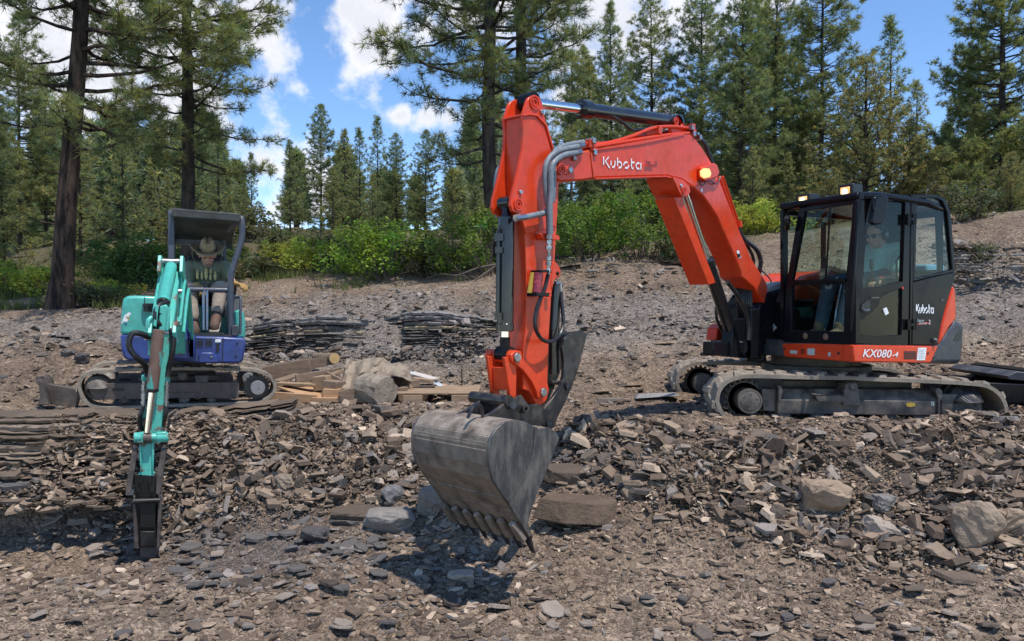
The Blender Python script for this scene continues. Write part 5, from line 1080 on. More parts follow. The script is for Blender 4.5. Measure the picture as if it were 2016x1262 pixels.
bc = mb.build('bucket_cylinder', M_CYL, OX, smooth=True)
mb = MB(); mb.cyl(a + d * s, b - d * .05, .03); mb.build('piston_rod', M_CHROME, bc, smooth=True)
mb = MB(); mb.lathe(b - AN * .055, AN, [(0, .055), (.11, .055)], 20); mb.cyl(b - d * .12, b - d * .03, .036); mb.build('rod_eye', M_BLACK, bc, smooth=True)
# linkage
mb = MB(); near_l = [(497, 272), (520, 278), (525, 310), (560, 345), (600, 395), (622, 430), (622, 460), (604, 476), (586, 468), (580, 440), (560, 400), (525, 355), (500, 335), (478, 318), (474, 290)]
mb.prism([PB(*c2(x, y), .115) for x, y in near_l], AN * -.035); mb.prism([PB(*c2(x, y), .115) - AN * .195 for x, y in near_l], AN * -.035); mb.lathe(PB(*c2(497, 300), .11), -AN, [(0, .045), (.26, .045)], 20); mb.build('rocker_link', M_ORANGE, OX, bevel=.006)
pins(OX, [c2(497, 302), c2(606, 447)], .115, .032)
hl = [(400, 300), (420, 330), (440, 345), (470, 345), (494, 335), (495, 470), (472, 470), (470, 445), (445, 445), (442, 470), (418, 470), (412, 350)]
mb = MB(); mb.prism([PB(*c2(450, 300), .095), PB(*c2(500, 305), .095), PB(*c2(498, 470), .095), PB(*c2(472, 470), .095)], AN * -.03); mb.prism([PB(*c2(450, 300), .095) - AN * .16, PB(*c2(500, 305), .095) - AN * .16, PB(*c2(498, 470), .095) - AN * .16, PB(*c2(472, 470), .095) - AN * .16], AN * -.03); mb.prism([PB(*c2(458, 345), .08), PB(*c2(486, 345), .08), PB(*c2(486, 440), .08), PB(*c2(468, 440), .08)], AN * -.15); mb.build('bucket_link', M_ORANGE, OX, bevel=.006)
# bucket
BW = .74; BO = .36
prof = [(635, 594), (592, 598), (560, 582), (530, 568), (490, 560), (450, 570), (415, 598), (392, 635), (384, 675), (384, 740), (400, 810), (440, 872), (470, 915), (500, 965), (530, 1010), (552, 1046)]
mouth = [(640, 720), (600, 820), (560, 930), (550, 1000)]
sp = prof + [(555, 1030), (548, 985), (562, 930), (604, 820), (645, 720), (677, 636), (660, 610)]
mb = MB(); mb.prism([PB(*c2(x, y), BO) for x, y in sp], AN * -.02); buck = mb.build('bucket', M_BUCKET, OX, bevel=.004)
mb = MB(); mb.prism([PB(*c2(x, y), BO) - AN * (BW - .02) for x, y in sp], AN * -.02); mb.build('side_plate', M_BUCKET, buck, bevel=.004)
sh = [PB(*c2(x, y), BO - .004) for x, y in prof]; cc = PB(*c2(540, 740), BO - .004)
mb = MB(); n = len(sh); vs = []
for i, p in enumerate(sh):
    tdir = (sh[min(i + 1, n - 1)] - sh[max(i - 1, 0)]).normalized(); nr = tdir.cross(AN); 
    if nr.dot(cc - p) < 0: nr = -nr
    vs += [p, p - AN * (BW - .008), p - AN * (BW - .008) + nr * .02, p + nr * .02]
mb.add(vs, [[i * 4 + k, i * 4 + (k + 1) % 4, (i + 1) * 4 + (k + 1) % 4, (i + 1) * 4 + k] for i in range(n - 1) for k in range(4)] + [[0, 1, 2, 3], [4 * n - 4 + k for k in (3, 2, 1, 0)]])
mb.build('shell', M_BUCKETSHELL, buck)
mb = MB()                                             # wear bands across the heel
for (xa, ya), (xb, yb), w in (((396, 628), (385, 668), .028), ((384, 684), (386, 748), .03), ((440, 872), (456, 897), .022), ((478, 930), (548, 1042), .018)):
    p, q = PB(*c2(xa, ya), BO - .03), PB(*c2(xb, yb), BO - .03); nr = (q - p).normalized().cross(AN); nr = nr if nr.dot(cc - p) < 0 else -nr
    mb.prism([p, q, q + nr * w, p + nr * w], AN * -(BW - .06))
mb.build('wear_band', M_BUCKETSHELL, buck, bevel=.003)
mb = MB(); mb.prism([PB(*c2(x, y), BO + .001) for x, y in [(572, 590), (580, 590), (575, 680), (548, 770), (500, 850), (466, 900), (460, 894), (494, 846), (540, 768), (566, 680)]], AN * .006); mb.build('weld_rib', M_BUCKET, buck)
td = (PB(*c2(575, 1108), BO) - PB(*c2(545, 1030), BO)); bk = (PB(*c2(548, 985), BO) - PB(*c2(500, 965), BO)).normalized()
for k in range(7):
    o = BO - .045 - k * (BW - .09) / 6; p = PB(*c2(540, 1010), BO) - AN * (BO - o)
    tdn = td.normalized(); mb = MB(); vs = []
    for f, hw, th in ((-.03, .038, .055), (.06, .038, .05), (.08, .028, .04), (.2, .015, .01)):
        c = p + tdn * f + bk * .02; vs += [c + AN * hw - bk * th * .5, c - AN * hw - bk * th * .5, c - AN * hw + bk * th * .5, c + AN * hw + bk * th * .5]
    mb.add(vs, [[0, 1, 2, 3], [15, 14, 13, 12]] + [[r * 4 + e, r * 4 + (e + 1) % 4, r * 4 + 4 + (e + 1) % 4, r * 4 + 4 + e] for r in range(3) for e in range(4)]); mb.build('tooth', M_LINK, buck)
mb = MB()
for k in range(7):
    o = BO - .045 - k * (BW - .09) / 6; q = [PB(*c2(x, y), BO - .0) - AN * (BO - o) for x, y in ((506, 985), (549, 1054))]; up_ = (q[1] - q[0]).normalized().cross(AN); up_ = up_ if up_.dot(cc - q[0]) < 0 else -up_
    mb.prism([q[0] + AN * .02, q[0] - AN * .02, q[1] - AN * .034, q[1] + AN * .034], up_ * .036)
mb.build('tooth_shank', M_BUCKETSHELL, buck, bevel=.006)
# hanger ears and cross tube on the bucket
ear = [(350, 556), (400, 530), (440, 502), (466, 474), (500, 468), (520, 458), (534, 480), (552, 500), (590, 496), (612, 506), (616, 530), (600, 588), (560, 590), (520, 566), (470, 556), (420, 560)]
for o in (.13, -.13 + .03):
    mb = MB(); mb.prism([PB(*c2(x, y), o if o > 0 else .13) - (AN * 0 if o > 0 else AN * .23) for x, y in ear], AN * -.03); mb.build('hanger_ear', M_LINK, buck, bevel=.004)
mb = MB(); mb.cyl(PB(*c2(470, 484), .14), PB(*c2(470, 484), .14) - AN * .36, .04); mb.cyl(PB(*c2(485, 500), .16), PB(*c2(485, 500), .14), .028, seg=6); mb.ring(PB(*c2(532, 515), .15), AN, .032, .016, .03); mb.build('cross_tube', M_LINK, buck, smooth=True)
mb = MB(); lp = [PB(*c2(355, 556), .13) + (p) for p in (Vector(),)]
q = [PB(*c2(x, y), .13) for x, y in [(296, 553), (312, 520), (326, 502), (346, 500), (356, 520), (358, 556)]]; mb.tube(spline(q, 4), .011, 8); mb.build('lifting_eye', M_LINK, buck, smooth=True)
# thumb behind
outer = [(728, 196), (770, 192), (792, 205), (778, 262), (760, 330), (745, 382), (722, 440), (700, 492), (672, 545), (658, 590), (640, 602), (615, 590), (590, 560), (612, 515), (650, 470), (680, 425), (694, 380), (696, 320), (688, 262), (698, 225)]
for dn in (0, -.16):
    mb = MB(); mb.prism([PB(*c2(x, y), .12) + AN * dn for x, y in outer], AN * -.028); mb.build('thumb', M_LINK, OX, bevel=.004)
mb = MB()
for x, y in ((712, 418), (635, 576)): mb.ring(PB(*c2(x, y), .125), AN, .036, .02, .02); mb.cyl(PB(*c2(x, y), .135), PB(*c2(x, y), -.12), .02)
mb.cyl(PB(*c2(640, 405), .05), PB(*c2(712, 412), .05), .015); mb.box(PB(*c2(735, 240), .02), (.05, .12, .12)); mb.build('thumb_pin', M_LINK, OX, smooth=True)
mb = MB(); mb.cyl(PB(*c2(650, 190), .02), PB(*c2(650, 370), .02), .045); mb.cyl(PB(*c1(790, 1010), .02), PB(*c2(650, 190), .02), .045); mb.build('thumb_cylinder', M_CYL, OX, smooth=True)

# ------------------------------------------------------------------ people: one continuous body each, clothes over it
M_SKIN = pmat('skin', (.5, .28, .2), rough=.55, c2=(.44, .22, .15), scale=30, spec=.35)
def blob(mb, a, b, ra, rb, seg=14):
    """limb segment with round ends"""
    a, b = Vector(a), Vector(b); d = b - a; l = d.length; d = d.normalized() if l > 1e-6 else Vector((0, 0, 1)); pts, rs_ = [], []
    for k in range(5): t = k / 4 * math.pi / 2; pts.append(a - d * ra * math.cos(t)); rs_.append(max(ra * math.sin(t), 1e-4))
    for k in range(5): t = k / 4 * math.pi / 2; pts.append(b + d * rb * math.sin(t)); rs_.append(max(rb * math.cos(t), 1e-4))
    mb.tube(pts, rs_, seg, cap=True)
def ell(mb, c, r, R=None, seg=16):
    R = R or Matrix.Identity(3); vs, fs = [], []; n = seg // 2
    for i in range(n + 1):
        for k in range(seg):
            t = math.pi * i / n; a = 2 * math.pi * k / seg
            vs.append(Vector(c) + R @ Vector((r[0] * math.sin(t) * math.cos(a), r[1] * math.sin(t) * math.sin(a), r[2] * math.cos(t))))
    for i in range(n):
        for k in range(seg): fs.append([i * seg + k, i * seg + (k + 1) % seg, (i + 1) * seg + (k + 1) % seg, (i + 1) * seg + k])
    mb.add(vs, fs)
def fuse(mb, name, mat, parent, vox=.012, smooth=6):
    o = mb.build(name, mat, parent)
    m = o.modifiers.new('fuse', 'REMESH'); m.mode = 'VOXEL'; m.voxel_size = vox; m.use_smooth_shade = True
    m = o.modifiers.new('soft', 'SMOOTH'); m.factor = .5; m.iterations = smooth
    return o
def head(mb, c, f, up, s=1.0):
    """skull, face, nose, jaw, ears; f is where the face looks"""
    c = Vector(c); f = Vector(f).normalized(); up = Vector(up); r = f.cross(up).normalized(); up = r.cross(f)
    R = Matrix((r, f, up)).transposed()
    P = lambda x, y, z: c + R @ Vector((x * s, y * s, z * s))
    ell(mb, P(0, -.012, .03), (.076 * s, .094 * s, .092 * s), R); ell(mb, P(0, .025, -.045), (.058 * s, .062 * s, .07 * s), R); ell(mb, P(0, .052, -.085), (.032 * s, .03 * s, .025 * s), R)
    blob(mb, P(0, .085, .005), P(0, .106, -.03), .009 * s, .015 * s, 10); ell(mb, P(0, .082, .026), (.048 * s, .012 * s, .01 * s), R); ell(mb, P(0, .078, -.062), (.024 * s, .012 * s, .012 * s), R)
    for q in (-1, 1): ell(mb, P(q * .078, -.005, -.005), (.012 * s, .02 * s, .032 * s), R); ell(mb, P(q * .04, .058, -.025), (.024 * s, .02 * s, .02 * s), R)
    return P, R
def hand(mb, w, d, pn, s=1.0, curl=.7, thumb=1):
    """palm, four unequal curled fingers and a thumb from its side; w wrist, d towards the knuckles, pn palm normal"""
    d = Vector(d).normalized(); pn = Vector(pn); sd = d.cross(pn).normalized(); pn = sd.cross(d).normalized()
    pal = w + d * .05 * s
    for k in (-1, 0, 1): blob(mb, w + d * .012 * s + sd * k * .016 * s, w + d * .085 * s + sd * k * .027 * s, .017 * s, .015 * s, 10)
    for k, l in enumerate((.07, .08, .075, .058)):
        b = w + d * .092 * s + sd * (k - 1.5) * .021 * s * thumb * -1; a = curl * .7; p = b
        for j in range(3):
            q = p + (d * math.cos(a) + pn * math.sin(a)) * l * s * (.42, .33, .25)[j]; blob(mb, p, q, (.0098 - .001 * j) * s, (.0092 - .001 * j) * s, 8); p = q; a += curl
    b = w + d * .03 * s + sd * .03 * s * thumb; q = b + (d * .7 + sd * .7 * thumb + pn * .2).normalized() * .04 * s; blob(mb, b, q, .013 * s, .011 * s, 8); blob(mb, q, q + (d * .9 + sd * .1 * thumb + pn * .5).normalized() * .032 * s, .011 * s, .009 * s, 8)
def c6(x, y): return 140 + x / 2.869, 390 + y / 2.869
def c7(x, y): return 200 + x / 3.0045, 700 + y / 3.0045
def c8(x, y): return 300 + x / 4.35, 390 + y / 4.35

# the teal machine faces the camera squarely: it is built in its own frame, then turned into place
UB = math.atan((346 - CX) / FPX); UK = 1.093; _RB = Matrix.Rotation(UB, 3, 'Z')
def UL(px, py, Y):
    d = _RB @ Vector(ray(px, py)); s = Y * UK / d.y
    return Vector((d.x * s, d.y * s, CAMZ + d.z * s))
def turn(root):
    root.location = _RB.transposed() @ Vector(root.location); root.rotation_euler = (0, 0, -UB)
# the driver of the teal machine
def man_in_hat():
    P8 = lambda x, y, Y: UL(*c8(x, y), Y)
    pel = P8(470, 800, 8.95); root = empty('person', (pel.x, pel.y, pel.z - .1), 'seated man in a wide straw hat, green shirt and khaki trousers, working the teal excavator', 'person')
    hc = P8(472, 492, 8.72); neck = P8(470, 560, 8.85); ch = P8(468, 640, 8.9)
    sl, sr = P8(322, 590, 8.85), P8(618, 590, 8.85)   # shoulders, picture left and right
    el, er = P8(292, 735, 8.72), P8(660, 668, 8.72); hl, hr = P8(395, 760, 8.42), P8(705, 735, 8.5)
    kl, kr = P8(325, 815, 8.38), P8(585, 768, 8.36); hpl, hpr = pel + Vector((-.1, 0, 0)), pel + Vector((.1, 0, 0))
    al, ar = P8(352, 1060, 8.3), P8(548, 1010, 8.24); tl, tr_ = P8(366, 1140, 8.12), P8(530, 1098, 8.06)
    mb = MB(); f = Vector((0, -.86, -.5)); HP, HR = head(mb, hc, f, (0, -.5, .86), 1.08)
    blob(mb, hc + Vector((0, .03, -.06)), neck + Vector((0, .02, -.03)), .055, .06); blob(mb, neck, ch, .07, .12); blob(mb, ch, pel, .13, .12)
    for a, b, c in ((sl, el, hl), (sr, er, hr)): blob(mb, ch + (a - ch) * .6, a, .08, .058); blob(mb, a, b, .052, .042); blob(mb, b, c, .042, .028)
    for a, b, c in ((hpl, kl, al), (hpr, kr, ar)): blob(mb, a, b, .075, .055); blob(mb, b, c, .055, .038)
    for a, b in ((al, tl), (ar, tr_)): blob(mb, a, b, .04, .032)
    hand(mb, hl, (.3, -.8, -.2), (0, -.3, -1), 1.0, .6, -1); hand(mb, hr, (.6, -.8, -.1), (0, -.2, -1), 1.0, .55, 1)
    body = fuse(mb, 'body', M_SKIN, root, .009, 3)
    mb = MB(); blob(mb, neck + Vector((0, 0, -.06)), ch, .10, .165); blob(mb, ch + Vector((-.05, 0, 0)), pel + Vector((-.03, -.02, .05)), .15, .165); blob(mb, ch + Vector((.05, 0, 0)), pel + Vector((.03, -.02, .05)), .15, .165)
    for a, b in ((sl, el), (sr, er)): blob(mb, neck + (a - neck) * .3 + Vector((0, 0, -.05)), a, .085, .082); blob(mb, a, a.lerp(b, .82), .08, .075)
    fuse(mb, 'shirt', pmat('green_shirt', (.17, .2, .135), rough=.9, c2=(.13, .155, .1), scale=8, bump=.2, bscale=30), root, .013, 5)
    # gold print of standing boards on the chest, sewn onto the shirt front
    mb = MB()
    for x, y0, y1, w in ((385, 612, 698, 14), (423, 628, 700, 11), (460, 590, 702, 15), (500, 600, 650, 10), (497, 652, 704, 13), (537, 625, 704, 14)):
        pts = []
        for k in range(12): a = 2 * math.pi * k / 12; pts.append((x + w * math.sin(a) * (1 if math.cos(a) < 0 else .8), (y0 + y1) / 2 - (y1 - y0) / 2 * math.cos(a)))
        mb.prism([P8(px, py, 8.715 - .0002 * (py - 600) + abs(px - 465) * .0003) for px, py in pts], (0, .02, 0))
    mb.build('shirt_print', pmat('gold_print', (.55, .43, .17), rough=.8, c2=(.35, .29, .13), scale=60), root)
    mb = MB(); blob(mb, hpl, hpr, .13, .13)
    for a, b, c in ((hpl, kl, al), (hpr, kr, ar)): blob(mb, a, b, .105, .082); blob(mb, b, b.lerp(c, .8), .08, .066)
    fuse(mb, 'trousers', pmat('khaki_trousers', (.36, .295, .23), rough=.9, c2=(.24, .19, .15), scale=7, bump=.5, bscale=14), root, .012, 4)
    for a, b, k in ((al, tl, kl), (ar, tr_, kr)):
        mb = MB(); blob(mb, a.lerp(k, .28), a, .058, .056); blob(mb, a, b, .056, .05); blob(mb, a + Vector((0, .04, -.02)), b + Vector((0, 0, -.015)), .05, .05); bt = fuse(mb, 'boot', pmat('brown_boot_leather', (.13, .075, .05), rough=.7, c2=(.08, .05, .04), scale=12), root, .01, 3)
        mb = MB(); d = (b - a); d.z *= .4; d = d.normalized(); mb.bar(a - d * .07 + Vector((0, 0, -.065)), b + d * .05 + Vector((0, 0, -.05)), .1, .03); mb.build('sole', pmat('crepe_sole', (.4, .33, .25), rough=.9), bt, bevel=.012)
        mb = MB()
        for k2 in range(4): c = a.lerp(k, .02 + .07 * k2) + Vector((0, -.056, 0)); mb.tube([c + Vector((-.025, 0, .008)), c + Vector((.025, 0, -.004))], .004, 6)
        mb.build('laces', pmat('laces', (.3, .25, .18), rough=.9), bt)
    # glove on the lever hand
    for hnd, dd, tm in ((hr, (.6, -.8, -.1), 1), (hl, (.3, -.8, -.2), -1)):
        mb = MB(); v = Vector(dd).normalized(); blob(mb, hnd - v * .05, hnd + v * .02, .045, .036); hand(mb, hnd, dd, (0, -.25, -1), 1.32, .62, tm); fuse(mb, 'glove', pmat('yellow_leather_glove', (.42, .25, .08), rough=.85, c2=(.3, .18, .07), scale=14), root, .008, 2)
    # hat
    mb = MB(); up = HR @ Vector((0, -.1, 1)); up.normalize(); hb = HP(0, -.02, .062); r1 = HR @ Vector((1, 0, 0)); f1 = up.cross(r1)
    ring0, n = [], 28; vs = []
    prof = [(.0, .13, 0), (.35, .142, 0), (.8, .126, 0), (1, .085, 0)]
    for rr, hh, ud in ((.098, .0, 0), (.125, -.006, .012), (.16, .0, .035), (.185, .008, .05)):
        for k in range(n):
            a = 2 * math.pi * k / n; sx = math.cos(a); vs.append(hb + r1 * sx * rr * 1.02 + f1 * math.sin(a) * rr * 1.08 + up * (hh + ud * abs(sx) ** 3))
    for rr, hh in ((.098, .0), (.093, .05), (.085, .1), (.06, .128), (.02, .122)):
        for k in range(n):
            a = 2 * math.pi * k / n; pinch = 1 - .25 * (hh / .13) * abs(math.cos(a)) ** 2
            vs.append(hb + r1 * math.cos(a) * rr * pinch + f1 * math.sin(a) * rr * 1.15 + up * (hh - (.02 if hh > .11 and abs(math.cos(a)) < .3 else 0)))
    fs = []
    for row in list(range(3)) + list(range(4, 8)):
        for k in range(n): j = (k + 1) % n; fs.append([row * n + k, row * n + j, (row + 1) * n + j, (row + 1) * n + k])
    fs.append([8 * n + k for k in range(n)]); mb.add(vs, fs)
    ho = mb.build('hat', pmat('straw_hat', (.42, .31, .19), rough=.85, c2=(.32, .23, .14), scale=9, bump=.4, bscale=80), root, smooth=True); m = ho.modifiers.new('thick', 'SOLIDIFY'); m.thickness = .006
    mb = MB(); mb.ring(hb + up * .012, up, .104, .096, .022); mb.build('hat_band', pmat('hat_band', (.06, .045, .035), rough=.8), ho)
    # eyes, brows, mouth, grey stubble
    mb = MB()
    for q in (-1, 1): ell(mb, HP(q * .031, .079, .008), (.012, .006, .007), HR)
    mb.build('eyes', pmat('dark_eyes', (.02, .018, .016), rough=.3), root, smooth=True)
    mb = MB(); ell(mb, HP(0, .094, -.064), (.024, .006, .004), HR); mb.build('mouth', pmat('lips', (.2, .08, .06), rough=.6), root, smooth=True)
    mb = MB(); ell(mb, HP(0, .082, -.085), (.038, .026, .026), HR); mb.build('beard', pmat('grey_stubble', (.22, .17, .14), rough=.95), root, smooth=True)
    mb = MB(); ell(mb, HP(0, -.03, .02), (.085, .09, .07), HR); mb.build('hair', pmat('grey_hair', (.16, .14, .12), rough=.9), root, smooth=True)
    mb = MB(); 
    for q in (-1, 1): mb.tube(spline([hb + r1 * q * .15 + up * .02, hb + r1 * q * .165 - up * .06, hb + r1 * q * .12 - up * .16, neck + Vector((q * .03, -.09, -.02))], 4), .003, 5)
    mb.build('hat_cord', pmat('hat_cord', (.3, .24, .17), rough=.9), ho)
    return root
turn(man_in_hat())

# the driver inside the cab
def man_in_cab():
    z0_ = z0; X = lambda a, l, z: XF(a, -.48 + l, z0_ + z)   # a forward of the cab front corner
    pel = X(-.82, 0, .62); root = empty('person', (pel.x, pel.y, pel.z - .08), 'man in teal T-shirt, sunglasses and ear muffs seated inside the black cab', 'person')
    hc = S4(978, 300, -.42); neck = S4(1000, 348, -.45); ch = S4(1018, 415, -.46)
    sn, sf = ch + BL * .17 + Vector((0, 0, .09)) - BF * .02, ch - BL * .17 + Vector((0, 0, .09)) - BF * .02
    en, hn = S4(1082, 500, -.2), S4(1000, 512, -.2); ef, hf = ch - BL * .26 + Vector((0, 0, -.2)), X(-.46, -.22, .74)
    kn, kf = X(-.36, .13, .58), X(-.36, -.13, .58); fn, ff = X(-.2, .12, .1), X(-.2, -.12, .1); tn, tf = X(-.03, .12, .06), X(-.03, -.12, .06)
    hn_, hf_ = pel + BL * .1, pel - BL * .1
    mb = MB(); f = (BF * .85 + Vector((0, 0, -.22)) + BL * .12); HP, HR = head(mb, hc, f, (0, 0, 1), 1.04)
    blob(mb, hc - Vector((0, 0, .06)) - BF * .02, neck - Vector((0, 0, .04)), .052, .06); blob(mb, neck, ch, .07, .12); blob(mb, ch, pel, .13, .12)
    for a, b, c in ((sn, en, hn), (sf, ef, hf)): blob(mb, a, b, .055, .043); blob(mb, b, c, .042, .028)
    for a, b, c, d in ((hn_, kn, fn, tn), (hf_, kf, ff, tf)): blob(mb, a, b, .08, .06); blob(mb, b, c, .055, .04); blob(mb, c, d, .04, .035)
    hand(mb, hn, BF * .9 + Vector((0, 0, -.25)) - BL * .1, (0, 0, -1), 1.02, .6, 1); hand(mb, hf, BF * .9 + Vector((0, 0, -.2)), (0, 0, -1), 1.0, .6, -1)
    fuse(mb, 'body', M_SKIN, root, .009, 3)
    mb = MB(); blob(mb, neck - Vector((0, 0, .07)), ch, .1, .16); blob(mb, ch, pel + Vector((0, 0, .06)), .165, .16)
    for a, b in ((sn, en), (sf, ef)): blob(mb, neck + (a - neck) * .4 - Vector((0, 0, .04)), a, .08, .085); blob(mb, a, a.lerp(b, .75), .08, .075)
    fuse(mb, 'shirt', pmat('teal_shirt', (.3, .52, .49), rough=.9, c2=(.25, .44, .42), scale=7, bump=.2, bscale=30), root, .013, 5)
    mb = MB(); blob(mb, hn_, hf_, .13, .13)
    for a, b, c in ((hn_, kn, fn), (hf_, kf, ff)): blob(mb, a, b, .105, .082); blob(mb, b, b.lerp(c, .85), .078, .066)
    fuse(mb, 'trousers', pmat('blue_jeans', (.05, .075, .12), rough=.9, c2=(.035, .05, .08), scale=8, bump=.3, bscale=30), root, .012, 4)
    for a, b in ((fn, tn), (ff, tf)):
        mb = MB(); blob(mb, a + Vector((0, 0, .06)), a, .055, .052); blob(mb, a - BF * .03, b, .052, .046); fuse(mb, 'boot', pmat('tan_boot_leather', (.2, .13, .08), rough=.8, c2=(.13, .09, .06), scale=12), root, .01, 3)
    mb = MB(); ell(mb, HP(0, -.022, .05), (.081, .095, .082), HR); mb.build('hair', pmat('short_dark_hair', (.04, .03, .025), rough=.9), root, smooth=True)
    mb = MB()
    for q in (-1, 1): ell(mb, HP(q * .034, .086, .012), (.03, .012, .02), HR); mb.tube([HP(q * .06, .075, .016), HP(q * .08, .0, .016)], .004, 6)
    mb.tube([HP(-.02, .097, .016), HP(.02, .097, .016)], .004, 6); mb.build('sunglasses', M_DECALBLK, root, smooth=True)
    mb = MB()
    for q in (-1, 1): mb.lathe(HP(q * .075, -.01, .0), HR @ Vector((q, 0, 0)), [(0, .036), (.02, .042), (.04, .03)], 18)
    mb.tube([HP(.115 * math.cos(a), -.015, .02 + .115 * math.sin(a)) for a in [k * math.pi / 10 for k in range(11)]], .008, 8); mb.build('ear_muffs', M_DECALBLK, root, smooth=True)
    mb = MB(); ell(mb, HP(0, .092, -.062), (.022, .006, .004), HR); mb.build('mouth', pmat('lips', (.2, .08, .06), rough=.6), root, smooth=True)
    mb = MB(); d = (hn - en).normalized(); mb.ring(hn - d * .01, d, .036, .028, .014, 16); mb.build('wrist_band', M_DECALRED, root)
man_in_cab()

# ------------------------------------------------------------------ the small teal excavator
M_TEAL = pmat('teal_paint', (.075, .46, .375), rough=.42, c2=(.06, .38, .315), scale=3, coat=.2, dust=((.3, .33, .27), .35))
M_TEALWORN = pmat('worn_teal_paint', (.085, .47, .385), rough=.45, c2=(.19, .12, .09), scale=9, lo=.56, hi=.62, dust=((.3, .33, .27), .3), detail=10)
M_RUST = pmat('rusty_barrel', (.17, .1, .075), rough=.7, c2=(.09, .4, .33), scale=8, lo=.55, hi=.6, bump=.2, detail=10, stretch=(1, 1, .4))
M_BLUE = pmat('blue_paint', (.02, .05, .24), rough=.42, c2=(.03, .05, .16), scale=4, coat=.1, dust=((.17, .16, .18), .35))
M_NAVY = pmat('slate_blue_tube', (.055, .065, .09), rough=.45, c2=(.08, .09, .11), scale=6)
M_BREAKER = pmat('dark_breaker_steel', (.016, .015, .014), rough=.5, metal=.3, c2=(.05, .042, .036), scale=6, lo=.52, hi=.75)
M_RUSTSTEEL = pmat('brown_worn_steel', (.085, .068, .06), rough=.6, metal=.3, c2=(.16, .13, .11), scale=8, bump=.2, dust=(DUST, .4))
M_CANOPY = pmat('canopy_sheet', (.05, .055, .05), rough=.7, c2=(.035, .036, .033), scale=3)
TX = empty('small_excavator', UL(352, 600, 8.7) * 1.0, 'small teal and blue excavator with open black canopy and rock breaker', 'excavator')
def T6(x, y, Y): return UL(*c6(x, y), Y)
def T7(x, y, Y): return UL(*c7(x, y), Y)
def T8(x, y, Y): return UL(*c8(x, y), Y)
XV = Vector((1, 0, 0)); YV = Vector((0, 1, 0)); ZV = Vector((0, 0, 1))
def teal_track(dy):
    P = lambda x, y, d=0.: T6(x, y, 8.0) + YV * (dy + d)
    loop = [(36, 1062), (48, 1020), (80, 992), (130, 975), (300, 964), (550, 957), (760, 957), (980, 962), (1070, 975), (1120, 998), (1152, 1035), (1160, 1070), (1145, 1110), (1100, 1148), (1040, 1166), (800, 1174), (550, 1182), (300, 1192), (190, 1196), (110, 1180), (66, 1145), (44, 1100)]
    belt([P(x, y) for x, y in loop], (0, .3, 0), .03, 'track_belt', M_RUBBER, TX, lug=.08, lugh=.014)
    mb = MB(); sprocket(mb, P(1055, 1072, .15), YV, .13, .04, 21, .022); s = mb.build('sprocket', M_FRAME, TX)
    mb = MB(); mb.lathe(P(1055, 1072, -.01), YV, [(0, .072), (.008, .078), (.15, .078), (.15, .11), (.22, .11)], 32); mb.build('hub_cover', pmat('grey_hub_steel', (.27, .26, .26), rough=.5, metal=.3), s, smooth=True)
    mb = MB(); mb.cyl(P(1058, 1073, -.014), P(1058, 1073, 0), .006, seg=8); mb.build('bolt', M_FRAME, s)
    mb = MB(); mb.lathe(P(148, 1075, .05), YV, [(0, .1), (0, .122), (.05, .13), (.15, .13), (.2, .122), (.2, .04)], 32); mb.build('idler', M_FRAME, TX, smooth=True)
    mb = MB(); mb.prism([P(96, 1050, .03), P(400, 1046, .03), P(940, 1040, .03), P(950, 1048, .03), P(948, 1132, .03), P(920, 1138, .03), P(740, 1130, .03), P(715, 1142, .03), P(690, 1132, .03), P(310, 1138, .03), P(300, 1148, .03), P(280, 1138, .03), P(130, 1142, .03), P(100, 1085, .03)], (0, .22, 0)); mb.prism([P(540, 1044, .024), P(735, 1042, .024), P(735, 1098, .024), P(540, 1102, .024)], (0, .02, 0)); mb.build('side_frame', M_RUSTSTEEL, TX, bevel=.006)
    mb = MB(); mb.prism([P(x, y, .027) for x, y in [(228, 1082), (234, 1073), (295, 1073), (301, 1082), (295, 1093), (234, 1093)]], (0, .01, 0)); 
    for x in (298, 712, 918): mb.cyl(P(x, 1128, .02), P(x, 1128, .04), .012, seg=8)
    mb.build('frame_slot', M_DECALBLK, TX)
    mb = MB(); mb.lathe(P(632, 1010, .03), YV, [(0, .03), (.02, .05), (.15, .05)], 20); mb.prism([P(700, 1005, .05), P(780, 1005, .05), P(770, 1042, .05), P(705, 1042, .05)], (0, .15, 0)); mb.build('carrier_roller', M_FRAME, TX)
    for x in (300, 480, 640, 800): 
        mb = MB(); mb.lathe(P(x, 1142, .04), YV, [(0, .03), (.02, .055), (.2, .055), (.22, .03)], 18); mb.build('roller', M_FRAME, TX, smooth=True)
teal_track(0); teal_track(1.1)
ct = UL(350, 600, 8.7); mb = MB(); mb.box((ct.x, ct.y, 1.12), (.8, 1.0, .2)); mb.lathe((ct.x, ct.y, 1.2), ZV, [(0, .3), (.2, .3)], 30); mb.build('turntable', M_FRAME, TX, bevel=.01)
# blade at the left end
def R4(x, y, Y): return UL(x / 1.9057, 600 + y / 1.9057, Y)
mb = MB(); mb.prism([R4(132, 284, 8.05), R4(150, 280, 8.05), R4(168, 296, 8.05), R4(172, 316, 8.05), R4(186, 376, 8.05), R4(140, 376, 8.05), R4(150, 345, 8.05), R4(146, 305, 8.05)], (0, .58, 0)); bl = mb.build('blade', M_RUSTSTEEL, TX, bevel=.008)
mb = MB(); mb.bar(R4(172, 330, 8.28), R4(300, 352, 8.28), .1, .2); mb.build('blade_arm', M_RUSTSTEEL, TX, bevel=.008)
mb = MB()
for d in (.15, .4): mb.lathe(R4(150, 284, 8.05 + d), ZV, [(0, .035), (.04, .035)], 14)
mb.build('blade_lug', M_RUSTSTEEL, bl)
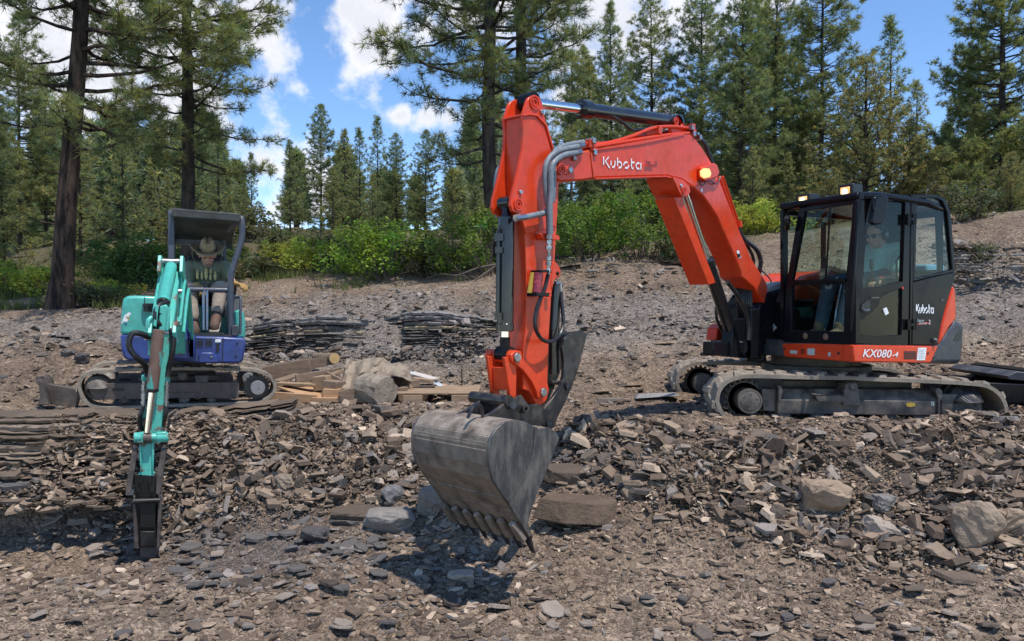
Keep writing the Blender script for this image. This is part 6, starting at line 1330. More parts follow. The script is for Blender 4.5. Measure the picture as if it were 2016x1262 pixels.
# upper body
F0 = 7.82
mb = MB(); mb.prism([T6(276, 772, F0), T6(520, 776, F0), T6(520, 918, F0), T6(330, 918, F0), T6(298, 905, F0), T6(284, 860, F0)], (0, 1.5, 0)); mb.prism([T6(560, 776, F0 + .02), T6(860, 784, F0), T6(984, 792, F0), T6(988, 815, F0), T6(972, 920, F0), T6(950, 934, F0), T6(690, 930, F0), T6(560, 905, F0 + .02)], (0, 1.5, 0)); mb.prism([T6(400, 780, F0 + .12), T6(700, 780, F0 + .12), T6(700, 925, F0 + .12), T6(400, 925, F0 + .12)], (0, 1.2, 0)); base = mb.build('lower_body', M_BLUE, TX, bevel=.03, seg=3)
mb = MB(); mb.prism([T6(856, 788, F0 - .003), T6(861, 788, F0 - .003), T6(858, 930, F0 - .003), T6(853, 930, F0 - .003)], (0, .004, 0)); mb.prism([T6(700, 782, F0 - .003), T6(704, 782, F0 - .003), T6(704, 928, F0 - .003), T6(700, 928, F0 - .003)], (0, .004, 0))
for r in range(4):
    for q in range(2): mb.prism([T6(708 + q * 50, 795 + r * 10, F0 - .003), T6(748 + q * 50, 795 + r * 10, F0 - .003), T6(748 + q * 50, 801 + r * 10, F0 - .003), T6(708 + q * 50, 801 + r * 10, F0 - .003)], (0, .004, 0))
for x, y, r in ((828, 832, .018), (828, 855, .018), (938, 822, .012), (930, 895, .012)): mb.lathe(T6(x, y, F0 - .004), YV, [(0, r), (.006, r)], 14)
mb.build('vent_slots', M_DECALBLK, base)
mb = MB(); mb.prism([T6(720, 886, F0 - .02), T6(735, 872, F0 - .02), T6(800, 872, F0 - .02), T6(830, 895, F0 - .02), T6(832, 930, F0 - .02), T6(720, 930, F0 - .02)], (0, .03, 0)); mb.build('front_cover', M_BLUE, base, bevel=.01)
mb = MB(); mb.lathe(T6(793, 896, F0 - .03), YV, [(0, .01), (.01, .014)], 12); mb.build('cover_bolt', M_STEEL, base)
mb = MB(); mb.prism([T6(814, 798, F0 - .004), T6(847, 796, F0 - .004), T6(847, 813, F0 - .004), T6(814, 815, F0 - .004)], (0, .004, 0)); mb.build('sticker', M_WHITE, base)
mb = MB(); mb.prism([T6(278, 772, F0), T6(280, 700, F0), T6(286, 620, F0), T6(294, 572, F0), T6(312, 553, F0), T6(360, 550, F0), T6(490, 554, F0), T6(490, 775, F0)], (0, .95, 0)); hood = mb.build('engine_hood', M_TEAL, TX, bevel=.035, seg=4)
mb = MB(); mb.prism([T6(300, 560, F0 + .9), T6(480, 560, F0 + .9), T6(960, 640, F0 + .9), T6(984, 700, F0 + .9), T6(984, 790, F0 + .9), T6(278, 772, F0 + .9)], (0, .75, 0)); mb.build('rear_hood', M_TEAL, TX, bevel=.04, seg=4)
mb = MB(); mb.prism([T6(408, 640, F0 - .003), T6(414, 560, F0 - .003), T6(419, 560, F0 - .003), T6(414, 634, F0 - .003), T6(470, 640, F0 - .003), T6(470, 645, F0 - .003)], (0, .004, 0)); mb.build('hood_seam', M_DECALBLK, hood)
mb = MB(); c = T6(437, 640, F0 - .02); mb.lathe(c, ZV, [(0, .04), (.02, .04), (.02, .035), (.04, .034), (.045, .055), (.075, .056), (.082, .045)], 20); mb.build('filler_cap', M_DECALBLK, hood, smooth=True)
mb = MB(); mb.prism([T6(x, y, F0 - .003) for x, y in [(284, 712), (300, 664), (312, 655), (326, 645), (340, 650), (330, 665), (322, 675), (328, 690), (312, 700), (300, 696)]], (0, .003, 0)); st = mb.build('sticker', M_WHITE, hood)
mb = MB(); mb.prism([T6(x, y, F0 - .005) for x, y in [(306, 668), (328, 672), (326, 692), (318, 680)]], (0, .002, 0)); mb.build('sticker_print', M_YELLOW, st)
mb = MB(); mb.prism([T6(x, y, F0 - .003) for x, y in [(300, 708), (314, 706), (316, 718), (302, 716)]], (0, .003, 0)); mb.build('sticker', M_BLUE, hood)
mb = MB(); mb.prism([T6(918, 640, 8.3), T6(955, 628, 8.3), T6(975, 645, 8.3), T6(985, 700, 8.3), T6(984, 792, 8.3), T6(918, 780, 8.3)], (0, .9, 0)); mb.build('side_cover', M_TEAL, TX, bevel=.02, seg=3)
# floor, seat, console, levers
mb = MB(); mb.prism([T6(640, 782, 7.9), T6(910, 786, 7.9), T6(910, 786, 7.9) + YV * .95, T6(640, 782, 7.9) + YV * .95], (0, 0, .02)); mb.box(T6(780, 772, 7.95), (.3, .08, .04)); mb.build('floor_plate', M_INTERIOR, TX)
sc = T8(470, 880, 8.95)
mb = MB(); mb.box(sc + Vector((0, 0, .02)), (.44, .46, .1)); mb.box(sc + Vector((0, .05, -.15)), (.4, .4, .3)); mb.build('seat', M_SEAT, TX, bevel=.03, seg=3)
mb = MB(); mb.box(sc + Vector((0, .27, .3)), (.42, .1, .52)); mb.build('seat_back', M_SEAT, TX, bevel=.03, seg=3)
mb = MB(); mb.box(T6(900, 610, 8.5), (.16, .4, .26)); mb.build('console', pmat('grey_console', (.13, .13, .135), rough=.6), TX, bevel=.015)
mb = MB(); mb.box(T6(680, 620, 8.6), (.12, .4, .3)); mb.build('console', M_INTERIOR, TX, bevel=.015)
for x in (748, 768):
    mb = MB(); mb.tube([T6(x, 745, 8.02), T6(x, 535, 8.1), T6(770, 500, 8.12)], .013, 8); mb.build('travel_lever', M_STEEL, TX, smooth=True)
mb = MB(); mb.lathe(T6(772, 500, 8.12), ZV, [(-.02, .016), (0, .02), (.03, .022), (.035, .04), (.05, .035)], 12); mb.tube([T6(740, 502, 8.14), T6(860, 505, 8.14)], .012, 8); mb.build('lever_knob', M_DECALBLK, TX)
mb = MB(); p = T6(925, 512, 8.5); mb.tube([p + Vector((0, 0, -.2)), p], .014, 8); mb.lathe(p, ZV, [(-.03, .018), (.04, .024), (.07, .015)], 12); mb.build('joystick', M_DECALBLK, TX)
mb = MB(); mb.tube([T6(645, 516, 8.12), T6(905, 521, 8.12)], .028, 12); mb.build('hand_bar', M_NAVY, TX, smooth=True)
mb = MB(); mb.tube(spline([T6(930, 562, 8.25), T6(950, 560, 8.2), T6(957, 580, 8.15), T6(955, 770, 8.1)]), .016, 10); mb.build('side_rail', M_NAVY, TX, smooth=True)
mb = MB(); mb.prism([T6(905, 720, 8.05), T6(945, 716, 8.05), T6(948, 780, 8.05), T6(905, 780, 8.05)], (0, .25, 0)); mb.build('post_foot', M_PLASTIC, TX, bevel=.01)
# canopy
pr = [(T6(760, 78, 8.05), 0), (T6(760, 92, 8.3), 0), (T6(760, 120, 8.7), 0), (T6(760, 165, 9.1), 0), (T6(760, 215, 9.32), 0), (T6(760, 250, 9.36), 0)]
l0 = T6(572, 80, 8.05).x; r0_ = T6(958, 80, 8.05).x
mb = MB(); vs = []
for p, _ in pr:
    sl_ = -.04; vs += [Vector((l0, p.y, p.z + .035)), Vector((r0_, p.y, p.z - .045)), Vector((r0_, p.y, p.z - .075)), Vector((l0, p.y, p.z + .005))]
n = len(pr); mb.add(vs, [[i * 4 + k, i * 4 + (k + 1) % 4, i * 4 + 4 + (k + 1) % 4, i * 4 + 4 + k] for i in range(n - 1) for k in range(4)] + [[0, 1, 2, 3], [4 * n - 4 + k for k in (3, 2, 1, 0)]]); roof = mb.build('canopy_roof', M_CANOPY, TX)
mb = MB(); mb.bar(T6(570, 82, 8.04), T6(957, 112, 8.04), .05, .09); mb.bar(T6(580, 68, 8.03), T6(955, 96, 8.03), .03, .03); mb.build('roof_edge', M_CANOPY, roof, bevel=.01)
mb = MB(); mb.tube(spline([T6(930, 118, 8.15), T6(958, 112, 8.12), T6(966, 140, 8.1), T6(966, 220, 8.1), T6(945, 300, 8.1), T6(912, 400, 8.1), T6(902, 470, 8.1), T6(901, 780, 8.1)]), .033, 12); mb.build('canopy_post', M_NAVY, TX, smooth=True)
mb = MB(); mb.prism([T6(548, 80, 8.12), T6(584, 80, 8.12), T6(584, 360, 8.12), T6(546, 360, 8.12)], (0, .06, 0)); mb.bar(T6(560, 78, 8.15), T6(574, 240, 9.3), .05, .05); mb.build('canopy_post', M_NAVY, TX, bevel=.008)
mb = MB(); mb.tube(spline([T6(955, 130, 8.2), T6(900, 165, 8.8), T6(872, 200, 9.2), T6(864, 260, 9.3), T6(862, 520, 9.3)]), .03, 10); mb.build('canopy_post', M_NAVY, TX, smooth=True)
mb = MB(); mb.tube([T6(575, 200, 9.3), T6(575, 640, 9.3)], .03, 10); mb.build('canopy_post', M_NAVY, TX, smooth=True)
mb = MB(); mb.bar(T6(575, 246, 9.33), T6(866, 254, 9.33), .05, .06); mb.build('canopy_crossbar', M_NAVY, TX)
# swing bracket
mb = MB()
for o in (0,): mb.prism([T6(x, y, 7.66) for x, y in [(655, 700), (668, 688), (684, 690), (686, 740), (672, 790), (660, 830), (662, 900), (698, 905), (698, 800), (690, 770), (640, 800), (646, 760), (660, 740)]], (0, .14, 0))
mb.prism([T6(600, 770, 7.7), T6(700, 770, 7.7), T6(700, 912, 7.7), T6(560, 905, 7.7), T6(575, 820, 7.7)], (0, .14, 0)); mb.build('swing_bracket', M_BLUE, TX, bevel=.012)
# boom
bp = [(7.82, 1.62), (7.74, 1.8), (7.48, 2.08), (7.22, 2.28), (7.05, 2.31), (6.8, 2.14), (6.62, 1.96), (6.45, 1.84), (6.40, 1.74), (6.5, 1.68), (6.8, 1.86), (7.05, 2.06), (7.2, 2.02), (7.42, 1.8), (7.62, 1.5)]
def bx_(Y): return float(np.interp(Y, [6.3, 6.6, 7.1, 7.8], [UL(318, 600, 6.3).x, UL(327, 600, 6.6).x, UL(340, 600, 7.1).x, UL(352, 600, 7.8).x]))
mb = MB(); w = .145; a = [Vector((bx_(Y) - w / 2, Y * UK, z)) for Y, z in bp]; b = [Vector((bx_(Y) + w / 2, Y * UK, z)) for Y, z in bp]; n = len(bp)
mb.add(a + b, [list(range(n))[::-1], list(range(n, 2 * n))] + [[i, (i + 1) % n, (i + 1) % n + n, i + n] for i in range(n)]); tboom = mb.build('boom', M_TEALWORN, TX, bevel=.012)
mb = MB()
for s in (-1, 1):
    for pts in ([(7.25, 2.22), (7.1, 2.44), (6.98, 2.45), (6.9, 2.3), (7.1, 2.2)], [(6.5, 1.82), (6.36, 1.86), (6.3, 1.77), (6.36, 1.67), (6.52, 1.68)]): mb.prism([Vector((bx_(Y) + s * (w / 2 + .004) + (0 if s > 0 else -.03), Y * UK, z)) for Y, z in pts], (.03, 0, 0))
mb.build('boom_ear', M_TEALWORN, tboom, bevel=.005)
mb = MB(); mb.tube(spline([Vector((bx_(Y) + .11, Y * UK, z)) for Y, z in [(7.6, 1.74), (7.35, 2.03), (7.12, 2.22), (6.9, 2.12), (6.55, 1.82)]]), .014, 8); mb.tube(spline([Vector((bx_(Y) + .14, Y * UK, z)) for Y, z in [(7.6, 1.66), (7.35, 1.94), (7.12, 2.14), (6.9, 2.05), (6.55, 1.76)]]), .014, 8); mb.tube(spline([Vector((bx_(Y) - .1, Y * UK, z)) for Y, z in [(7.4, 2.05), (7.12, 2.26), (6.9, 2.15), (6.6, 1.9)]]), .014, 8); mb.build('boom_pipe', M_TEAL, tboom, smooth=True)
mb = MB()
for Y, z in ((7.05, 2.4), (6.9, 2.12), (6.38, 1.77)): mb.cyl(Vector((bx_(Y) - .1, Y * UK, z)), Vector((bx_(Y) + .1, Y * UK, z)), .025, seg=14)
mb.build('pivot_pin', M_STEEL, tboom, smooth=True)
# arm cylinder over the boom nose
a = T6(566, 382, 6.98); b = T6(520, 590, 6.52)
mb = MB(); d = (b - a).normalized(); mb.lathe(a, d, [(0, .03), (.01, .05), (.04, .052), ((b - a).length - .05, .052), ((b - a).length - .04, .058), ((b - a).length, .055)], 22); mb.tube([a + Vector((-.075, 0, -.02)), a + Vector((-.1, -.05, -.3))], .013, 8); mb.tube([a + Vector((.085, .02, -.06)), a + Vector((.06, -.05, -.42))], .013, 8); ac = mb.build('arm_cylinder', M_TEAL, TX, smooth=True)
mb = MB(); mb.lathe(b - d * .005, d, [(0, .05), (.03, .045)], 18); mb.cyl(b, b + d * .2, .024); mb.build('piston_rod', M_BREAKER, ac, smooth=True)
mb = MB(); mb.tube(spline([T6(548, 590, 6.5), T6(505, 602, 6.4), T6(478, 640, 6.36), T6(480, 690, 6.36), T6(512, 722, 6.38)]), .022, 10); mb.tube(spline([T6(535, 600, 6.5), T6(530, 660, 6.4), T6(520, 720, 6.4)]), .02, 10); mb.build('hose_loop', M_BLKHOSE, TX, smooth=True)
# stick
Y0 = 6.36
so_ = [T6(500, 610, Y0), T6(540, 600, Y0), T6(556, 640, Y0), T6(560, 750, Y0), T6(560, 860, Y0), T6(552, 1000, Y0), T7(362, 350, Y0), T7(352, 470, Y0), T7(255, 470, Y0), T7(262, 350, Y0), T6(440, 1060, Y0), T6(480, 860, Y0), T6(496, 740, Y0)]
mb = MB(); mb.prism(so_, (0, .2, 0)); tst = mb.build('stick', M_TEALWORN, TX, bevel=.01)
mb = MB(); mb.prism([T6(462, 720, Y0 - .02), T6(478, 600, Y0 - .02), T6(495, 610, Y0 - .02), T6(482, 730, Y0 - .02)], (0, .2, 0)); mb.prism([T6(532, 750, Y0 - .02), T6(545, 620, Y0 - .02), T6(560, 610, Y0 - .02), T6(552, 750, Y0 - .02)], (0, .2, 0)); mb.tube([T6(432, 745, Y0 - .02), T6(436, 690, Y0 - .02), T6(455, 672, Y0)], .02, 10); mb.tube([T6(575, 735, Y0), T6(605, 700, Y0), T6(612, 680, Y0 + .1)], .02, 10)
mb.bar(T6(438, 690, Y0 + .02), T6(475, 690, Y0 + .02), .05, .05); mb.bar(T6(455, 800, Y0 + .02), T6(452, 890, Y0 + .02), .05, .05); mb.build('stick_ear', M_TEALWORN, tst, bevel=.005)
mb = MB(); mb.box(T7(254, 342, Y0 + .05), (.03, .06, .07)); mb.box(T7(355, 342, Y0 + .05), (.03, .06, .07)); mb.box(T7(256, 135, Y0 + .05), (.05, .06, .06)); mb.box(T7(385, 140, Y0 + .05), (.05, .06, .06)); mb.build('pipe_clamp', M_TEAL, tst, bevel=.006)
# bucket cylinder
a = T6(495, 742, Y0 - .06); b = T7(272, 470, Y0 - .07); m = T7(303, 200, Y0 - .065); d = (b - a).normalized(); s = (m - a).dot(d)
mb = MB(); mb.lathe(a, d, [(0, .03), (.005, .045), (.05, .047), (s - .02, .047), (s, .044)], 22); bcy = mb.build('bucket_cylinder', M_RUST, TX, smooth=True)
mb = MB(); mb.lathe(a + d * (s - .005), d, [(0, .05), (.018, .05), (.03, .03)], 20); mb.build('gland', M_BREAKER, bcy, smooth=True)
mb = MB(); mb.cyl(a + d * s, b - d * .02, .026, seg=22); mb.build('piston_rod', M_CHROME, bcy, smooth=True)
mb = MB(); mb.lathe(T7(248, 488, Y0 - .06), XV, [(0, .045), (.06, .045)], 18); mb.build('rod_eye', M_RUSTSTEEL, bcy, smooth=True)
mb = MB()
mb.tube(spline([T6(440, 792, Y0 - .02), T6(400, 768, Y0 - .06), T6(352, 764, Y0 - .08), T6(328, 800, Y0 - .1), T6(332, 850, Y0 - .1), T6(370, 900, Y0 - .1), T6(412, 935, Y0 - .06), T6(432, 985, Y0), T6(424, 1010, Y0)], 7), .021, 10)
mb.tube(spline([T6(565, 740, Y0), T6(578, 790, Y0 - .02), T6(572, 870, Y0 - .02), T6(552, 960, Y0), T6(545, 1010, Y0)], 7), .021, 10)
mb.tube(spline([T7(246, 300, Y0), T7(228, 360, Y0), T7(228, 410, Y0 + .05), T7(248, 450, Y0 + .1)]), .018, 8); mb.tube(spline([T7(382, 300, Y0), T7(376, 360, Y0), T7(360, 410, Y0 + .1)]), .018, 8); hs = mb.build('breaker_hose', M_BLKHOSE, TX, smooth=True)
for pts in ([(440, 792, -.02), (400, 768, -.06), (352, 764, -.08), (328, 800, -.1), (332, 850, -.1), (370, 900, -.1), (412, 935, -.06), (432, 985, 0)], [(565, 740, 0), (578, 790, -.02), (572, 870, -.02), (552, 960, 0)]):
    mb = MB(); c = spline([T6(x, y, Y0 + o) for x, y, o in pts], 16)
    for i in range(2, len(c) - 2, 2): mb.cyl(c[i], c[i] + (c[i + 1] - c[i]).normalized() * .007, .0245, seg=10)
    mb.build('hose_guard_coil', M_BLKHOSE, hs)
mb = MB()
for x, xx in ((252, 246), (385, 382)):
    p, q = T7(x, 150, Y0), T7(xx, 300, Y0); mb.cyl(p, q, .014, seg=10)
    for f in (.15, .3, .5, .62, .8): c = p.lerp(q, f); mb.cyl(c, c + (q - p) * .08, .021, seg=8)
mb.cyl(T6(436, 762, Y0 - .02), T6(434, 800, Y0 - .02), .028, seg=8); mb.build('quick_coupler', M_STEEL, hs)
# pivot bracket, link, breaker
Yb = 6.33
mb = MB()
for x in (215, 345, 372): mb.lathe(T7(x, 484, Yb - .02) - XV * .03, XV, [(0, .04), (.06, .042)], 18)
mb.cyl(T7(200, 484, Yb - .02), T7(388, 484, Yb - .02), .034); mb.prism([T7(196, 470, Yb - .05), T7(250, 452, Yb - .05), T7(250, 520, Yb - .05), T7(210, 518, Yb - .05)], (0, .07, 0)); mb.prism([T7(322, 458, Yb - .05), T7(385, 452, Yb - .05), T7(390, 500, Yb - .05), T7(330, 520, Yb - .05)], (0, .07, 0)); mb.build('knuckle', M_TEALWORN, TX, bevel=.008)
mb = MB(); mb.prism([T7(228, 520, Yb), T7(310, 520, Yb), T7(302, 690, Yb), T7(318, 690, Yb), T7(306, 716, Yb), T7(215, 706, Yb), T7(222, 690, Yb), T7(236, 690, Yb)], (0, .05, 0)); mb.prism([T7(222, 520, Yb - .02), T7(234, 520, Yb - .02), T7(240, 690, Yb - .02), T7(228, 690, Yb - .02)], (0, .12, 0)); mb.prism([T7(298, 500, Yb - .02), T7(312, 500, Yb - .02), T7(308, 690, Yb - .02), T7(298, 690, Yb - .02)], (0, .12, 0)); mb.build('bucket_link', M_TEALWORN, TX, bevel=.006)
br = MB(); br.prism([T7(190, 700, Yb + .0), T7(322, 706, Yb + .0), T7(330, 720, Yb), T7(330, 1130, Yb + .02), T7(205, 1138, Yb + .02), T7(196, 840, Yb)], (0, .2, 0)); brk = br.build('breaker', M_BREAKER, TX, bevel=.01)
mb = MB()
mb.prism([T7(180, 560, Yb - .02), T7(205, 552, Yb - .02), T7(212, 570, Yb - .02), T7(192, 700, Yb - .02), T7(178, 800, Yb - .02), T7(160, 824, Yb - .02), T7(142, 812, Yb - .02), T7(144, 770, Yb - .02), T7(158, 690, Yb - .02)], (0, .2, 0)); mb.prism([T7(352, 560, Yb - .02), T7(380, 556, Yb - .02), T7(380, 600, Yb - .02), T7(366, 700, Yb - .02), T7(356, 800, Yb - .02), T7(340, 832, Yb - .02), T7(320, 815, Yb - .02), T7(326, 700, Yb - .02)], (0, .2, 0))
mb.prism([T7(186, 830, Yb - .03), T7(198, 830, Yb - .03), T7(222, 1146, Yb - .01), T7(190, 1140, Yb - .01)], (0, .25, 0)); mb.prism([T7(338, 830, Yb - .03), T7(358, 822, Yb - .03), T7(346, 1140, Yb - .01), T7(322, 1140, Yb - .01)], (0, .25, 0)); mb.build('bracket_plate', M_RUSTSTEEL, brk, bevel=.006)
mb = MB(); mb.cyl(T7(186, 862, Yb - .03), T7(345, 856, Yb - .03), .022)
for x, y in ((218, 798), (300, 798), (230, 740), (285, 740)): mb.lathe(T7(x, y, Yb - .02), YV, [(0, .014), (.03, .02)], 10)
for y in (700, 640): mb.cyl(T7(150, y, Yb + .05), T7(384, y, Yb + .05), .016)
for x, y in ((178, 1030), (180, 1095), (352, 930), (352, 1015), (352, 1075), (352, 1115)): mb.cyl(T7(x - 6, y, Yb + .06), T7(x + 6, y, Yb + .06), .016, seg=8)
mb.build('bracket_bolt', M_BREAKER, brk)
mb = MB(); mb.prism([T7(225, 870, Yb - .01), T7(318, 870, Yb - .01), T7(318, 1020, Yb - .01), T7(225, 1020, Yb - .01)], (0, .03, 0)); mb.prism([T7(228, 1040, Yb - .015), T7(318, 1040, Yb - .015), T7(326, 1130, Yb - .015), T7(228, 1130, Yb - .015)], (0, .03, 0)); mb.build('front_plate', M_BREAKER, brk, bevel=.006)
mb = MB(); mb.prism([T7(226, 1130, Yb + .05), T7(326, 1130, Yb + .05), T7(326, 1192, Yb + .05), T7(300, 1200, Yb + .05), T7(230, 1196, Yb + .05)], (0, .12, 0)); mb.cyl(T7(278, 1190, Yb + .11), T7(280, 1235, Yb + .11), .05, .035); mb.build('chisel', M_RUSTSTEEL, brk, bevel=.005)
turn(TX)

# ------------------------------------------------------------------ rock ledges (bedded shale) as part of the terrain
M_ROCK = pmat('bedded_shale', (.2, .16, .13), rough=.92, scale=4, bump=.9, bscale=24, spec=.15, attr='col', stretch=(1, 1, 1.5))
def ground_hit(px, py, y0=3.4, y1=40):
    ys = np.concatenate([np.linspace(y0, 17, 900), np.linspace(17.05, y1, 300)]); d = ray(px, py); s = ys / d[1]
    z = CAMZ + d[2] * s; g = gz(d[0] * s, ys); k = np.argmax(z <= g)
    return Vector((d[0] * s[k], ys[k], g[k]))
def ledge(name, path, nl, cols, seed, slope=.3, lip=0.0, jag=.12, back=.7, wob=.35):
    """path: (px, py bottom, py top, Y); nl bedding layers between, every layer broken into blocks"""
    rs = np.random.RandomState(seed); px = np.array([p[0] for p in path], float)
    ends = [U(p[0], p[1], p[3]) for p in path]; tops = [U(p[0], p[2], p[3]) for p in path]
    X = np.array([e.x for e in ends]); Yc = np.array([p[3] for p in path]); ZB = np.array([e.z for e in ends]); ZT = np.array([t.z for t in tops])
    xs = np.arange(X[0], X[-1], .05); n = len(xs); V, Lp, C = [], [], []; off = 0
    fr = np.sort(np.r_[0, rs.uniform(.02, .98, nl - 1), 1]); fr = .5 * fr + .5 * np.linspace(0, 1, nl + 1)
    yb = np.interp(xs, X, Yc); zb = np.interp(xs, X, ZB); zt = np.interp(xs, X, ZT); side = yb / np.maximum(np.abs(yb), 1)
    endd = np.minimum(np.arange(n), np.arange(n)[::-1]) * .05; taper = np.clip(1 - endd / .6, 0, 1) ** 2 * .5
    joint = np.zeros(n); i = 0
    while i < n:
        w = rs.randint(5, 26); joint[i:i + w] = rs.normal(0, jag * 1.3); i += w
    for k in range(nl):
        blk = np.zeros(n); tone = np.ones(n); i = 0; gap = np.zeros(n); lift = np.zeros(n)
        while i < n:
            w = rs.randint(2, 13); o = rs.normal(0, jag * .22); blk[i:i + w] = o + np.linspace(0, rs.normal(0, jag * .12), len(blk[i:i + w])); tone[i:i + w] = rs.uniform(.72, 1.28); gap[i:i + w] = rs.rand() < .05; lift[i:i + w] = rs.normal(0, .006); i += w
        u = (fr[k] + fr[k + 1]) / 2
        yy = yb + slope * u * (zt - zb) / .5 + joint + taper + blk + fbm(xs * 5 + k * 3.1, xs * 0 + k, 3) * jag * .3 + gap * .12 + wob * fbm(xs * .8, xs * 0 + seed + k * .03, 3) - lip * (k > 0)
        z0 = zb + (zt - zb) * fr[k] + .012 * rs.rand() + lift + fbm(xs * .6, xs * 0 + seed, 2) * .06; z1 = zb + (zt - zb) * fr[k + 1] - .008 + lift + fbm(xs * 9, xs * 0 + 9 * k, 2) * .018 + fbm(xs * .6, xs * 0 + seed, 2) * .06
        z1 = np.maximum(z1, z0 + .01)
        e = (rs.rand(n) - .5) * .035
        v = np.stack([np.stack([xs, yy + back, z0], 1), np.stack([xs, yy + .015 + e, z0], 1), np.stack([xs, yy + e * .5, z0 * .35 + z1 * .65], 1), np.stack([xs, yy + .012 - e, z1], 1), np.stack([xs, yy + back, z1 + .02], 1)], 1)
        v[1:, :, 0] += np.where(np.abs(np.diff(yy)) > .03, -.044, 0)[:, None] * (rs.rand(n - 1) < .9)[:, None]
        V.append(v.reshape(-1, 3)); c = np.array(cols[min(int(u * len(cols)), len(cols) - 1)]); C.append(np.repeat(c[None] * tone[:, None], 5, 0))
        a = (np.arange(n - 1) * 5)[:, None] + np.arange(4)[None]; Lp.append((np.stack([a, a + 5, a + 6, a + 1], -1).reshape(-1, 4)) + off); off += n * 5
    V = np.concatenate(V); Lp = np.concatenate(Lp)
    me = np_mesh(name, V, Lp.ravel(), np.arange(len(Lp)) * 4, np.full(len(Lp), 4), np.concatenate(C))
    tag(link_mesh(name, me, M_ROCK), kind='structure')
DK = (.12, .108, .1); GR = (.19, .175, .163); OC = (.33, .265, .175); BR = (.155, .117, .088); TN = (.23, .178, .135); GB = (.22, .2, .185); DKB0 = (.1, .078, .06)
ledge('rock_ledge', [(410, 706, 660, 11.9), (470, 706, 640, 11.75), (530, 704, 630, 11.6), (620, 706, 624, 11.5), (700, 706, 628, 11.55), (730, 700, 632, 11.7), (760, 698, 622, 11.65), (800, 698, 614, 11.55), (860, 696, 614, 11.5), (905, 688, 622, 11.6), (990, 676, 634, 11.8), (1075, 668, 640, 12.0)], 16, [DK, GR, DK, GR, DK, DK, GR, OC, GR, DK, GR, GB], 1, jag=.2, slope=.35, back=.9)
ledge('rock_ledge', [(1085, 660, 626, 12.0), (1180, 664, 622, 11.8), (1300, 662, 626, 11.7), (1440, 654, 622, 11.7)], 9, [GR, GB, DK, GR, GB], 3, jag=.14, slope=.8, back=.9)
ledge('rock_ledge', [(1080, 546, 526, 14.1), (1180, 540, 520, 14.0), (1300, 536, 512, 13.9), (1420, 535, 510, 13.9), (1470, 532, 510, 14.0)], 4, [BR, DKB0, BR], 4, jag=.2, slope=.6, back=.8)
ledge('rock_ledge', [(1850, 556, 486, 12.8), (1920, 556, 470, 12.6), (2000, 562, 468, 12.6), (2120, 562, 466, 12.6), (2300, 556, 466, 12.8)], 15, [GR, GB, GR, GR, GB, DK, BR], 5, jag=.2, slope=.6, back=1.1)
# the cut wall of the pit at left: broken plates above, an undercut block below
ledge('pit_wall', [(-420, 1064, 985, 6.98), (0, 1062, 985, 6.98), (200, 1054, 980, 6.95), (262, 1048, 975, 7.0)], 2, [(.12, .085, .062), (.1, .07, .05)], 6, jag=.05, slope=.0, wob=.1)
ledge('pit_wall', [(-420, 1000, 836, 6.74), (0, 996, 834, 6.74), (120, 990, 834, 6.74), (230, 978, 838, 6.8), (300, 955, 836, 6.95), (352, 930, 832, 7.15)], 17, [BR, DK, BR, BR, TN, BR, TN, BR], 7, jag=.1, slope=.36, wob=.3, back=.3)
ledge('pit_wall', [(372, 868, 818, 7.6), (430, 866, 812, 7.55), (500, 858, 810, 7.6), (560, 848, 806, 7.7)], 9, [DK, BR, DK, TN, BR], 8, jag=.1, slope=.4, back=.3)
ledge('rock_step', [(590, 1046, 1018, 6.35), (660, 1046, 1012, 6.3), (760, 1040, 1006, 6.35), (850, 1030, 1004, 6.45)], 3, [BR, DK, BR], 9, jag=.06, slope=.1, wob=.12)

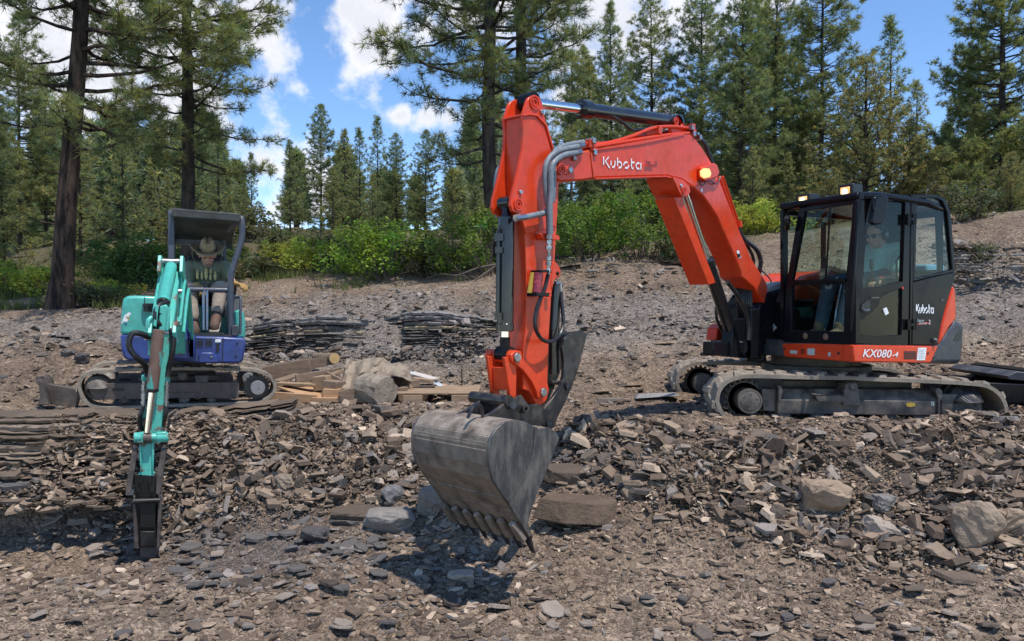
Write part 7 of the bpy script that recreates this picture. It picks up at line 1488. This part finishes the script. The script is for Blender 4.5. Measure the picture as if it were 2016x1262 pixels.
# ------------------------------------------------------------------ single rocks
def rock_mesh(name, w, d, h, seed, slab=True, n=10, col=(.25, .2, .16), var=.18):
    rs = np.random.RandomState(seed); bm = bmesh.new(); pts = []
    if slab:
        k = rs.randint(5, 9); a = np.sort((np.arange(k) + rs.uniform(-.35, .35, k)) * 2 * np.pi / k); r = rs.uniform(.72, 1.05, k)
        for s in (-1, 1):
            sh = rs.uniform(.82, 1.0)
            for i in range(k): pts.append((math.cos(a[i]) * r[i] * w / 2 * (sh if s > 0 else 1), math.sin(a[i]) * r[i] * d / 2 * (sh if s > 0 else 1), s * h / 2 * rs.uniform(.7, 1.05)))
    else:
        for i in range(n + 8):
            v = rs.normal(0, 1, 3); v /= np.linalg.norm(v); v *= rs.uniform(.88, 1.05); pts.append((v[0] * w / 2, v[1] * d / 2, v[2] * h / 2))
        for sx in (-1, 1):
            for sy in (-1, 1): pts.append((sx * w * .40 * rs.uniform(.8, 1), sy * d * .40 * rs.uniform(.8, 1), h * rs.uniform(.2, .42)))
    vs = [bm.verts.new(p) for p in pts]; r = bmesh.ops.convex_hull(bm, input=vs)
    bmesh.ops.delete(bm, geom=list({e for e in r['geom_unused'] + r['geom_interior'] if isinstance(e, bmesh.types.BMVert)}), context='VERTS')
    bmesh.ops.dissolve_limit(bm, angle_limit=.16, verts=bm.verts, edges=bm.edges)
    bmesh.ops.recalc_face_normals(bm, faces=bm.faces); bmesh.ops.bevel(bm, geom=bm.edges[:], offset=min(w, d, h) * .045, segments=1, affect='EDGES')
    bmesh.ops.triangulate(bm, faces=bm.faces); bmesh.ops.subdivide_edges(bm, edges=[e for e in bm.edges if e.calc_length() > max(w, d) * .22], cuts=2, use_grid_fill=True); bmesh.ops.triangulate(bm, faces=bm.faces)
    for v in bm.verts:
        q = v.co * (5 / max(w, d, h)); f = float(fbm(np.array([q.x + q.z * 1.7 + seed]), np.array([q.y - q.z]), 3)[0]); v.co += v.co.normalized() * f * min(w, d, h) * .3
    me = bpy.data.meshes.new(name); bm.to_mesh(me); bm.free()
    me.polygons.foreach_set('use_smooth', [False] * len(me.polygons))
    nv = len(me.vertices); a = me.attributes.new('col', 'FLOAT_COLOR', 'POINT'); c4 = np.ones((nv, 4), np.float32); co = np.zeros(nv * 3, np.float32); me.vertices.foreach_get('co', co); co = co.reshape(-1, 3)
    tone = 1 + var * 2 * fbm(co[:, 0] * 6 / w + seed, (co[:, 1] + co[:, 2]) * 6 / w, 3); c4[:, :3] = np.array(col)[None] * tone[:, None]; a.data.foreach_set('color', c4.ravel())
    me.materials.append(M_ROCK); return me
def place_rock(px, py, wpx, hpx, label, col, slab=True, thick=.3, tilt=(0, 0), yaw=0., seed=None, name=None, lift=.0, depth=.8, cat='rock'):
    p = ground_hit(px, py + hpx * .42); s = p.y / FPX; w = wpx * s; seed = seed if seed is not None else int(px * 7 + py)
    if slab: h = max(thick * w * .5, .03); me = rock_mesh('rock', w * 1.02, w * depth, h, seed, True, col=col)
    else: h = hpx * s * 1.12; me = rock_mesh('rock', w, w * depth, h, seed, False, col=col)
    o = link_mesh(name or ('flat_rock' if slab else 'boulder'), me); o.location = (p.x, p.y + w * depth * .3, p.z + (h * .36 if not slab else h * .4) + lift)
    o.rotation_euler = (tilt[0], tilt[1], yaw); tag(o, label, cat); return o
TAN = (.34, .25, .175); SL = (.145, .13, .12); SLB = (.135, .128, .126); BRN = (.165, .125, .095); LG_ = (.24, .215, .19); DKB = (.11, .088, .072)
place_rock(1640, 998, 112, 98, 'largest tan boulder in the rubble bank below the orange excavator', TAN, False, seed=4, depth=.8)
place_rock(1930, 1042, 104, 112, 'big tilted tan boulder at the foot of the highest bank', (.33, .25, .18), False, seed=21, tilt=(.2, .5), depth=.7)
place_rock(2000, 1036, 70, 70, 'tan boulder right beside the big tilted boulder', TAN, False, seed=9, depth=.7)
place_rock(1741, 1047, 80, 50, 'pointed pale tan rock between the two large boulders', (.38, .31, .25), False, seed=33, tilt=(.1, .35))
place_rock(1746, 996, 50, 42, 'whitish grey rock right of the largest tan boulder', LG_, False, seed=12)
place_rock(1597, 972, 38, 32, 'small tan block touching the upper left of the largest boulder', TAN, False, seed=14)
place_rock(1828, 1000, 78, 26, 'dark slate slab sloping above the tilted boulder', SL, True, .16, (.25, .12), .3)
place_rock(1927, 1114, 68, 20, 'pale flat slab lying below the tilted boulder', (.4, .34, .28), True, .3, (-.06, .05), .1)
place_rock(1876, 1102, 46, 34, 'purple-grey slab standing left of the pale flat slab', SL, True, .3, (-.7, .1), .2)
place_rock(1900, 1142, 104, 16, 'wide thin brown slab lying flat on the pit floor at right', BRN, True, .1, (.03, .03), 0)
place_rock(1654, 1070, 44, 30, 'grey-purple stone just below the largest tan boulder', SL, False, seed=3)
place_rock(1726, 1078, 54, 30, 'dark slab wedged under the pointed pale rock', DKB, True, .5, (.1, .1), .5)
place_rock(1600, 1045, 46, 30, 'brown block left below the largest tan boulder', BRN, False, seed=77)
place_rock(1530, 1020, 52, 36, 'dark brown block in the rubble left of the largest boulder', DKB, False, seed=78)
place_rock(1315, 889, 30, 26, 'tan stone upright right of the wide bucket', TAN, False, seed=31)
place_rock(1142, 1020, 195, 66, 'big thick slab with a rusty orange face lying right of the bucket teeth', (.14, .1, .072), True, .46, (-.1, .05), -.3, seed=71, depth=.75, lift=.06)
place_rock(1125, 934, 150, 44, 'long brown slab half buried right of the bucket plate', (.13, .098, .075), True, .4, (.2, .16), .25, seed=8, depth=.5)
place_rock(1209, 915, 76, 24, 'dark slab lying on the end of the long brown slab', DKB, True, .28, (.05, .12), .1)
place_rock(1112, 893, 50, 40, 'grey slate slab leaning right behind the bucket', SL, True, .2, (-.6, -.3), .3)
place_rock(1178, 880, 56, 44, 'dark slate slab upright behind the long brown slab', SLB, True, .16, (-.8, .1), .2)
place_rock(1236, 955, 40, 26, 'thin slate slab beside the big thick slab', SLB, True, .16, (-.4, .5), .4)
place_rock(762, 1034, 108, 52, 'pale grey boulder on the pit floor left of the bucket', LG_, False, seed=17, depth=.7)
place_rock(770, 979, 54, 42, 'blue-grey boulder above the pale boulder left of the bucket', (.19, .18, .175), False, seed=18)
place_rock(848, 992, 62, 66, 'brown boulder almost touching the left rim of the bucket', (.24, .2, .165), False, seed=19)
place_rock(557, 955, 48, 46, 'brown upright boulder at the foot of the left heap', (.25, .2, .15), False, seed=20, tilt=(0, .3))
place_rock(522, 884, 50, 66, 'dark tall slab leaning in the middle of the left heap', DKB, True, .3, (-1.0, .5), .4, depth=1.2)
place_rock(545, 1046, 50, 34, 'blue-grey slate plate on the pit floor between breaker and pale boulder', SLB, True, .12, (-.35, .1), .2)
place_rock(584, 1026, 62, 20, 'slate plate on edge above the dark boulder', SL, True, .14, (-.2, -.4), .5)
place_rock(618, 1056, 68, 38, 'dark boulder on the pit floor near the slate plates', (.1, .09, .085), False, seed=24, depth=.7)
place_rock(575, 1072, 34, 40, 'narrow slate plate leaning left of the dark boulder', SLB, True, .14, (-.9, .2), .3)
place_rock(854, 1112, 44, 40, 'blue slate plate in the shade under the bucket', SLB, True, .12, (-.6, .1), .2)
place_rock(905, 1140, 64, 26, 'flat tan stone in front of the bucket shade', (.4, .32, .25), False, seed=28, depth=.7)
place_rock(776, 838, 28, 22, 'pale slate chip plate high on the left heap', SLB, True, .15, (-.5, 0), 0)
place_rock(1292, 765, 120, 52, 'large pale grey slab lying flat behind the orange tracks', (.3, .285, .27), True, .14, (-.12, -.05), .1, seed=41, depth=1.1)
place_rock(1205, 786, 76, 20, 'dark edged slab lying left of the large pale slab', (.2, .165, .14), True, .26, (0, 0), .1, depth=.6)
place_rock(1186, 762, 58, 34, 'tan slab on the terrace right of the thumb', TAN, True, .24, (-.3, 0), .2)
place_rock(1243, 750, 70, 30, 'tan slab between the pale slab and the orange stick', TAN, True, .2, (-.25, .05), .6)
place_rock(1310, 672, 52, 18, 'tan slab on the slope behind the orange excavator', TAN, True, .2, (-.2, 0), .2)
place_rock(1350, 690, 46, 22, 'pale brown slab left of the swing post', (.3, .25, .2), True, .2, (-.3, .1), .5)
place_rock(246, 1078, 42, 40, 'grey slate slab leaning against the breaker foot', SL, True, .14, (-.8, .2), .2)
place_rock(198, 1084, 54, 34, 'tan slab left of the breaker foot', (.3, .255, .21), True, .16, (-.5, -.1), .3)
place_rock(346, 985, 66, 56, 'broad tan slab leaning right of the breaker', TAN, True, .16, (-.85, .35), .2, depth=.9)
place_rock(73, 803, 46, 22, 'brown slab on the terrace below the small blade', (.24, .19, .15), True, .25, (-.3, .2), .4)
place_rock(157, 708, 32, 26, 'dark round rock on the grey slope left of the teal hood', (.09, .08, .078), False, seed=51)
place_rock(130, 697, 26, 16, 'dark rock beside the dark round rock', (.12, .108, .1), False, seed=52)
place_rock(115, 660, 40, 14, 'blue-grey slab on the slope left of the teal hood', SLB, True, .2, (-.2, 0), .3)
place_rock(8, 740, 30, 12, 'grey slab lowest on the slope left of the tracks', SLB, True, .2, (-.1, 0), .3)
place_rock(172, 888, 50, 38, 'tan slab set in the broken pit wall', TAN, True, .14, (-.9, .1), .2)
place_rock(1430, 845, 60, 12, 'thin tan slab pressed under the near orange track', TAN, True, .16, (0, 0), .1)

# repeated loose slabs, each an object; kinds that nothing tells apart share a label
PROTO = [rock_mesh('loose_rock', 1, np.random.RandomState(i).uniform(.5, .85), np.random.RandomState(i + 50).uniform(.08, .24), 300 + i, True, col=(1, 1, 1)) for i in range(8)]
def tinted(me, col):
    m = me.copy(); n = len(m.vertices); a = m.attributes['col']; c = np.zeros(n * 4, np.float32); a.data.foreach_get('color', c); c = c.reshape(-1, 4); c[:, :3] *= np.array(col); a.data.foreach_set('color', c.ravel()); return m
def scatter():
    rs = np.random.RandomState(5)
    tints = {'brown': (.21, .165, .13), 'pale tan': (.38, .31, .25), 'slate grey': (.165, .147, .134), 'dark brown': (.11, .088, .072)}
    MS = {t: [tinted(p, c) for p in PROTO] for t, c in tints.items()}
    Z = [((400, 810), (815, 985), 72, (28, 54), 'in the heap below the planks', .75, [.45, .3, .1, .15]), ((1130, 1420), (850, 960), 42, (24, 46), 'right of the wide bucket', .65, [.5, .25, .08, .17]),
         ((1440, 1720), (860, 1080), 60, (26, 50), 'below the orange tracks', .75, [.45, .25, .05, .25]), ((1720, 2030), (840, 1080), 60, (28, 58), 'in the highest bank of the pit', .75, [.4, .2, .1, .3]),
         ((20, 330), (1010, 1100), 26, (24, 50), 'under the pit wall by the breaker', .45, [.3, .45, .2, .05]), ((330, 760), (1050, 1180), 38, (24, 52), 'on the grey floor by the breaker', .22, [.15, .05, .7, .1]), ((20, 2000), (1150, 1262), 40, (26, 60), 'on the pit floor nearest the viewer', .3, [.35, .4, .15, .1])]
    for (x0, x1), (y0, y1), n, (s0, s1), where, tl, pr in Z:
        for i in range(n):
            px, py = rs.uniform(x0, x1), rs.uniform(y0, y1); p = ground_hit(px, py); t = rs.choice(list(tints), p=pr); size = rs.uniform(s0, s1) * p.y / FPX * 1.1
            o = bpy.data.objects.new('loose_rock', MS[t][rs.randint(8)]); COL.objects.link(o)
            o.location = (p.x, p.y, p.z + size * .06 + .02); o.scale = (size, size, size * rs.uniform(.7, 1.3) * (.5 if tl < .4 else 1)); o.rotation_euler = (rs.normal(0, tl * .7) - tl * .3, rs.normal(0, tl * .6), rs.uniform(0, 6.28))
            tag(o, '%s loose slab of shale %s' % (t, where), 'loose rock', 'loose shale rocks ' + where)
scatter()

# ------------------------------------------------------------------ timber pile, tarpaulin and small things
def wood(name, c, c2): return pmat(name, c, rough=.8, c2=c2, scale=5, lo=.35, hi=.65, bump=.25, bscale=30, stretch=(1, 6, 6))
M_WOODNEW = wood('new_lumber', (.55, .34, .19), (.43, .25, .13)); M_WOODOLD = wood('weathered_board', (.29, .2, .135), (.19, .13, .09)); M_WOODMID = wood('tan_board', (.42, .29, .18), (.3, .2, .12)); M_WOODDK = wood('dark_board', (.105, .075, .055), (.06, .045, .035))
M_ENDGRAIN = pmat('cut_wood_end', (.55, .36, .16), rough=.8, c2=(.42, .25, .1), scale=20)
def c9(x, y): return 460 + x / 3.6, 560 + y / 3.6
def W9(x, y, Y): return U(*c9(x, y), Y)
def plank(a, Ya, b, Yb, w, t, mat, label, name='plank', up=(0, 0, 1), cat='plank', group='boards in the timber pile'):
    p, q = W9(*a, Ya), W9(*b, Yb); c = (p + q) / 2; mb = MB(); mb.bar(p, q, w, t, up); o = mb.build(name, mat, None, bevel=.004, loc=c); tag(o, label, cat, group); return o
plank((215, 640), 9.9, (545, 575), 9.9, .05, .19, M_WOODOLD, 'long brown beam rising to the right at the back of the timber pile', 'beam')
plank((500, 575), 9.96, (715, 528), 9.96, .05, .13, M_WOODOLD, 'brown beam continuing up to the yellow log end', 'beam')
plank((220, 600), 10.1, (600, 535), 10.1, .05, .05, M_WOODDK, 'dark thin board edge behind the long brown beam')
plank((300, 690), 9.5, (460, 640), 9.8, .16, .03, M_WOODOLD, 'grey-brown board sloping below the long beam')
plank((440, 670), 9.4, (745, 618), 9.7, .04, .1, M_WOODOLD, 'weathered board propped under the brown beams')
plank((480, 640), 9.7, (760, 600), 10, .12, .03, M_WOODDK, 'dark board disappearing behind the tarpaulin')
plank((650, 640), 9.3, (760, 700), 9.2, .03, .1, M_WOODOLD, 'short dark board slanting down to the tarpaulin')
plank((690, 640), 9.35, (775, 610), 9.5, .03, .035, M_WOODMID, 'tan lath stuck out above the slanting short board')
plank((310, 700), 9.4, (590, 712), 9.2, .16, .03, M_WOODMID, 'tan board lying flat above the plywood sheet')
plank((280, 790), 9.02, (590, 812), 8.95, .05, .1, M_WOODNEW, 'fresh orange lumber at the front left of the timber pile', 'beam')
plank((560, 815), 8.95, (1060, 822), 8.85, .08, .05, M_WOODNEW, 'fresh lumber lying along the foot of the timber pile')
plank((700, 762), 9.1, (960, 768), 9.1, .2, .035, M_WOODMID, 'tan board leading under the grey pipe')
pts = [W9(305, 722, 9.3), W9(480, 722, 9.5), W9(690, 735, 9.35), W9(700, 800, 8.95), W9(600, 828, 8.9)]
c = sum(pts, Vector()) / 5; mb = MB(); mb.prism(pts, (0, 0, -.018)); tag(mb.build('plywood_sheet', M_WOODNEW, None, loc=c), 'pale plywood sheet lying sloped at the front of the timber pile', 'plywood')
for (x, y, Y, w, h, m, l) in ((640, 695, 9.25, .19, .17, M_WOODMID, 'tan wooden block left of the tarpaulin, tilted'), (710, 726, 9.1, .2, .15, M_WOODOLD, 'brown wooden block standing on the plywood edge'), (705, 775, 9.05, .19, .13, M_WOODNEW, 'fresh wooden block under the brown wooden block'), (835, 775, 8.95, .24, .14, M_WOODOLD, 'grey block lying before the tarpaulin'), (1215, 745, 9.3, .2, .1, M_WOODMID, 'small tan block right of the grey pipe'), (1150, 748, 9.35, .18, .12, M_WOODDK, 'dark block right of the grey pipe'), (1195, 790, 9.1, .12, .22, M_WOODOLD, 'short post stump standing between pipe and pallet')):
    p = W9(x, y, Y); mb = MB(); mb.box(p, (w, .2, h), Matrix.Rotation(rnd.uniform(-.3, .3), 3, 'Y') @ Matrix.Rotation(rnd.uniform(-.4, .4), 3, 'Z')); tag(mb.build('wood_block', m, None, bevel=.006, loc=p), l, 'wood block', 'blocks in the timber pile')
plank((1120, 690), 9.5, (1285, 705), 9.3, .2, .09, M_WOODOLD, 'brown board jutting out right of the tarpaulin')
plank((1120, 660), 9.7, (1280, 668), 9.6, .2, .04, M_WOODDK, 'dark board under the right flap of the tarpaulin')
plank((1270, 668), 9.6, (1410, 685), 9.5, .12, .04, M_WOODMID, 'tan board right of the tarpaulin, upper one')
plank((1255, 625), 9.9, (1425, 672), 9.6, .16, .02, pmat('bleached_board', (.55, .5, .44), rough=.8), 'bleached pale board at the right top of the timber pile')
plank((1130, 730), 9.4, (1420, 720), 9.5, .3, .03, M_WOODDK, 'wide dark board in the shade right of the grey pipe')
plank((1270, 775), 9.2, (1430, 725), 9.6, .12, .03, M_WOODMID, 'tan board leaning up behind the pallet')
plank((1420, 740), 9.6, (1500, 715), 9.7, .12, .04, M_WOODNEW, 'orange board end behind the pallet')
# a pallet
pc = W9(1450, 760, 9.2); pal = empty('pallet', pc, 'tan wooden pallet at the right end of the timber pile', 'pallet')
for k in range(5): mb = MB(); mb.box(pc + Vector((0, -.3 + k * .17, .02)), (1.0, .12, .022)); mb.build('deck_board', M_WOODMID, pal, bevel=.003)
for dx in (-.26, .3): mb = MB(); mb.box(pc + Vector((dx, .02, -.05)), (.22, .82, .1)); mb.build('bearer', M_WOODMID, pal, bevel=.004)
# round log, grey pipe, steel rod, stump end
a, b = W9(715, 524, 9.9), W9(590, 520, 10.6); mb = MB(); mb.cyl(a, b, .072); lg = mb.build('log', M_WOODOLD, None, smooth=True, loc=a); tag(lg, 'round log with bright yellow cut end on top of the timber pile', 'log')
mb = MB(); d = (a - b).normalized(); mb.cyl(a, a + d * .006, .068); mb.build('cut_end', M_ENDGRAIN, lg)
a, b = W9(1082, 762, 8.72), W9(930, 730, 9.0); ax = (a - b).normalized(); mb = MB(); mb.lathe(b, ax, [(0, .05), (0, .165), ((a - b).length * .5, .19), ((a - b).length, .165), ((a - b).length, .06), ((a - b).length - .1, .05)], 18)
for i in range(len(mb.v)): mb.v[i] = mb.v[i] + Vector((rnd.uniform(-.012, .012),) * 3)
tag(mb.build('log', pmat('rotten_log', (.34, .28, .215), rough=.95, c2=(.2, .16, .12), scale=7, bump=.6, bscale=20), None, loc=b), 'thick rotten grey log with a hollow end, in front of the tarpaulin', 'log')
mb = MB(); a = W9(1620, 745, 9.6); mb.cyl(a + Vector((0, 0, -.1)), W9(1617, 600, 9.6), .008, seg=8); tag(mb.build('steel_rod', M_BREAKER, None, loc=a), 'thin dark steel rod standing upright right of the pallet', 'steel rod')
a = U(1777, 562, 12.3); mb = MB(); mb.cyl(a, a + Vector((-.3, .5, .05)), .1); lg = mb.build('log', M_WOODOLD, None, smooth=True, loc=a); tag(lg, 'short log with pale cut end lying right behind the black cab', 'log')
mb = MB(); mb.cyl(a + Vector((.003, -.005, 0)), a, .095); mb.build('cut_end', M_ENDGRAIN, lg)
# plastic sheet strip
mb = MB(); q = [W9(1250, 610, 9.9), W9(1310, 640, 9.8), W9(1420, 668, 9.7), W9(1500, 720, 9.6), W9(1650, 800, 9.5), W9(1640, 815, 9.4), W9(1480, 735, 9.5), W9(1400, 690, 9.6), W9(1270, 650, 9.75)]; c = q[4]
mb.prism(q, (0, 0, -.01)); tag(mb.build('plastic_sheet', pmat('white_plastic', (.5, .52, .55), rough=.4), None, loc=c), 'strip of whitish plastic sheet under the boards right of the tarpaulin', 'plastic sheet')
# tarpaulin draped over the pile
def tarp():
    n, m = 60, 36; top = [(800, 520), (860, 545), (920, 530), (1000, 516), (1060, 520), (1120, 560), (1180, 560), (1235, 585), (1262, 650)]; bot = [(755, 740), (830, 740), (890, 725), (960, 690), (1030, 668), (1100, 665), (1130, 640), (1200, 660), (1262, 690)]
    vs = []
    for j in range(m + 1):
        v = j / m
        for i in range(n + 1):
            u = i / n * 8; k = min(int(u), 7); f = u - k
            x = (top[k][0] * (1 - f) + top[k + 1][0] * f) * (1 - v) + (bot[k][0] * (1 - f) + bot[k + 1][0] * f) * v; y = (top[k][1] * (1 - f) + top[k + 1][1] * f) * (1 - v) + (bot[k][1] * (1 - f) + bot[k + 1][1] * f) * v
            w = float(fbm(np.array([u * .8 + v]), np.array([v * 1.6 - u * .3]), 4)[0])
            Y = 9.75 - .62 * v ** .8 - .16 * math.sin(min(max(i / n, 0), 1) * math.pi) + w * .42 + .05 * math.sin(u * 5 + v * 4) * v; vs.append(W9(x, y, Y))
    mb = MB(); mb.add(vs, [[j * (n + 1) + i, j * (n + 1) + i + 1, (j + 1) * (n + 1) + i + 1, (j + 1) * (n + 1) + i] for j in range(m) for i in range(n)])
    o = mb.build('tarpaulin', pmat('dirty_tarpaulin', (.31, .245, .175), rough=.85, c2=(.2, .155, .115), scale=5, bump=.4, bscale=14), None, smooth=True, loc=W9(1000, 700, 9.3)); md = o.modifiers.new('thick', 'SOLIDIFY'); md.thickness = .01
    tag(o, 'dirty grey-brown tarpaulin crumpled over the middle of the timber pile', 'tarpaulin')
tarp()
# dead branches and roots on the bank behind
def branch(pts, r, label, Y):
    p = [U(x, y, Y + dy) for x, y, dy in pts]; rs_ = [r * (1 - .7 * i / max(len(p) - 1, 1)) for i in range(len(p))]
    mb = MB(); q = spline(p, 4); mb.tube(q, [r * (1 - .75 * i / (len(q) - 1)) for i in range(len(q))], 7)
    tag(mb.build('dead_branch', M_TWIG, None, smooth=True, loc=p[0]), label, 'branch', 'dead branches on the bank')
branch([(985, 520, 0), (940, 528, -.1), (900, 542, -.2), (868, 538, 0)], .03, 'dead branch reaching left below the bush behind the stick', 14.6)
branch([(975, 525, 0), (945, 545, -.2), (930, 556, -.4)], .025, 'short dead root pointing down behind the black cylinder', 14.4)
branch([(840, 548, 0), (870, 540, 0), (905, 545, -.1)], .02, 'thin dead branch left of the other roots on the bank', 14.9)
branch([(1175, 500, 0), (1168, 515, -.3), (1172, 530, -.5), (1160, 545, -.6)], .016, 'thin root hanging over the bank inside the boom arch', 14.2)
branch([(1180, 545, 0), (1215, 538, 0), (1245, 532, .1)], .03, 'grey dead branch lying on the bank inside the boom arch', 13.8)
branch([(60, 625, 0), (100, 622, -.1), (150, 616, -.2), (178, 610, 0)], .05, 'thick surface root running right from the leaning pine', 13.6)
